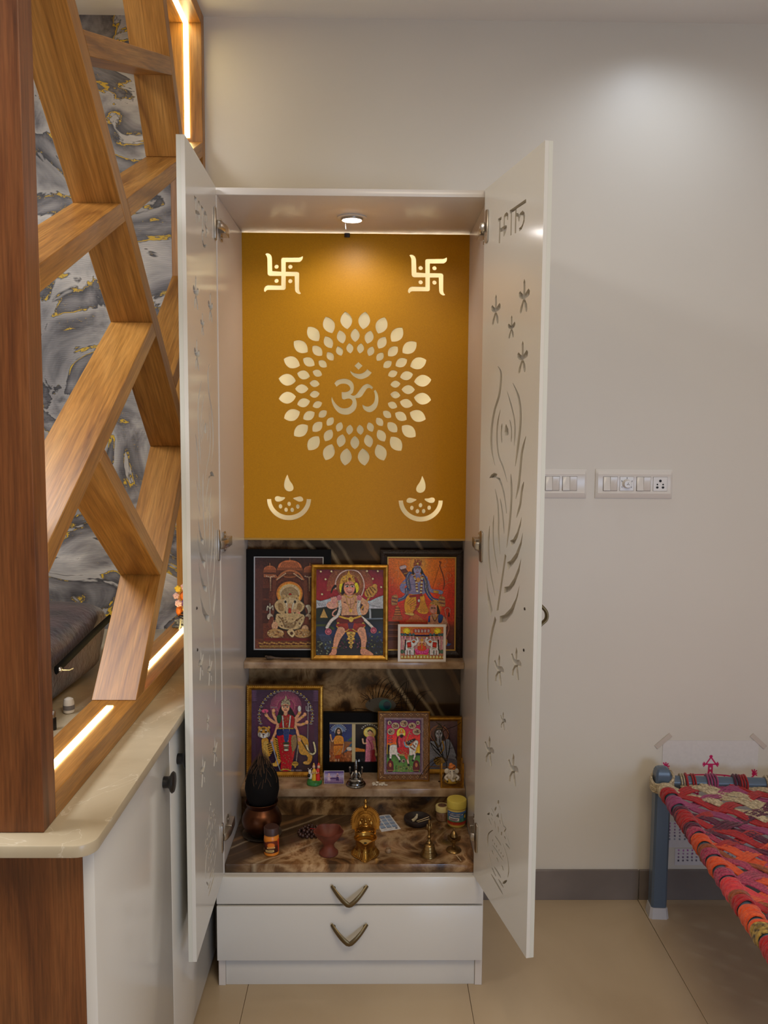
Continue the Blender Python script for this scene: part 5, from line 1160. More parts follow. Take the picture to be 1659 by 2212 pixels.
# ------------------------------------------------------------------ framed pictures
def moulding(frame, w, h, mw, prof, mt):
    """four mitred mouldings. prof: list of (inset 0..1 from outer to inner, depth forward -y)"""
    n = len(prof); cs = [(-w/2, 0), (w/2, 0), (w/2, h), (-w/2, h)]; inn = [(1, 1), (-1, 1), (-1, -1), (1, -1)]
    for k in range(4):
        a, b = k, (k+1) % 4; g = G(); vs = []
        for e in (a, b):
            for (u, y) in prof: vs.append((cs[e][0]+inn[e][0]*mw*u, y, cs[e][1]+inn[e][1]*mw*u))
        fs = [(i, (i+1) % n, n+(i+1) % n, n+i) for i in range(n)]+[tuple(range(n)), tuple(range(2*n-1, n-1, -1))]
        g.add(vs, fs); o = build(g, 'moulding', M[mt], frame, local=True, smooth=30)
def framed(name, label, px, Y, zsurf, pic, mt, mw_px, tilt=4.0, line=None, flatp=False, pane=True, group='framed devotional pictures in the shrine', beads=False, prof=None, lift=0.0):
    """px: outer left, top, right, bottom in the photograph, front plane at Y, standing on zsurf"""
    l, t, r, b = px
    A, B = uY(l, (t+b)/2, Y), uY(r, (t+b)/2, Y); A[0] = max(A[0], IL+0.0008); B[0] = min(B[0], IR-0.0008); ztop = uY((l+r)/2, t, Y+0.01)[2]
    w = B[0]-A[0]; h = ztop-zsurf; mw = mw_px/FPX*Y
    f = thing(name, label, 'picture frame', ((A[0]+B[0])/2, Y, zsurf+lift), group)
    f.rotation_euler = (math.radians(-tilt), 0, 0)
    h = h/math.cos(math.radians(tilt))
    P = prof or [(0, 0.016), (0, 0.003), (0.18, 0.0), (0.5, -0.001), (0.8, 0.003), (1.0, 0.006), (1.0, 0.016)]
    moulding(f, w, h, mw, P, mt)
    build(G().box(-w/2+mw*.5, w/2-mw*.5, 0.0125, 0.016, mw*.5, h-mw*.5), 'backing', M['black'], f, local=True)
    iw, ih = w-2*mw, h-2*mw
    if line:
        lw = 0.0030; g = G()
        for (x0, x1, z0, z1) in ((-iw/2-.0005, iw/2+.0005, mw-.0005, mw+lw), (-iw/2-.0005, iw/2+.0005, mw+ih-lw, mw+ih+.0005), (-iw/2-.0005, -iw/2+lw, mw+lw, mw+ih-lw), (iw/2-lw, iw/2+.0005, mw+lw, mw+ih-lw)): g.box(x0, x1, 0.005, 0.010, z0, z1)
        build(g, 'inner_lip', M[line], f, local=True)
    if beads:
        g = G(); s_ = 0.0062; nb = int(w/s_); 
        for i in range(nb+1):
            x = -w/2+0.003+(w-0.006)*i/nb
            for z in (0.003, h-0.003): g.ball((x, 0.0005, z), 0.0022, 6, 4)
        nb = int(h/s_)
        for i in range(1, nb):
            z = 0.003+(h-0.006)*i/nb
            for x in (-w/2+0.003, w/2-0.003): g.ball((x, 0.0005, z), 0.0022, 6, 4)
        tag(build(g, 'bead_edge', M['gilt_line'], f, local=True), kind='stuff')
    add_print(pic, iw+0.001, ih+0.001, f, (0, 0.0105, mw-0.0005))
    if pane: build(G().box(-iw/2, iw/2, 0.0068, 0.0082, mw, mw+ih), 'glass', M['pane'], f, local=True)
    return f, w, h
ZS1 = 0.7957; ZS2 = 0.4312
framed('framed_picture', 'wide black picture frame with an elephant-headed deity in a brown temple, left on upper shelf', (528, 1188, 714, 1425), 2.612, ZS1, pic_ganesha(), 'black_frame', 16, 3.5, 'silver_line', prof=[(0, .018), (0, 0), (1, 0), (1, .018)])
framed('framed_picture', 'gilt frame with a standing monkey-faced deity on a crimson sky, middle of upper shelf', (671, 1222, 839, 1429), 2.577, ZS1, pic_hanuman(), 'gilt', 11, 6)
framed('framed_picture', 'dark carved frame with a blue-skinned archer on an orange sky, right on upper shelf', (821, 1189, 1004, 1428), 2.612, ZS1, pic_rama(), 'dark_frame', 16, 3.5, 'gilt_line')
framed('framed_picture', 'beaded gilt frame with a many-armed goddess on a tiger, left on lower step', (531, 1484, 697, 1688), 2.562, ZS2, pic_durga(), 'gilt', 10.5, 5, beads=True)
framed('framed_picture', 'brown frame with gold motifs and a rider on a white horse, on the lower step', (816, 1541, 929, 1687), 2.528, ZS2, pic_rider(), 'gilt', 2.0, 6, pane=False, prof=[(0, .012), (0, .004), (.5, .003), (1, .006), (1, .012)])
framed('framed_picture', 'gilt frame with a blue-grey meditating deity, at the right end of the lower step', (914, 1549, 999, 1682), 2.585, ZS2, pic_shiva(), 'gilt', 10, 3)
# double frame with two prints
def double_frame():
    Y = 2.600; l, r, t = 690, 842, 1541
    A, B = uY(l, 1600, Y), uY(r, 1600, Y); w = B[0]-A[0]; h = uY(760, t, Y)[2]-ZS2
    f = thing('framed_picture', 'black double frame holding two small saint prints with cream mounts, behind the silver statue', 'picture frame', ((A[0]+B[0])/2, Y, ZS2), 'framed devotional pictures in the shrine')
    f.rotation_euler = (math.radians(-2), 0, 0)
    moulding(f, w, h, 22/FPX*Y, [(0, .018), (0, 0), (1, 0), (1, .018)], 'black_frame')
    build(G().box(-w/2+.012, w/2-.012, 0.012, 0.016, 0.012, h-0.012), 'backing', M['black'], f, local=True)
    L = lambda x: uY(x, 1610, Y)[0]-(A[0]+B[0])/2; Z = lambda y: uY(760, y, Y)[2]-ZS2
    g = G(); x0, x1 = L(696), L(836); z0, z1 = Z(1668), Z(1561)
    for bx in ((x0, x1, z0, Z(1661.5)), (x0, x1, Z(1567), z1), (x0, L(699.5), Z(1661), Z(1567.5)), (L(760), L(767.5), Z(1661), Z(1567.5)), (L(829), x1, Z(1661), Z(1567.5))): g.box(bx[0], bx[1], 0.0085, 0.0105, bx[2], bx[3])
    build(g, 'cream_mount', mat('cream_card', S(206, 188, 140), 0.6), f, local=True)
    add_print(pic_saint(), L(760.5)-L(699), Z(1567)-Z(1662), f, ((L(699)+L(760.5))/2, 0.0110, Z(1662)))
    add_print(pic_saintess(), L(829.5)-L(767), Z(1567)-Z(1662), f, ((L(767)+L(829.5))/2, 0.0110, Z(1662)))
    build(G().box(-w/2+.03, w/2-.03, 0.0060, 0.0070, 0.031, h-0.031), 'glass', M['pane'], f, local=True)
double_frame()
def card(name, label, px, Y, z, pic, border_px, tilt, cat='card'):
    l, t, r, b = px; A, B = uY(l, t, Y), uY(r, t, Y); w = B[0]-A[0]; h = uY((l+r)/2, t, Y)[2]-z
    c = thing(name, label, cat, ((A[0]+B[0])/2, Y, z)); c.rotation_euler = (math.radians(-tilt), 0, 0)
    build(G().box(-w/2, w/2, 0.0006, 0.0022, 0, h), 'board', M['paper'], c, local=True)
    bw = border_px/FPX*Y; add_print(pic, w-2*bw, h-2*bw, c, (0, 0.0003, bw), 'print_matt'); return c
card('picture_card', 'small white-bordered card with a pink lotus goddess and two elephants, before the archer picture', (860, 1350, 964, 1429), 2.568, ZS1, pic_lakshmi(), 5.5, 5)
card('picture_card', 'tiny purple picture card beside the silver statue on the lower step', (700, 1666, 743, 1696), 2.512, ZS2, pic_purple(), 0.6, 4)
# ================================================================== THINGS ON THE SLABS
Z0 = ZSLAB+0.0004
def at_slab(x, y, z=Z0): p = uZ(x, y, z); return Vector((p[0], p[1], z))
RX = Matrix.Rotation
def curved_label(pic, r, h, a0, a1, parent, z, name='label'):
    me = pic.mesh(1.0, h, name); n = len(me.vertices); co = np.empty(n*3); me.vertices.foreach_get('co', co); co = co.reshape(-1, 3)
    a = a0+(co[:, 0]+0.5)*(a1-a0); out = np.stack([r*np.sin(a), -r*np.cos(a), co[:, 2]], -1); me.vertices.foreach_set('co', out.ravel()); me.update()
    me.materials.append(M['print']); o = bpy.data.objects.new(name, me); COL.objects.link(o); o.parent = parent; o.location = (0, 0, z); return o
def simple(name, label, cat, loc, group=None): return thing(name, label, cat, loc, group)

# --- steel plate, copper pot, coconut
c = Vector((-0.312, 2.365, Z0))
pl = build(G().lathe([(0, 0), (0.040, 0), (0.050, 0.004), (0.056, 0.007), (0.0565, 0.0082), (0.050, 0.0055), (0.040, 0.0016), (0, 0.0016)], c, 44), 'steel_plate', M['steel'], origin=c)
tag(pl, 'small round steel plate under the copper pot', 'plate')
pc = c+Vector((0, 0, 0.0019))
pot = thing('copper_pot', 'round dark copper water pot holding the coconut, on the left of the slab', 'pot', pc)
build(G().lathe([(0, 0), (0.030, 0), (0.034, 0.003), (0.050, 0.020), (0.0565, 0.040), (0.0555, 0.056), (0.048, 0.072), (0.041, 0.081), (0.0395, 0.086), (0.037, 0.086), (0.037, 0.080), (0.045, 0.068), (0.052, 0.050), (0.050, 0.030), (0.032, 0.006), (0, 0.004)], pc, 48), 'body', M['copper'], pot)
build(G().lathe([(0.0400, 0.0845), (0.043, 0.088), (0.0455, 0.097), (0.0475, 0.0995), (0.0465, 0.1005), (0.044, 0.098), (0.0415, 0.089), (0.039, 0.086)], pc, 48), 'rim', M['copper'], pot)
cc = pc+Vector((0, 0, 0.078))
coco = thing('coconut', 'dark husked coconut with a fibrous tuft, standing in the copper pot', 'coconut', cc)
build(G().lathe([(0, 0), (0.020, 0.003), (0.034, 0.016), (0.0435, 0.036), (0.0485, 0.060), (0.047, 0.082), (0.040, 0.106), (0.029, 0.126), (0.017, 0.142), (0.007, 0.152), (0, 0.156)], cc, 40, wob=lambda a, z: 1+0.045*math.cos(3*a+0.5)+0.012*math.sin(11*a+z*60)), 'husk', M['coconut'], coco)
g = G(); q = random.Random(3)
for i in range(110):
    a = q.uniform(0, 2*math.pi); z0 = q.uniform(0.075, 0.140); r0 = np.interp(z0, [0.06, 0.082, 0.106, 0.126, 0.142, 0.152], [.0485, .047, .040, .029, .017, .007])*1.01
    L = q.uniform(0.02, 0.045); a2 = a+q.uniform(-.5, .5); k = q.uniform(.75, 1.12)
    p0 = Vector((r0*math.cos(a), r0*math.sin(a), z0)); r1 = max(0.003, np.interp(min(z0+L, .156), [0.06, 0.082, 0.106, 0.126, 0.142, 0.156], [.0485, .047, .040, .029, .017, .004])*k)
    p2 = Vector((r1*math.cos(a2), r1*math.sin(a2), z0+L)); p1 = (p0+p2)/2+Vector((p0.x, p0.y, 0)).normalized()*0.004
    g.tube([cc+p0, cc+p1, cc+p2], [0.0006, 0.0005, 0.0002], 4)
tag(build(g, 'fibres', M['fibre'], coco), kind='stuff')

# --- small orange jar with brown lid
c = Vector((-0.272, 2.256, Z0)); R_ = 0.0205
jar = thing('spice_jar', 'small orange jar with dark brown screw lid before the copper pot', 'jar', c)
build(G().lathe([(0, 0), (0.018, 0), (R_, 0.002), (R_, 0.050), (0.019, 0.054), (0.0175, 0.056), (0, 0.056)], c, 32), 'body', mat('amber_jar_plastic', S(226, 132, 40), 0.3), jar)
def jar_label():
    p = Pic((0, 0, 120, 70), 60, (70, 26, 18)); p.grad([(0,(230,140,44)),(12,(216,120,36)),(16,(80,30,22)),(70,(56,22,18))]); p.poly([(40,8),(95,6),(100,30),(30,34)], (110,44,26), True); p.ell(62, 28, 20, 14, (226,120,40)); p.line([(44,42),(80,40)], 9, (236,190,110)); p.line([(46,42),(78,41)], 3, (130,60,30)); p.poly([(30,54),(78,52),(78,64),(30,66)], (220,190,120)); p.line([(36,60),(72,58)], 3, (90,50,30)); p.poly([(100,0),(120,0),(120,70),(106,70)], (206,60,30)); p.ell(12, 56, 8, 8, (190,150,90)); return p
curved_label(jar_label(), R_+0.0004, 0.036, -1.5, 1.5, jar, 0.010)
build(G().lathe([(0.0178, 0.0562), (0.0205, 0.0575), (0.0205, 0.0755), (0.0190, 0.0775), (0, 0.078)], c, 32, wob=lambda a, z: 1+(0.012*math.cos(26*a) if 0.058 < z < 0.0765 else 0)), 'lid', mat('brown_lid', S(70, 46, 40), 0.45), jar)

# --- prayer beads
c = Vector((-0.168, 2.372, Z0))
beads = thing('prayer_beads', 'coiled string of dark red prayer beads behind the clay lamp', 'prayer beads', c)
g = G(); q = random.Random(5); br = 0.0054
spots = []
for lay in range(2):
    for ring_r, n in ((0.010, 5), (0.0215, 11), (0.033, 17)):
        if lay and ring_r > 0.03: continue
        for k in range(n):
            a = 2*math.pi*(k+q.uniform(-.12, .12))/n+lay*.3
            spots.append((ring_r*1.05*math.cos(a)-0.004, ring_r*0.95*math.sin(a), br+lay*0.0085+q.uniform(0, .0006)))
for (x, y, z) in spots: g.ball(c+Vector((x, y, z)), br*q.uniform(.92, 1.04), 10, 7)
tag(build(g, 'beads', mat('dark_rudraksha_bead', S(84, 52, 44), 0.35, noise=(220, S(46, 28, 25)), bump=(260, 0.5, 0.001)), beads), kind='stuff')
build(G().tube(catmull([c+Vector((-0.006, -0.008, 0.019)), c+Vector((0.012, -0.018, 0.021)), c+Vector((0.026, -0.026, 0.014)), c+Vector((0.032, -0.034, 0.004))], 5), [0.0012]*10+[0.0025]*6, 6), 'red_thread', mat('red_thread', S(170, 36, 36), 0.7), beads)

# --- clay goblet lamp
c = Vector((-0.115, 2.253, Z0))
w6 = lambda a, z: 1+(0.16*abs(math.cos(2.5*(a+math.pi/2)))**1.4-0.05 if z > 0.036 else 0)*min(1, (z-0.036)/0.03 if z > 0.036 else 0)
gob = build(G().lathe([(0, 0), (0.024, 0), (0.0265, 0.003), (0.026, 0.007), (0.020, 0.012), (0.0155, 0.020), (0.0145, 0.028), (0.019, 0.036), (0.029, 0.048), (0.0365, 0.062), (0.0385, 0.068), (0.0362, 0.068), (0.0335, 0.060), (0.026, 0.048), (0.012, 0.040), (0, 0.039)], c, 60, wob=w6), 'clay_goblet_lamp', M['clay'], origin=c)
tag(gob, 'red-brown clay oil lamp on a goblet foot, left of the brass lamp', 'oil lamp')

# --- brass lamp with embossed back plate
c = Vector((-0.0145, 2.256, Z0))
bl = thing('brass_oil_lamp', 'ornate brass oil lamp with arched embossed back plate, centre of the slab', 'oil lamp', c)
def spout(a, z): d = (a+math.pi/2+math.pi) % (2*math.pi)-math.pi; return 1+0.42*math.exp(-(d/0.30)**2)
build(G().lathe([(0, 0.0), (0.0375, 0.0), (0.0385, 0.002), (0.036, 0.004), (0.0325, 0.009), (0.0285, 0.017), (0.0265, 0.023), (0.0265, 0.036), (0.0285, 0.041), (0.0315, 0.0445), (0.0320, 0.0465), (0.0300, 0.0470), (0.0275, 0.0440), (0.0265, 0.030), (0.0255, 0.0275), (0, 0.0275)], c, 72, wob=spout), 'bowl', M['brass'], bl)
g = G()
for k in range(46):
    a = 2*math.pi*k/46; r = 0.0375*spout(a, 0); g.ball(c+Vector((r*math.cos(a), r*math.sin(a), 0.0028)), 0.0021, 6, 4)
for k in range(40):
    a = 2*math.pi*k/40; r0, r1 = 0.0355*spout(a, 0), 0.0290*spout(a, 0)
    g.tube([c+Vector((r0*math.cos(a), r0*math.sin(a), 0.0050)), c+Vector((r1*math.cos(a), r1*math.sin(a), 0.0165))], 0.0010, 5)
tag(build(g, 'fluting', M['brass'], bl), kind='stuff')
build(G().lathe([(0, 0), (0.0225, 0), (0.0215, 0.0012), (0, 0.0016)], c+Vector((0, 0, 0.0277)), 32), 'wax', mat('pale_lamp_wax', S(206, 176, 110), 0.5, noise=(120, S(190, 158, 92))), bl)
build(G().ball(c+Vector((0, -0.002, 0.0302)), (0.0046, 0.004, 0.0016), 10, 6), 'burnt_wick', M['hole'], bl)
yb = c.y+0.030
lz_ = lambda z: z if z < 0.040 else (0.040+(z-0.040)*0.44 if z < 0.074 else 0.055+(z-0.078)*0.97)
arch = [(-0.026, 0.040), (-0.026, 0.074), (-0.0385, 0.078), (-0.0385, 0.098)]+[(0.0385*math.cos(a), 0.098+0.046*math.sin(a)) for a in np.linspace(math.pi, math.pi*0.60, 9)[1:]]+[(0, 0.1385)]+[(0.0385*math.cos(a), 0.098+0.046*math.sin(a)) for a in np.linspace(math.pi*0.40, 0, 9)[:-1]]+[(0.0385, 0.098), (0.0385, 0.078), (0.026, 0.074), (0.026, 0.040)]
build(G().prism([(c.x+x, yb, c.z+lz_(z)) for x, z in arch], (0, 0.0035, 0)), 'back_plate', M['brass'], bl, bevel=0.0006, seg=1)
g = G(); E_ = lambda x, z, y=-0.001: Vector((c.x+x, yb+y, c.z+lz_(z)))
for a in np.linspace(math.pi*1.05, -math.pi*.05, 33): g.tube([E_(0.0365*math.cos(a), 0.098+0.0435*math.sin(a), 0.001), E_(0.0415*math.cos(a), 0.098+0.0495*math.sin(a), 0.001)], 0.0017, 6)
g.tube([E_(0.030*math.cos(a), 0.098+0.034*math.sin(a)) for a in np.linspace(math.pi, 0, 25)], 0.0013, 6); g.tube([E_(0.024*math.cos(a), 0.098+0.027*math.sin(a)) for a in np.linspace(math.pi, 0, 21)], 0.0010, 6)
for z in (0.0455, 0.0505, 0.0745, 0.0785, 0.082): g.tube([E_(-0.026, z), E_(0.026, z)], 0.0012, 6)
for k in range(13): g.ball(E_(-0.024+0.004*k, 0.0625+0.003*math.sin(k*2.2)), (0.0018, 0.0012, 0.0022), 6, 5)
for sgn in (-1, 1):
    g.ball(E_(sgn*0.015, 0.094), (0.0062, 0.003, 0.0085), 10, 7); g.ball(E_(sgn*0.0105, 0.106), (0.0046, 0.003, 0.0046), 10, 7)
    g.tube(catmull([E_(sgn*0.009, 0.104), E_(sgn*0.005, 0.108), E_(sgn*0.004, 0.114), E_(sgn*0.0065, 0.117)], 4), 0.0012, 6)
    for dx in (0.011, 0.018): g.tube([E_(sgn*dx, 0.090), E_(sgn*dx, 0.083)], 0.0019, 6)
    g.tube(catmull([E_(sgn*0.004, 0.128), E_(sgn*0.012, 0.127), E_(sgn*0.019, 0.119), E_(sgn*0.016, 0.113)], 4), 0.0012, 6)
    g.box(c.x+sgn*0.0265-0.003, c.x+sgn*0.0265+0.003, yb-0.012, yb+0.001, c.z+0.042, c.z+0.054)
g.ball(E_(0, 0.1015), (0.0035, 0.003, 0.0045), 10, 7); g.ball(E_(0, 0.0925), (0.0062, 0.003, 0.0046), 10, 7); g.ball(E_(0, 0.087), (0.009, 0.003, 0.0026), 10, 7); g.tube([E_(0, 0.105), E_(0, 0.112)], [0.0026, 0.0006], 6)
build(g, 'relief', M['brass'], bl)
build(G().lathe([(0.0035, 0.136), (0.0062, 0.141), (0.0068, 0.146), (0.004, 0.150), (0.0025, 0.153), (0.0050, 0.157), (0.0045, 0.161), (0.0018, 0.165), (0, 0.167)], Vector((c.x, yb+0.0015, c.z-0.0255)), 16), 'finial', M['brass'], bl)

# --- pocket calendar
def pic_cal():
    p = Pic((0, 0, 90, 120), 60, (226, 226, 228))
    for r in range(4):
        for k in range(3):
            x, y = 7+k*27, 8+r*24; p.poly([(x,y),(x+23,y),(x+23,y+20),(x,y+20)], (158,178,206)); p.poly([(x,y+17),(x+23,y+17),(x+23,y+20),(x,y+20)], (40,56,92))
            for l in range(4): p.line([(x+2,y+3+l*3.6),(x+21,y+3+l*3.6)], 1, (110,130,170), sm=False)
    p.ell(74, 110, 6, 5, (60,70,100)); p.line([(14,112),(26,112)], 2, (130,140,160)); p.line([(42,112),(54,112)], 2, (130,140,160)); return p
q4 = [at_slab(*t) for t in ((812.6, 1763), (848, 1758.8), (868, 1790), (821.9, 1797.6))]
wv = ((q4[1]-q4[0])+(q4[2]-q4[3]))/2; bc = (q4[2]+q4[3])/2; tc_ = (q4[0]+q4[1])/2; cw = wv.length; ch = (tc_-bc).length
cal = thing('pocket_calendar', 'white pocket calendar card with blue month blocks lying behind the brass lamp', 'card', (bc.x, bc.y, Z0))
cal.rotation_euler = (0, 0, math.atan2(wv.y, wv.x))
build(G().box(-cw/2, cw/2, 0, ch, 0.0, 0.0007), 'board', M['paper'], cal, local=True)
o = add_print(pic_cal(), cw, ch, cal, (0, 0, 0.0009), 'print_matt'); o.rotation_euler = (math.radians(-90), 0, 0)

# --- dark clay dish with matches
c = Vector((0.138, 2.436, Z0))
dish = build(G().lathe([(0, 0), (0.028, 0), (0.036, 0.006), (0.0405, 0.016), (0.0400, 0.0195), (0.036, 0.0205), (0.032, 0.017), (0.027, 0.010), (0, 0.0075)], c, 44), 'clay_dish', M['clay_dark'], origin=c)
tag(dish, 'shallow dark burnt clay dish right of the calendar card', 'dish')
mw_ = mat('matchstick_wood', S(214, 190, 148), 0.6)
def match(a, b, label, head=True):
    a, b = Vector(a), Vector(b); t = thing('matchstick', label, 'matchstick', a, 'used matchsticks')
    build(G().tube([a, b], 0.0011, 6), 'stick', mw_, t)
    if head: build(G().ball(a, (0.0017, 0.0017, 0.0017), 8, 6), 'burnt_head', M['hole'], t)
match(c+Vector((-0.004, -0.010, 0.0112)), c+Vector((0.034, -0.004, 0.0225)), 'upper of two burnt matchsticks sticking out of the dark clay dish')
match(c+Vector((-0.001, -0.019, 0.0118)), c+Vector((0.034, -0.017, 0.0222)), 'lower of two burnt matchsticks resting on the dark clay dish rim')
wick = build(G().tube(catmull([c+Vector((-0.016, -0.004, 0.0100)), c+Vector((-0.010, -0.002, 0.0125)), c+Vector((-0.003, -0.004, 0.022)), c+Vector((-0.001, -0.003, 0.031))], 4), [0.005]*5+[0.0045]*4+[0.003]*3+[0.0012], 8), 'cotton_wick', mat('cotton', S(206, 192, 160), 0.9), origin=c+Vector((-0.010, -0.002, 0.0085)))
tag(wick, 'twisted cream cotton wick standing in the dark clay dish', 'wick')
m1, m2 = at_slab(985, 1848), at_slab(996, 1861)
match(m2+Vector((0, 0, 0.0016)), m1+Vector((0, 0, 0.0016)), 'loose matchstick lying on the slab before the incense stand', False)

# --- jars on the right
c = Vector((0.2135, 2.464, Z0))
j1 = thing('camphor_jar', 'small brown jar with cream lid next to the yellow jar', 'jar', c)
build(G().lathe([(0, 0), (0.0165, 0), (0.0185, 0.002), (0.0185, 0.024), (0.017, 0.027), (0, 0.027)], c, 32), 'body', mat('brown_glass_jar', S(112, 78, 56), 0.2, noise=(160, S(150, 116, 88))), j1)
ld = build(G().lathe([(0.017, 0.0272), (0.0200, 0.0282), (0.0200, 0.0420), (0.0190, 0.0435), (0, 0.0437)], c, 32), 'lid', mat('cream_lid', S(224, 206, 140), 0.4), j1)
build(G().lathe([(0.0130, 0.0438), (0.0126, 0.0444), (0, 0.0445)], c, 28), 'lid_sticker', mat('dark_lid_sticker', S(74, 50, 40), 0.5, noise=(200, S(130, 96, 74))), j1)
c = Vector((0.2535, 2.431, Z0)); R_ = 0.0275
j2 = thing('turmeric_jar', 'yellow-lidded jar with blue and red label at the right end of the slab', 'jar', c)
build(G().lathe([(0, 0), (0.024, 0), (R_-0.001, 0.003), (R_, 0.006), (R_, 0.052), (0.025, 0.055), (0, 0.055)], c, 36), 'body', mat('yellow_jar_plastic', S(216, 190, 96), 0.3), j2)
def lab2():
    p = Pic((0, 0, 120, 70), 72, (70, 120, 190)); p.grad([(0,(80,120,190)),(26,(90,140,190)),(50,(90,150,110)),(56,(170,50,40)),(70,(196,90,40))]); p.line([(16,10),(84,14)], 7, (226,232,240)); p.line([(20,10),(80,14)], 3, (60,80,160)); p.line([(22,20),(70,23)], 5, (220,228,240)); p.poly([(14,28),(70,30),(68,48),(14,46)], (230,226,226)); p.line([(22,36),(60,38)], 3, (120,110,150)); p.line([(22,42),(56,43)], 3, (150,110,130)); p.poly([(92,10),(112,10),(112,52),(92,52)], (60,110,90)); p.ell(102, 28, 8, 10, (226,200,80)); return p
curved_label(lab2(), R_+0.0004, 0.040, -1.35, 1.35, j2, 0.009)
build(G().lathe([(0.0255, 0.0552), (0.0290, 0.0565), (0.0290, 0.0765), (0.0275, 0.0785), (0.012, 0.0795), (0, 0.0790)], c, 40, wob=lambda a, z: 1+(0.008*math.cos(40*a) if 0.057 < z < 0.076 else 0)), 'lid', mat('yellow_lid', S(226, 206, 92), 0.4), j2)

# --- bell
c = Vector((0.160, 2.246, Z0))
be = thing('hand_bell', 'small brass hand bell with figured handle, right of the brass lamp', 'bell', c)
build(G().lathe([(0.0195, 0.0), (0.0228, 0.0), (0.0225, 0.003), (0.0190, 0.009), (0.0160, 0.017), (0.0150, 0.026), (0.0130, 0.031), (0.0085, 0.034), (0.006, 0.0345), (0.0, 0.0345)], c, 40), 'bell_body', M['brass_dark'], be)
g = G()
for z, r in ((0.0045, 0.0222), (0.013, 0.0178), (0.020, 0.0156), (0.0285, 0.0145)): g.tube([c+Vector((r*math.cos(a), r*math.sin(a), z)) for a in np.linspace(0, 2*math.pi, 33)[:-1]], 0.0009, 5, closed=True)
build(g, 'rings', M['brass_dark'], be)
build(G().lathe([(0.0075, 0.0345), (0.0085, 0.037), (0.005, 0.041), (0.0035, 0.047), (0.0062, 0.051), (0.0062, 0.054), (0.0035, 0.057), (0.0034, 0.066), (0.0048, 0.069), (0.0060, 0.076), (0.0055, 0.083), (0.0035, 0.088), (0.0042, 0.092), (0.0034, 0.098), (0, 0.101)], c, 18).ball(c+Vector((-0.0055, -0.001, 0.080)), (0.0026, 0.002, 0.009), 8, 6).ball(c+Vector((0.0055, -0.001, 0.082)), (0.0026, 0.002, 0.009), 8, 6).ball(c+Vector((0, -0.004, 0.087)), (0.0028, 0.003, 0.0034), 8, 6), 'handle', M['brass_dark'], be)

# --- incense stand with lotus cup
c = Vector((0.2305, 2.272, Z0))
ins = thing('incense_stand', 'brass incense holder with lotus cup and round foot near the right door', 'incense holder', c)
build(G().lathe([(0, 0), (0.0205, 0), (0.0215, 0.002), (0.0195, 0.005), (0.010, 0.009), (0.0045, 0.0115), (0.0035, 0.020), (0.0050, 0.0225), (0.0045, 0.026), (0, 0.026)], c, 36), 'foot', M['brass_dark'], ins)
for k in range(6):
    a = k*math.pi/3+0.3; u = Vector((math.cos(a), math.sin(a), 0)); s_ = Vector((-math.sin(a), math.cos(a), 0)); g = G()
    prof_ = [(0.004, 0.0235, 0.002), (0.009, 0.0255, 0.0075), (0.0135, 0.029, 0.0090), (0.0170, 0.033, 0.0062), (0.0195, 0.0365, 0.0012)]
    vs = []
    for (r, z, hw) in prof_:
        for sgn in (-1, 0, 1): vs.append(c+u*(r-abs(sgn)*-0.0008)+s_*hw*sgn+Vector((0, 0, z+abs(sgn)*0.0016)))
    n0 = len(vs); vs2 = [v+Vector((0, 0, 0.0010)) for v in vs]
    fs = []
    for i in range(4):
        for j in range(2):
            b_ = i*3+j; fs += [(b_, b_+1, b_+4, b_+3), (n0+b_+3, n0+b_+4, n0+b_+1, n0+b_)]
    for i in range(4): fs += [(i*3, i*3+3, n0+i*3+3, n0+i*3), (i*3+2, n0+i*3+2, n0+i*3+5, i*3+5)]
    for j in range(2): fs += [(j, n0+j, n0+j+1, j+1), (12+j, 12+j+1, n0+13+j, n0+12+j)]
    g.add(vs+vs2, fs); build(g, 'petal', M['brass_dark'], ins)
build(G().lathe([(0.0045, 0.0262), (0.0035, 0.032), (0.0105, 0.038), (0.0120, 0.042), (0.0100, 0.048), (0.0055, 0.055), (0.0022, 0.058), (0.0032, 0.061), (0.0018, 0.065), (0, 0.066)], c, 24), 'holder', M['brass_dark'], ins)
# --- tiny pot
c = at_slab(839, 1841)
tp = build(G().lathe([(0, 0), (0.0065, 0), (0.0078, 0.003), (0.0078, 0.008), (0.0060, 0.0105), (0.0062, 0.0125), (0.0052, 0.0125), (0.0040, 0.0085), (0, 0.007)], c, 24), 'tiny_pot', mat('pale_brown_pot', S(150, 122, 92), 0.5), origin=c)
tag(tp, 'tiny pale brown pot right of the ornate brass lamp', 'pot')

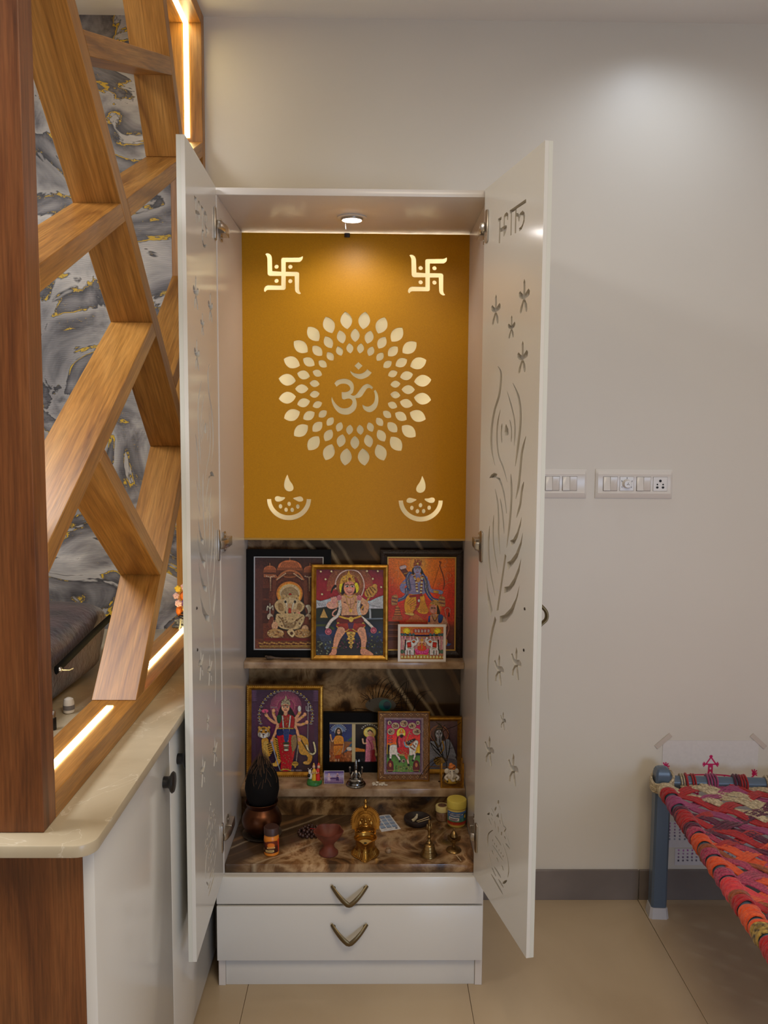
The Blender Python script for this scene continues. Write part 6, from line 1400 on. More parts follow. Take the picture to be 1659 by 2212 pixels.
# ================================================================== LOWER STEP
Z2_ = ZS2+0.0002
def figurine():
    c = Vector((-0.172, 2.513, Z2_)); t = thing('couple_figurine', 'small painted figurine of a couple and a cow on a green base', 'figurine', c)
    E = lambda x, y, z: c+Vector((x, y, z))
    build(G().lathe([(0, 0), (0.021, 0), (0.0235, 0.004), (0.0225, 0.010), (0.017, 0.013), (0, 0.014)], c, 28, wob=lambda a, z: 1+0.04*math.cos(5*a)), 'base', mat('green_base_paint', S(70, 142, 70), 0.4, noise=(60, S(40, 106, 50))), t)
    cow = build(G().ball(E(-0.012, 0.002, 0.024), (0.008, 0.010, 0.011), 12, 8).ball(E(-0.0135, -0.003, 0.040), (0.005, 0.006, 0.006), 10, 7).ball(E(-0.0135, -0.009, 0.037), (0.003, 0.004, 0.003), 8, 6).tube([E(-0.017, -0.002, 0.046), E(-0.019, -0.002, 0.050)], [0.0012, 0.0005], 6).tube([E(-0.010, -0.002, 0.046), E(-0.008, -0.002, 0.050)], [0.0012, 0.0005], 6), 'cow', mat('cow_white_paint', S(226, 220, 212), 0.4), t)
    build(G().ball(E(-0.0155, -0.005, 0.028), (0.005, 0.006, 0.006), 8, 6), 'cow_patch', M['black'], t)
    skin = mat('figurine_skin_paint', S(222, 178, 140), 0.4)
    for x, col, hx, nm in ((-0.0005, S(226, 178, 44), -0.003, 'yellow_figure'), (0.011, S(214, 44, 34), 0.008, 'red_figure')):
        b = build(G().lathe([(0.0070, 0.010), (0.0080, 0.014), (0.0062, 0.026), (0.0048, 0.036), (0.0058, 0.044), (0.003, 0.049), (0, 0.050)], c+Vector((x, -0.002, 0)), 16), 'robe', mat(nm+'_paint', col, 0.4), t)
        build(G().ball(E(x+hx*.3, -0.003, 0.0545), (0.0048, 0.0046, 0.0056), 12, 8).tube([E(x-0.005, -0.004, 0.043), E(x-0.004, -0.010, 0.036), E(x+0.003, -0.011, 0.040)], 0.0017, 6), 'head', skin, b)
        build(G().lathe([(0.0046, 0.057), (0.0040, 0.061), (0.0015, 0.066), (0, 0.067)], c+Vector((x+hx*.3, -0.001, 0)), 12), 'crown', M['gilt_line'] if x < 0.005 else mat('red_veil_paint', S(206, 60, 40), 0.4), b)
figurine()
def silver_statue():
    c = Vector((-0.0455, 2.505, Z2_)); t = thing('silver_statue', 'small silver statue of a seated crowned goddess on a round base', 'statue', c)
    E = lambda x, y, z: c+Vector((x, y, z))
    build(G().lathe([(0, 0), (0.0285, 0), (0.0300, 0.003), (0.0285, 0.006), (0.0245, 0.0075), (0.0235, 0.011), (0.0200, 0.013), (0, 0.014)], c, 40, wob=lambda a, z: 1+(0.03*math.cos(12*a) if z < 0.007 else 0)), 'base', M['silver'], t)
    g = G(); g.ball(E(0, 0, 0.019), (0.017, 0.013, 0.007), 16, 8)
    g.tube(catmull([E(0.004, 0, 0.020), E(0.017, -0.006, 0.019), E(0.012, -0.014, 0.018), E(-0.004, -0.013, 0.018)], 4), 0.0050, 8); g.tube(catmull([E(-0.004, 0, 0.020), E(-0.017, -0.006, 0.019), E(-0.012, -0.013, 0.017), E(0.003, -0.015, 0.0165)], 4), 0.0050, 8)
    g.lathe([(0.0090, 0.020), (0.0082, 0.028), (0.0095, 0.037), (0.0085, 0.042), (0.004, 0.046), (0.0033, 0.049)], c, 18); g.ball(E(0, -0.001, 0.053), (0.0056, 0.0056, 0.0068), 14, 9)
    g.lathe([(0.0062, 0.056), (0.0064, 0.061), (0.0050, 0.065), (0.0054, 0.069), (0.0032, 0.073), (0.0034, 0.076), (0.0015, 0.079), (0, 0.081)], c, 18)
    for s in (-1, 1):
        g.tube(catmull([E(s*0.009, 0, 0.040), E(s*0.0155, 0.001, 0.034), E(s*0.0175, -0.003, 0.044), E(s*0.0185, -0.004, 0.052)], 4), [0.0032]*9+[0.0026]*4, 8); g.ball(E(s*0.0185, -0.004, 0.0555), (0.0042, 0.003, 0.0046), 10, 7)
        g.tube(catmull([E(s*0.0088, -0.002, 0.040), E(s*0.0135, -0.008, 0.031), E(s*0.011, -0.014, 0.027)], 4), 0.0030, 8)
    g.tube([E(0.007*math.cos(a), -0.0085, 0.038+0.006*math.sin(a)) for a in np.linspace(math.pi, 2*math.pi, 9)], 0.0009, 5)
    build(g, 'figure', M['silver'], t, smooth=60)
silver_statue()
def sugar():
    c = Vector((0.030, 2.510, Z2_)); g = G(); q = random.Random(9)
    for i in range(26):
        x, y = q.uniform(-0.023, 0.023), q.uniform(-0.010, 0.010); s = q.uniform(0.0028, 0.0052)
        g.ball(c+Vector((x, y, s*0.42)), (s, s*q.uniform(.7, 1), s*0.4), 7, 5)
    tag(build(g, 'sugar_drops', mat('white_sugar', S(222, 212, 196), 0.5), origin=c), 'scattered white sugar drops on the step right of the silver statue', 'sweets', kind='stuff')
sugar()
def glass_box():
    x0, x1 = float(uY(953, 1700, 2.468)[0]), float(uY(1002.5, 1700, 2.468)[0]); x1 = min(x1, IR-0.003); y0, y1 = 2.482, 2.530; z0 = Z2_; z1 = float(uY(978, 1645, 2.482)[2])
    c = Vector(((x0+x1)/2, (y0+y1)/2, z0)); t = thing('glass_case', 'little clear case with gilt edges on the right end of the lower step', 'case', c)
    th = 0.0008
    build(G().box(x0, x1, y0, y1, z0, z0+0.002), 'floor_plate', M['gilt'], t)
    build(G().box(x0, x1, y0, y0+th, z0+.0022, z1).box(x0, x1, y1-th, y1, z0+.0022, z1).box(x0, x0+th, y0+th, y1-th, z0+.0022, z1).box(x1-th, x1, y0+th, y1-th, z0+.0022, z1).box(x0, x1, y0, y1, z1, z1+th), 'pane', M['pane'], t)
    for x in (x0+0.002, x1-0.002):
        for y in (y0+0.002, y1-0.002): build(G().box(x-0.0022, x+0.0022, y-0.0022, y+0.0022, z0+.002, z1-0.006), 'corner_post', M['gilt'], t)
    c = Vector(((x0+x1)/2, 2.506, z0+0.0024)); e = thing('elephant_deity_figurine', 'tiny white elephant-headed figurine with orange turban inside the clear case', 'figurine', c)
    E = lambda x, y, z: c+Vector((x, y, z)); wh = mat('pearl_white_paint', S(226, 218, 206), 0.3); yl = mat('ochre_robe_paint', S(206, 170, 70), 0.4)
    build(G().ball(E(0, 0, 0.012), (0.022, 0.014, 0.0115), 18, 10), 'robe', yl, e)
    g = G().ball(E(0, -0.002, 0.026), (0.015, 0.011, 0.013), 16, 10).ball(E(0, -0.005, 0.042), (0.0105, 0.009, 0.011), 16, 10)
    g.tube(catmull([E(0, -0.012, 0.042), E(0.001, -0.017, 0.032), E(-0.002, -0.018, 0.023), E(0.004, -0.018, 0.017), E(0.008, -0.017, 0.021)], 5), [0.0046]*7+[0.0036]*8+[0.0026]*6, 10)
    for s in (-1, 1): g.ball(E(s*0.0145, -0.001, 0.041), (0.0075, 0.0025, 0.0085), 12, 8); g.tube(catmull([E(s*0.013, -0.004, 0.030), E(s*0.020, -0.010, 0.024), E(s*0.013, -0.016, 0.019)], 4), 0.0036, 8)
    build(g, 'body', wh, e, smooth=60)
    build(G().ball(E(0.001, -0.003, 0.054), (0.0115, 0.010, 0.009), 16, 9).ball(E(-0.003, -0.004, 0.062), (0.006, 0.006, 0.006), 12, 8), 'turban', mat('orange_turban_paint', S(226, 126, 40), 0.45), e)
    g = G()
    for s in (-1, 1): g.ball(E(s*0.0055, -0.0130, 0.0445), (0.0016, 0.001, 0.0016), 8, 6); g.ball(E(s*0.013, -0.0125, 0.0125), (0.0024, 0.0016, 0.0024), 8, 6)
    g.tube(catmull([E(-0.008, -0.011, 0.051), E(0, -0.013, 0.054), E(0.009, -0.010, 0.059)], 4), 0.0010, 5); tag(build(g, 'dark_markings', M['hole'], e), kind='stuff')
glass_box()
def feathers():
    # eye feather lying on top of the double frame, barbs fanning to the right
    eye = uY(830, 1523, 2.592); c = Vector((float(eye[0]), 2.590, float(eye[2])))
    t = thing('peacock_feather', 'peacock feather with blue-green eye lying across the frames on the lower step', 'feather', c)
    px = 2.59/FPX; E = lambda x, y, d=0.0: c+Vector(((x-830)*px, d, -(y-1523)*px))
    dark = mat('dark_feather_barb', S(20, 16, 12), 0.8, spec=0.15)
    build(G().prism([E(830+34*math.cos(a)-8, 1523+17*math.sin(a), 0.0014) for a in np.linspace(0, 2*math.pi, 29)[:-1]], (0, 0.0006, 0)), 'outer_eye', mat('olive_feather', S(58, 48, 26), 0.45), t)
    build(G().prism([E(832+14*math.cos(a), 1523+13*math.sin(a), 0.0006) for a in np.linspace(0, 2*math.pi, 25)[:-1]], (0, 0.0006, 0)), 'teal_eye', mat('teal_feather', S(12, 78, 70), 0.3), t)
    build(G().prism([E(836+8*math.cos(a), 1523+9*math.sin(a), -0.0002) for a in np.linspace(0, 2*math.pi, 21)[:-1]], (0, 0.0006, 0)), 'dark_eye', mat('navy_feather', S(12, 40, 52), 0.3), t)
    g = G(); q = random.Random(12)
    for k in range(30):
        a = math.radians(q.uniform(-165, 100)); r0, r1 = 18, q.uniform(30, 58)
        p0 = (830+r0*1.5*math.cos(a)-6, 1523+r0*math.sin(a)); p2 = (830+r1*1.4*math.cos(a)+10, 1523+min(r1*math.sin(a), 18))
        g.tube(catmull([E(p0[0], p0[1], 0.002), E((p0[0]+p2[0])/2+q.uniform(-3, 3), (p0[1]+p2[1])/2-q.uniform(0, 6), q.uniform(0, .004)), E(p2[0], p2[1], q.uniform(.001, .006))], 3), [0.0007]*5+[0.0003]*2, 4)
    for pts in ([(812,1512),(812,1480),(826,1462)], [(816,1508),(824,1474),(842,1460)], [(822,1505),(834,1480),(850,1470)], [(850,1515),(868,1480),(885,1468)], [(855,1528),(876,1490),(880,1462)], [(848,1505),(846,1480),(838,1464)], [(870,1538),(866,1500),(872,1486)], [(894,1540),(905,1500),(935,1490)], [(893,1538),(908,1510),(926,1496)], [(878,1538),(880,1505),(884,1470)], [(800,1535),(770,1532),(748,1540)], [(806,1516),(790,1510),(780,1520)]):
        g.tube(catmull([E(x, y, 0.002+0.002*i) for i, (x, y) in enumerate(pts)], 5), [0.0009]*8+[0.0005]*3, 4)
    tag(build(g, 'barbs', dark, t), kind='stuff')
    # loose wispy feather leaning in front of the meditating deity's frame
    c2 = at_slab(955, 1686, Z2_); t2 = thing('wispy_feather', 'bare dark feather with long wispy barbs leaning before the meditating deity picture', 'feather', c2)
    g = G(); F = lambda x, y, Y: Vector([float(v) for v in uY(x, y, Y)])
    g.tube(catmull([c2+Vector((-0.012, -0.010, 0.0012)), c2+Vector((0.0, -0.004, 0.004)), F(965, 1650, 2.566), F(950, 1625, 2.570), F(931, 1605, 2.574)], 5), [0.0018]*12+[0.0014]*9, 5)
    for pts in ([(962,1645),(945,1615),(932,1590)], [(958,1636),(950,1600),(955,1575),(962,1566)], [(966,1644),(962,1600),(958,1580),(985,1568),(996,1560)], [(960,1640),(938,1620),(928,1600)], [(964,1646),(972,1610),(966,1580),(942,1560)], [(955,1634),(940,1640),(925,1652),(905,1680)], [(952,1638),(936,1650),(918,1672)]):
        g.tube(catmull([F(x, y, 2.560-0.002*i) if y < 1650 else F(x, y, 2.530-0.010*i*0) for i, (x, y) in enumerate(pts)], 5), [0.0013]*6+[0.0009]*20, 4)
    g.v and build(g, 'barbs', dark, t2)
    tag(t2.children[0], kind='stuff')
feathers()
# ================================================================== UPPER SHELF
def driftwood():
    c = Vector((-0.272, 2.583, ZS1+0.0003)); q = random.Random(2); g = G()
    P = catmull([c+Vector((-0.051, 0.004, 0.006)), c+Vector((-0.035, 0.000, 0.0075)), c+Vector((-0.010, 0.003, 0.005)), c+Vector((0.02, -0.001, 0.004)), c+Vector((0.053, 0.002, 0.0022))], 6)
    g.tube(P, [0.0020+0.0036*math.sin(math.pi*min(1, i/10+.15))*(1 if i < 10 else max(.25, 1-(i-10)/18)) for i in range(len(P))], 8, flat=(1, 1.5))
    g.tube(catmull([c+Vector((-0.04, 0, 0.009)), c+Vector((-0.052, -0.002, 0.0125)), c+Vector((-0.055, -0.003, 0.011))], 4), 0.0016, 6)
    o = build(g, 'dried_root', mat('grey_brown_root', S(110, 92, 78), 0.8, noise=(60, S(70, 56, 46)), bump=(120, 0.8, 0.002)), origin=c)
    tag(o, 'dried grey-brown root lying before the elephant-headed deity picture', 'root')
driftwood()
# ================================================================== WALL SWITCHES
def switch_plate(label, x0, x1, z0, z1, mods):
    c = Vector(((x0+x1)/2, YW, (z0+z1)/2)); t = thing('switch_plate', label, 'switch plate', c, 'white switch plates on the cream wall')
    y = YW-0.0003
    # plate with a raised bowed face: profile in (y, z), flared ends
    n = 12; prof = []
    zz = [z0, z0+0.004, z0+0.016, z0+0.024, z1-0.024, z1-0.016, z1-0.004, z1]; dd = [0.003, 0.0065, 0.0105, 0.0085, 0.0085, 0.0105, 0.0065, 0.003]
    g = G(); vs = []; xi = [x0, x0+0.007, x1-0.007, x1]; fl = [0.25, 1, 1, 0.25]
    for x, f in zip(xi, fl):
        for z, d in zip(zz, dd): vs.append((x, y-0.002-(d-0.002)*f, z))
    m = len(zz); fs = []
    for i in range(3):
        for j in range(m-1): fs.append((i*m+j, i*m+j+1, (i+1)*m+j+1, (i+1)*m+j))
    nb = len(vs); vs += [(x0, y, z0), (x1, y, z0), (x1, y, z1), (x0, y, z1)]
    fs += [(nb, nb+1, nb+2, nb+3), tuple([nb, 0+0] + list(range(1, m)) + [nb+3]), tuple([nb+1]+[3*m+j for j in range(m)]+[nb+2]), tuple([nb]+[i*m for i in range(4)]+[nb+1]), tuple([nb+3]+[i*m+m-1 for i in range(4)]+[nb+2])]
    g.add(vs, fs); build(g, 'plate', M['white_switch'], t, smooth=25)
    yf = y-0.0086
    for kind, a, b in mods:
        zc = (z0+z1)/2; hh = 0.0215
        if kind == 's':
            for k in range(2):
                u0 = a+(b-a)*k/2+0.0004; u1 = a+(b-a)*(k+1)/2-0.0004; tl = 0.0022 if k == 0 else -0.0006
                g = G().add([(u0, yf, zc-hh), (u1, yf, zc-hh), (u1, yf, zc+hh), (u0, yf, zc+hh), (u0, yf-0.0030-tl, zc-hh+.0006), (u1, yf-0.0030-tl, zc-hh+.0006), (u1, yf-0.0030+min(tl, .001), zc+hh-.0006), (u0, yf-0.0030+min(tl, .001), zc+hh-.0006)], [(0,3,2,1),(4,5,6,7),(0,1,5,4),(1,2,6,5),(2,3,7,6),(3,0,4,7)])
                build(g, 'rocker', M['white_switch'], t, bevel=0.0004, seg=1)
            build(G().box(a-0.0008, b+0.0008, yf-0.0004, yf+0.001, zc-hh-0.0008, zc+hh+0.0008), 'module_gap', mat('switch_gap_shadow', S(120, 110, 102), 0.6), t)
        else:
            build(G().box(a-0.0007, b+0.0007, yf-0.0003, yf+0.001, zc-hh-0.0007, zc+hh+0.0007), 'module_gap', mat('switch_gap_shadow', S(120, 110, 102), 0.6), t)
            md = build(G().box(a, b, yf-0.0014, yf+0.001, zc-hh, zc+hh), 'module', M['white_switch'], t, bevel=0.0004, seg=1)
            xc_ = (a+b)/2; My = Matrix(((1, 0, 0, 0), (0, 0, -1, 0), (0, 1, 0, 0), (0, 0, 0, 1)))
            if kind == 'r':
                build(G().lathe([(0.0135, 0.0), (0.0135, 0.006), (0.0122, 0.0075), (0.0118, 0.0135), (0.0105, 0.0148), (0, 0.015)], (xc_, yf-0.0014, zc), 32, M=My), 'dial', M['white_switch'], md)
                g = G()
                for k in range(3): an = math.radians(90+120*k); g.tube([(xc_+0.0008*math.cos(an), yf-0.0165, zc+0.0008*math.sin(an)), (xc_+0.005*math.cos(an), yf-0.0165, zc+0.005*math.sin(an))], 0.0009, 5)
                build(g, 'fan_mark', mat('grey_print', S(130, 124, 118), 0.6), md)
                for k in range(5): an = math.radians(-35+62*k); g2 = G().tube([(xc_+0.0170*math.cos(an), yf-0.0015, zc+0.0170*math.sin(an)-0.002), (xc_+0.0185*math.cos(an), yf-0.0015, zc+0.0185*math.sin(an)+0.002)], 0.0009, 5); build(g2, 'dial_mark', M['hole'], md)
            else:
                for (dx, dz, r, el) in ((0, 0.0095, 0.0042, 1), (-0.0088, -0.0015, 0.0026, 1), (0.0088, -0.0015, 0.0026, 1), (-0.0088, -0.0105, 0.0036, 1.15), (0.0088, -0.0105, 0.0036, 1.15)):
                    build(G().lathe([(r, 0), (r*.9, 0.0004), (0, 0.0004)], (xc_+dx, yf-0.0015, zc+dz), 16, sx=el, M=My), 'pin_hole', M['hole'], md)
wx = lambda x: float(uY(x, 1045, YW-0.009)[0]); wz = lambda y: float(uY(1300, y, YW)[2])
switch_plate('white switch plate with four rockers, half hidden behind the open right cupboard door', wx(1120), wx(1268), wz(1076), wz(1013), [('s', wx(1142), wx(1168)), ('s', wx(1178), wx(1208)), ('s', wx(1215), wx(1246))])
switch_plate('long white switch plate with fan dial and round-pin socket on the cream wall', wx(1287), wx(1453.5), wz(1076), wz(1013), [('s', wx(1303), wx(1333)), ('r', wx(1339), wx(1368.5)), ('s', wx(1375), wx(1405)), ('k', wx(1411), wx(1441))])

# ================================================================== DRAWINGS TAPED TO THE WALL
INK = (196, 26, 92)
def paper(label, px, pic, thick=0.0004):
    l, t_, r, b = px; A, B = uY(l, t_, YW), uY(r, b, YW); w = float(B[0]-A[0]); h = float(A[2]-B[2])
    c = Vector((float(A[0]+B[0])/2, YW-0.0014, float(B[2]))); t = thing('wall_drawing', label, 'drawing', c)
    build(G().box(-w/2, w/2, 0.0, thick, 0, h), 'sheet', M['sheet_paper'], t, local=True)
    add_print(pic, w, h, t, (0, -0.0002, 0), 'print_matt'); return t, w, h
def pic_draw1():
    p = Pic((200, 120, 1480, 1153), 250, (220, 213, 208)); p.fine = False; p.noise(.02, 2, 6)
    p.ell(850, 340, 22, 20, INK); p.line([(850,350),(790,440)], 18, INK); p.line([(850,350),(915,440)], 18, INK); p.line([(775,448),(930,448)], 18, INK)
    for s in (-1, 1):
        for a in (-.9, -.2, .4, 1.0): p.line([(850+s*72,450),(850+s*(72+34*math.cos(a)),450-34*math.sin(a))], 15, INK)
    p.poly([(815,450),(882,450),(882,605),(812,605)], INK, a=.9)
    for y in (400, 505, 565): p.ell(848, y, 12, 15, (222,200,206))
    p.line([(430,650),(520,600),(850,592),(960,595),(1130,615),(1270,690)], 18, INK); p.line([(540,605),(580,660),(600,605)], 15, INK); p.line([(610,605),(600,650)], 15, INK); p.line([(1040,615),(1080,660),(1120,620)], 18, INK); p.ell(1065, 640, 26, 20, INK, a=.7)
    for k in range(7): a = math.pi*(.05+.9*k/6); p.ell(840+70*math.cos(a), 625+40*math.sin(a), 12, 12, INK); p.ell(840+40*math.cos(a), 620+24*math.sin(a), 8, 8, INK)
    for cx, cy, b in ((250,480,(300,620)), (1430,575,(1350,690))):
        for a in (-.5, .1, .8, 1.4, 2.0): p.line([(cx,cy),(cx+54*math.cos(a)-(10 if cx < 800 else 0),cy-54*math.sin(a))], 17, INK)
        p.ell(cx, cy+6, 24, 22, INK); p.line([(cx+10,cy+20), b], 20, INK)
    p.line([(300,620),(360,720),(520,800),(700,860)], 18, INK); p.line([(1350,690),(1200,800),(1000,900)], 18, INK); p.ring(850, 900, 170, 150, 12, INK)
    return p
t, w_, h_ = paper('white paper with a pink marker figure taped to the wall above the bed rail', (1432, 1599, 1631, 1760), pic_draw1())
for sgn, nm in ((-1, 0), (1, 1)):
    g = G().box(-0.031, 0.031, -0.0012, -0.0005, -0.0075, 0.0075); g.xform(Matrix.Translation((sgn*(w_/2-0.001), 0, h_-0.002)) @ Matrix.Rotation(math.radians(-42*-sgn if False else 42*sgn), 4, 'Y'))
    build(g, 'tape', M['tape'], t, local=True)
def pic_dots(seed, rows, cols, box, reg, c0):
    p = Pic(box, 150, (216, 212, 214)); p.fine = False; p.noise(.02, seed, 5); q = random.Random(seed)
    for r in range(rows):
        for k in range(cols):
            x = reg[0]+(reg[2]-reg[0])*k/(cols-1); y = reg[1]+(reg[3]-reg[1])*r/(rows-1); f = r/(rows-1)
            col = tuple(c0[0][i]*(1-f)+c0[1][i]*f for i in range(3))
            p.ell(x+q.uniform(-2, 2), y+q.uniform(-2, 2), q.uniform(7, 12), q.uniform(6, 10), col, q.uniform(0, 3), a=q.uniform(.7, 1))
    return p
paper('white paper with rows of purple and black marker dots low on the wall', (1441, 1774, 1640, 1830), pic_dots(3, 6, 18, (0, 0, 1000, 280), (30, 20, 960, 190), ((150, 30, 130), (60, 80, 100))))
paper('small white paper with purple and black dot rows just above the skirting', (1458, 1832, 1660, 1868), pic_dots(4, 4, 20, (0, 0, 1000, 180), (40, 22, 940, 130), ((150, 40, 150), (30, 26, 50))))

# ================================================================== WOVEN ROPE BED
BED = thing('woven_rope_bed', 'low blue-grey metal bed frame woven with red, orange, pink and cream cloth rope', 'bed', (0.8965, 2.537, 0.0))
BROT = math.radians(-3.3); BED.rotation_euler = (0, 0, BROT)
MB = M['bed'] = mat('blue_grey_enamel', S(84, 99, 116), 0.28)
def bed_build(g, name, mt, **kw): return build(g, name, mt, BED, local=True, **kw)
BW, BL, ZR = 0.92, 1.86, 0.418
for (x, y) in ((0, 0), (BW, 0), (0, -BL), (BW, -BL)):
    s = 0.0235; g = G()
    ch = 0.006; sec = [(-s+ch, -s), (s-ch, -s), (s, -s+ch), (s, s-ch), (s-ch, s), (-s+ch, s), (-s, s-ch), (-s, -s+ch)]
    zs = [(0.030, 1), (0.452, 1), (0.464, .93), (0.473, .74), (0.477, .42)]; vs = []; fs = []
    for z, k in zs: vs += [(x+a*k, y+b*k, z) for a, b in sec]
    for i in range(4):
        for j in range(8): l = (j+1) % 8; fs.append((i*8+j, i*8+l, (i+1)*8+l, (i+1)*8+j))
    fs += [tuple(range(7, -1, -1)), tuple(32+j for j in range(8))]
    leg = bed_build(g.add(vs, fs), 'leg', MB, smooth=30)
    gc = G(); k0, k1 = 1.28, 1.10; vs = [(x+a*k0, y+b*k0, 0.0) for a, b in sec]+[(x+a*k1, y+b*k1, 0.034) for a, b in sec]
    gc.add(vs, [(j, (j+1) % 8, 8+(j+1) % 8, 8+j) for j in range(8)]+[tuple(range(7, -1, -1)), tuple(8+j for j in range(8))])
    build(gc, 'foot_cap', mat('white_foot_cap', S(196, 194, 196), 0.4), leg, local=True, smooth=30)
rr = 0.0185
bed_build(G().tube([(0, 0, ZR+0.012), (BW, 0, ZR+0.012)], rr, 18), 'rail', MB); bed_build(G().tube([(0, -BL, ZR+0.012), (BW, -BL, ZR+0.012)], rr, 18), 'rail', MB)
bed_build(G().tube([(0, 0, ZR), (0, -BL, ZR)], rr, 18), 'rail', MB); bed_build(G().tube([(BW, 0, ZR), (BW, -BL, ZR)], rr, 18), 'rail', MB)
def cloth(name, a, b, sc=130): return mat(name, S(*a), 0.85, noise=(sc, S(*b)), bump=(260, 0.7, 0.002), sheen=0.2)
CL_ = {'cream': cloth('cream_cloth_rope', (222, 204, 168), (140, 120, 92)), 'red': cloth('red_cloth_rope', (186, 26, 32), (150, 16, 26)), 'dark': cloth('maroon_stitched_rope', (110, 24, 62), (60, 14, 40)),
       'pink': cloth('mauve_cloth_rope', (166, 66, 112), (140, 50, 98)), 'orange': cloth('orange_cloth_rope', (232, 92, 36), (206, 66, 28)), 'coral': cloth('coral_cloth_rope', (226, 64, 62), (190, 40, 60)),
       'rust': cloth('rust_cloth_rope', (168, 84, 40), (120, 56, 30)), 'mag': cloth('magenta_stitched_rope', (126, 26, 66), (196, 70, 98), 220), 'gold': cloth('black_gold_print_rope', (196, 158, 70), (34, 28, 24), 90)}
cR, sR = math.cos(BROT), math.sin(BROT)
def bw(p): return Vector((0.8965+p[0]*cR-p[1]*sR, 2.537+p[0]*sR+p[1]*cR, p[2]))
def ypx(p): d = np.array(bw(p))-CAM; return CY-FPX*(d@UP)/(d@FW)
def t_for(py):
    lo, hi = 0.0, 1.5
    for _ in range(40):
        m = (lo+hi)/2
        if ypx((-rr, -m, ZR)) < py: lo = m
        else: hi = m
    return lo
def wrap(axis, a, b, col, R0=0.0225, z=ZR, other=0.0, strands=3):
    """rope band wound round a rail between distances a..b"""
    g = G(); n = max(1, int(round((b-a)/0.0085))); w = (b-a)/n
    for i in range(n):
        s = a+(i+.5)*w; P = []
        for k in range(22):
            an = 2*math.pi*k/22; r = R0+0.0012*math.sin(3*an+i*2.1)
            off = s+w*0.16*math.sin(2*an+i)
            P.append((r*math.cos(an), -off, z+r*math.sin(an)) if axis == 'y' else (off, r*math.cos(an), z+r*math.sin(an)))
        g.tube(P, w*0.62, 7, closed=True, flat=(0.42*0.0085/w*1.1, 1.0) if False else (0.6, 1.0))
    return bed_build(g, 'rope_wrap', CL_[col])
seq = [(1706, 1716, 'cream'), (1716, 1727, 'red'), (1734, 1750, 'pink'), (1757, 1768, 'dark'), (1764, 1790, 'red'), (1792, 1801, 'dark'), (1802, 1812, 'mag'), (1817, 1833, 'orange'), (1840, 1848, 'rust'), (1848, 1861, 'mag'), (1868, 1884, 'orange'), (1892, 1907, 'mag'), (1913, 1941, 'coral'), (1941, 1950, 'rust'), (1951, 1965, 'red'), (1973, 1998, 'orange'), (2006, 2012, 'orange'), (2012, 2034, 'gold'), (2042, 2075, 'red'), (2085, 2120, 'orange'), (2130, 2170, 'mag'), (2190, 2240, 'pink'), (2270, 2330, 'red')]
side_marks = []
for a, b, col in seq:
    ta, tb = t_for(a), t_for(b)
    if tb-ta < 0.004: continue
    wrap('y', ta, tb, col); side_marks.append(((ta+tb)/2, col, tb-ta))
for a, b, col in ((0.052, 0.066, 'cream'), (0.067, 0.077, 'red'), (0.086, 0.100, 'red'), (0.132, 0.165, 'pink'), (0.212, 0.232, 'dark'), (0.232, 0.255, 'red'), (0.31, 0.34, 'cream'), (0.38, 0.42, 'red'), (0.47, 0.50, 'orange'), (0.55, 0.59, 'mag'), (0.65, 0.70, 'cream'), (0.76, 0.80, 'red')):
    wrap('x', a, b, col, z=ZR+0.012)
# cord knotted round the corner leg
g = G()
for k in range(6):
    z = 0.418+0.005*k; r = 0.034
    g.tube([(r*math.cos(an)*(1.0 if math.cos(an) > 0 else .95), r*math.sin(an), z+0.014*math.sin(an+.6)+.002*math.sin(5*an+k)) for an in np.linspace(0, 2*math.pi, 25)[:-1]], 0.0042, 6, closed=True)
bed_build(g, 'corner_lashing', CL_['cream'])
# woven straps: family A runs from the side rail away to the right and forward, family B crosses it
q = random.Random(21)
def zs(x, y):
    u = min(max(x/BW, 0), 1); v = min(max(-y/BL, 0), 1)
    return ZR+0.010-0.030*math.sin(math.pi*u)*math.sin(math.pi*min(v*1.5, 1) if v < .67 else math.pi*.5)
def strap(p0, p1, wd, col, fam, idx):
    p0, p1 = np.array(p0), np.array(p1); d = p1-p0; L = np.linalg.norm(d); d = d/L; nrm = np.array([-d[1], d[0]]); g = G(); ns = max(2, int(round(wd/0.0085)))
    m = max(8, int(L/0.022))
    for s in range(ns):
        o = (s-(ns-1)/2)*wd/ns; P = []; ph = q.uniform(0, 6)
        for i in range(m+1):
            c_ = p0+d*L*i/m; x, y = c_+nrm*(o*(1 if 2 < i < m-2 else .8)+0.0012*math.sin(i*.9+ph))
            wv_ = 0.0045*math.cos(math.pi*(L*i/m)/0.060+idx*math.pi+(math.pi if fam else 0))
            P.append((x, y, zs(x, y)+wv_+0.0008*math.sin(i*1.7+ph)))
        g.tube(P, wd/ns*0.56, 6, flat=(0.62, 1.0))
    bed_build(g, 'strap', CL_[col])
def clip_line(p, d):
    """segment of the infinite line inside the bed opening"""
    x0, x1, y0, y1 = 0.012, BW-0.012, -BL+0.012, -0.012; t0, t1 = -9, 9
    for a, b, lo, hi in ((p[0], d[0], x0, x1), (p[1], d[1], y0, y1)):
        if abs(b) < 1e-9:
            if not lo <= a <= hi: return None
            continue
        ta, tb = (lo-a)/b, (hi-a)/b; t0, t1 = max(t0, min(ta, tb)), min(t1, max(ta, tb))
    return None if t1-t0 < 0.05 else ((p[0]+d[0]*t0, p[1]+d[1]*t0), (p[0]+d[0]*t1, p[1]+d[1]*t1))
dA = (math.cos(math.radians(-38)), math.sin(math.radians(-38))); dB = (math.cos(math.radians(38)), math.sin(math.radians(38)))
ia = 0
for tt, col, wd in side_marks:
    sgm = clip_line((0.012, -tt), dA)
    if sgm: strap(sgm[0], sgm[1], min(max(wd, 0.018), 0.036), col, 0, ia); ia += 1
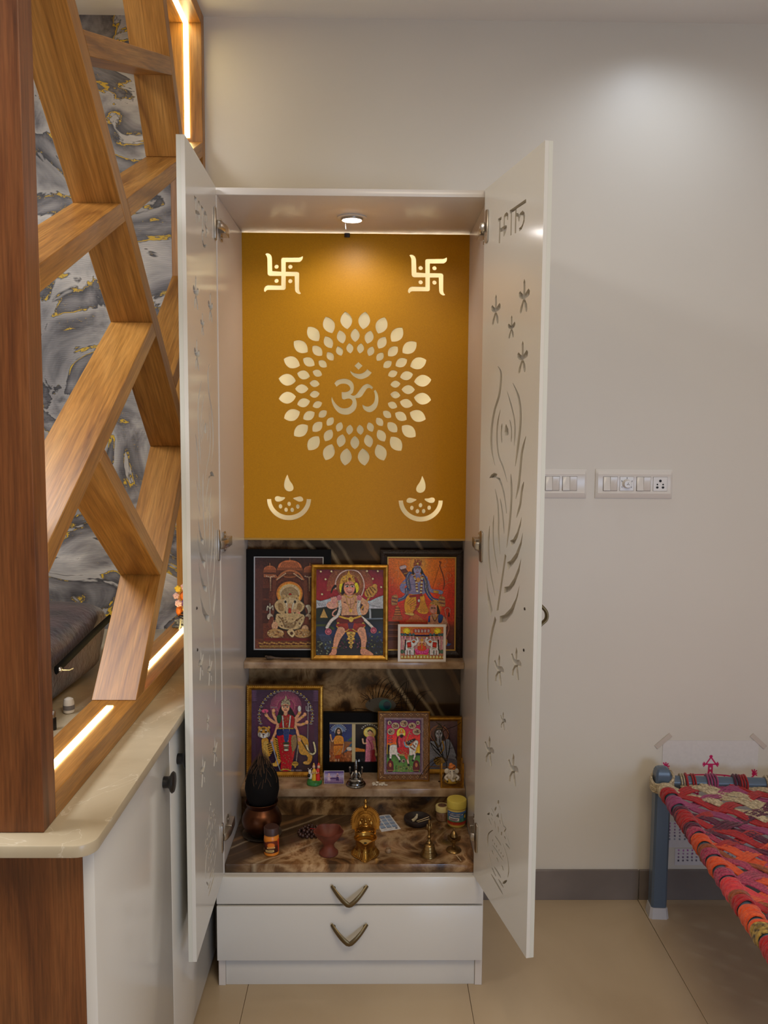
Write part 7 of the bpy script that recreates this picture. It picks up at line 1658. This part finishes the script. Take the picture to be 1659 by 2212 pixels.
for xx, col, wd in ((0.058, 'cream', .034), (0.115, 'cream', .034), (0.16, 'pink', .026), (0.205, 'red', .030), (0.262, 'cream', .036), (0.325, 'cream', .036), (0.38, 'red', .034), (0.44, 'cream', .036), (0.51, 'orange', .03), (0.57, 'mag', .03), (0.66, 'cream', .036), (0.76, 'red', .036), (0.85, 'coral', .03)):
    sgm = clip_line((xx, -0.012), dA)
    if sgm: strap(sgm[0], sgm[1], wd, col, 0, ia); ia += 1
cols = ['red', 'pink', 'red', 'dark', 'red', 'orange', 'mag', 'orange', 'dark', 'rust', 'orange', 'coral', 'mag', 'red', 'orange', 'pink', 'coral', 'red', 'mag', 'orange', 'red', 'gold', 'coral', 'orange', 'pink', 'red', 'orange']
for k in range(27):
    s = 0.10+k*0.082
    sgm = clip_line((0.012, -s), dB)
    if sgm: strap(sgm[0], sgm[1], 0.030 if k % 3 else 0.036, cols[k], 1, k)
# ================================================================== BEHIND THE LATTICE
def cushion():
    c = Vector((-0.845, 1.90, 0.8828)); t = thing('fur_cushion', 'dark brown plush cushion with a black zip behind the lattice', 'cushion', c)
    a, b, h = 0.16, 0.41, 0.088                # half depth X, half length Y, half height
    nu, nv = 40, 20; vs = []; fs = []
    sp = lambda v, e: math.copysign(abs(v)**e, v)
    for i in range(nv+1):
        ph = -math.pi/2+math.pi*i/nv
        for j in range(nu):
            th = 2*math.pi*j/nu
            x = a*sp(math.cos(ph), .45)*sp(math.cos(th), .45); y = b*sp(math.cos(ph), .45)*sp(math.sin(th), .45); z = h*sp(math.sin(ph), .62)
            n = 0.006*math.sin(9*y*3+x*21)+0.005*math.sin(z*40+y*17)
            vs.append(c+Vector((x+n, y+n*.5, z+h)))
    for i in range(nv):
        for j in range(nu):
            l = (j+1) % nu; fs.append((i*nu+j, i*nu+l, (i+1)*nu+l, (i+1)*nu+j))
    build(G().add(vs, fs), 'cover', mat('brown_plush', S(78, 56, 54), 0.95, noise=(16, S(44, 31, 30)), bump=(70, 0.8, 0.005), sheen=0.15), t, smooth=80)
    xr = c.x+a+0.009
    P = [(xr+0.003, 1.795, 0.986), (xr+0.004, 1.86, 0.992), (xr+0.003, 1.96, 1.000), (xr+0.002, 2.06, 1.008), (xr+0.0, 2.18, 1.014)]
    build(G().tube(catmull(P, 5), 0.0105, 8, flat=(1.0, 0.45), upv=(0, 0, 1)), 'zip', mat('black_zip', S(9, 8, 8), 0.8, spec=0.1), t)
    build(G().ball((xr+0.010, 1.800, 0.986), (0.005, 0.006, 0.006), 8, 6).tube([(xr+0.012, 1.800, 0.985), (xr+0.016, 1.835, 0.975), (xr+0.016, 1.86, 0.972)], 0.0016, 6), 'zip_pull', M['steel'], t)
cushion()
def bottle_cap():
    p = uZ(142, 1546, 0.8824); c = Vector((float(p[0]), float(p[1])+0.02, 0.8826))
    t = thing('white_bottle', 'small white bottle standing between cushion and lattice on the worktop', 'bottle', c)
    build(G().lathe([(0, 0), (0.0095, 0), (0.0115, 0.002), (0.0120, 0.010), (0.0115, 0.024), (0.0095, 0.031), (0.004, 0.034), (0, 0.0345)], c, 20), 'body', M['white_switch'], t)
    build(G().lathe([(0.0121, 0.008), (0.0123, 0.012), (0.0121, 0.018)], c, 20), 'label_band', mat('dark_label_band', S(120, 116, 118), 0.5), t)
    p = uZ(119, 1576, 0.8824); c2 = Vector((float(p[0])-0.004, float(p[1]), 0.8826))
    t2 = thing('marker_pen', 'black marker pen standing on the worktop beside the near lattice post', 'pen', c2)
    build(G().lathe([(0, 0), (0.0065, 0), (0.007, 0.002), (0.007, 0.024), (0.006, 0.026), (0, 0.026)], c2, 16), 'barrel', M['black'], t2)
    build(G().lathe([(0.0060, 0.0262), (0.0062, 0.036), (0.0045, 0.040), (0, 0.041)], c2, 16), 'cap', M['steel'], t2)
bottle_cap()
def flower_ornament():
    c = Vector((-0.548, 2.47, 0.9265)); t = thing('flower_ornament', 'small ornament of orange, white and yellow flowers on a dark base at the lattice foot', 'ornament', c)
    k = 2.45/FPX
    E = lambda x, y, d=0.0: c+Vector(((x-395)*k, d, (1343-y)*k))
    g = G().box(c.x-0.032, c.x+0.030, c.y-0.020, c.y+0.020, c.z, c.z+0.007); g.box(c.x-0.026, c.x+0.024, c.y-0.015, c.y+0.015, c.z+0.007, c.z+0.024)
    build(g, 'base', mat('dark_carved_base', S(40, 40, 44), 0.5, noise=(240, S(120, 120, 122)), bump=(240, 0.6, 0.002)), t, bevel=0.0008, seg=1)
    build(G().ball(E(384, 1308), (0.0100, 0.011, 0.0145), 16, 10).ball(E(392, 1276, 0.004), (0.0095, 0.010, 0.014), 16, 10), 'orange_bud', mat('orange_petal', S(236, 120, 24), 0.5), t)
    def bloom(x, y, r, m, n=5, d=-0.008):
        g = G(); g.ball(E(x, y, d), (r*.55, r*.45, r*.55), 12, 8)
        for j in range(n):
            a = 2*math.pi*j/n+.4; g.ball(E(x, y, d)+Vector((r*.55*math.cos(a), -0.001, r*.55*math.sin(a))), (r*.5, r*.32, r*.5), 10, 7)
        return build(g, 'flower', m, t)
    wht = mat('white_pink_petal', S(238, 216, 204), 0.5, noise=(260, S(214, 130, 130))); yel = mat('yellow_petal', S(232, 190, 50), 0.5)
    bloom(383, 1258, 0.0095, yel, 5); bloom(379, 1274, 0.0095, wht); bloom(384.5, 1290, 0.0105, wht, 6, -0.012); bloom(397, 1254, 0.011, wht, 5, -0.004); bloom(396, 1290, 0.010, mat('purple_petal', S(110, 60, 130), 0.5), 5, -0.006); bloom(400, 1304, 0.009, yel, 5, -0.012)
    build(G().ball(E(397, 1312, -0.010), (0.010, 0.006, 0.005), 12, 8).ball(E(391, 1320, -0.008), (0.012, 0.008, 0.004), 12, 8), 'dark_leaves', M['black'], t)
    P = [E(391, 1322, -0.024), E(390, 1335, -0.028), E(389, 1352, -0.04), Vector((-0.524, 2.395, 0.9275)), Vector((-0.508, 2.345, 0.9275)), Vector((-0.4975, 2.318, 0.923)), Vector((-0.496, 2.312, 0.902)), Vector((-0.4965, 2.306, 0.884))]
    build(G().tube(catmull(P, 5), 0.0026, 6, flat=(1, .5)), 'hanging_cord', mat('silver_cord', S(176, 168, 140), 0.35, metal=0.3), t)
flower_ornament()
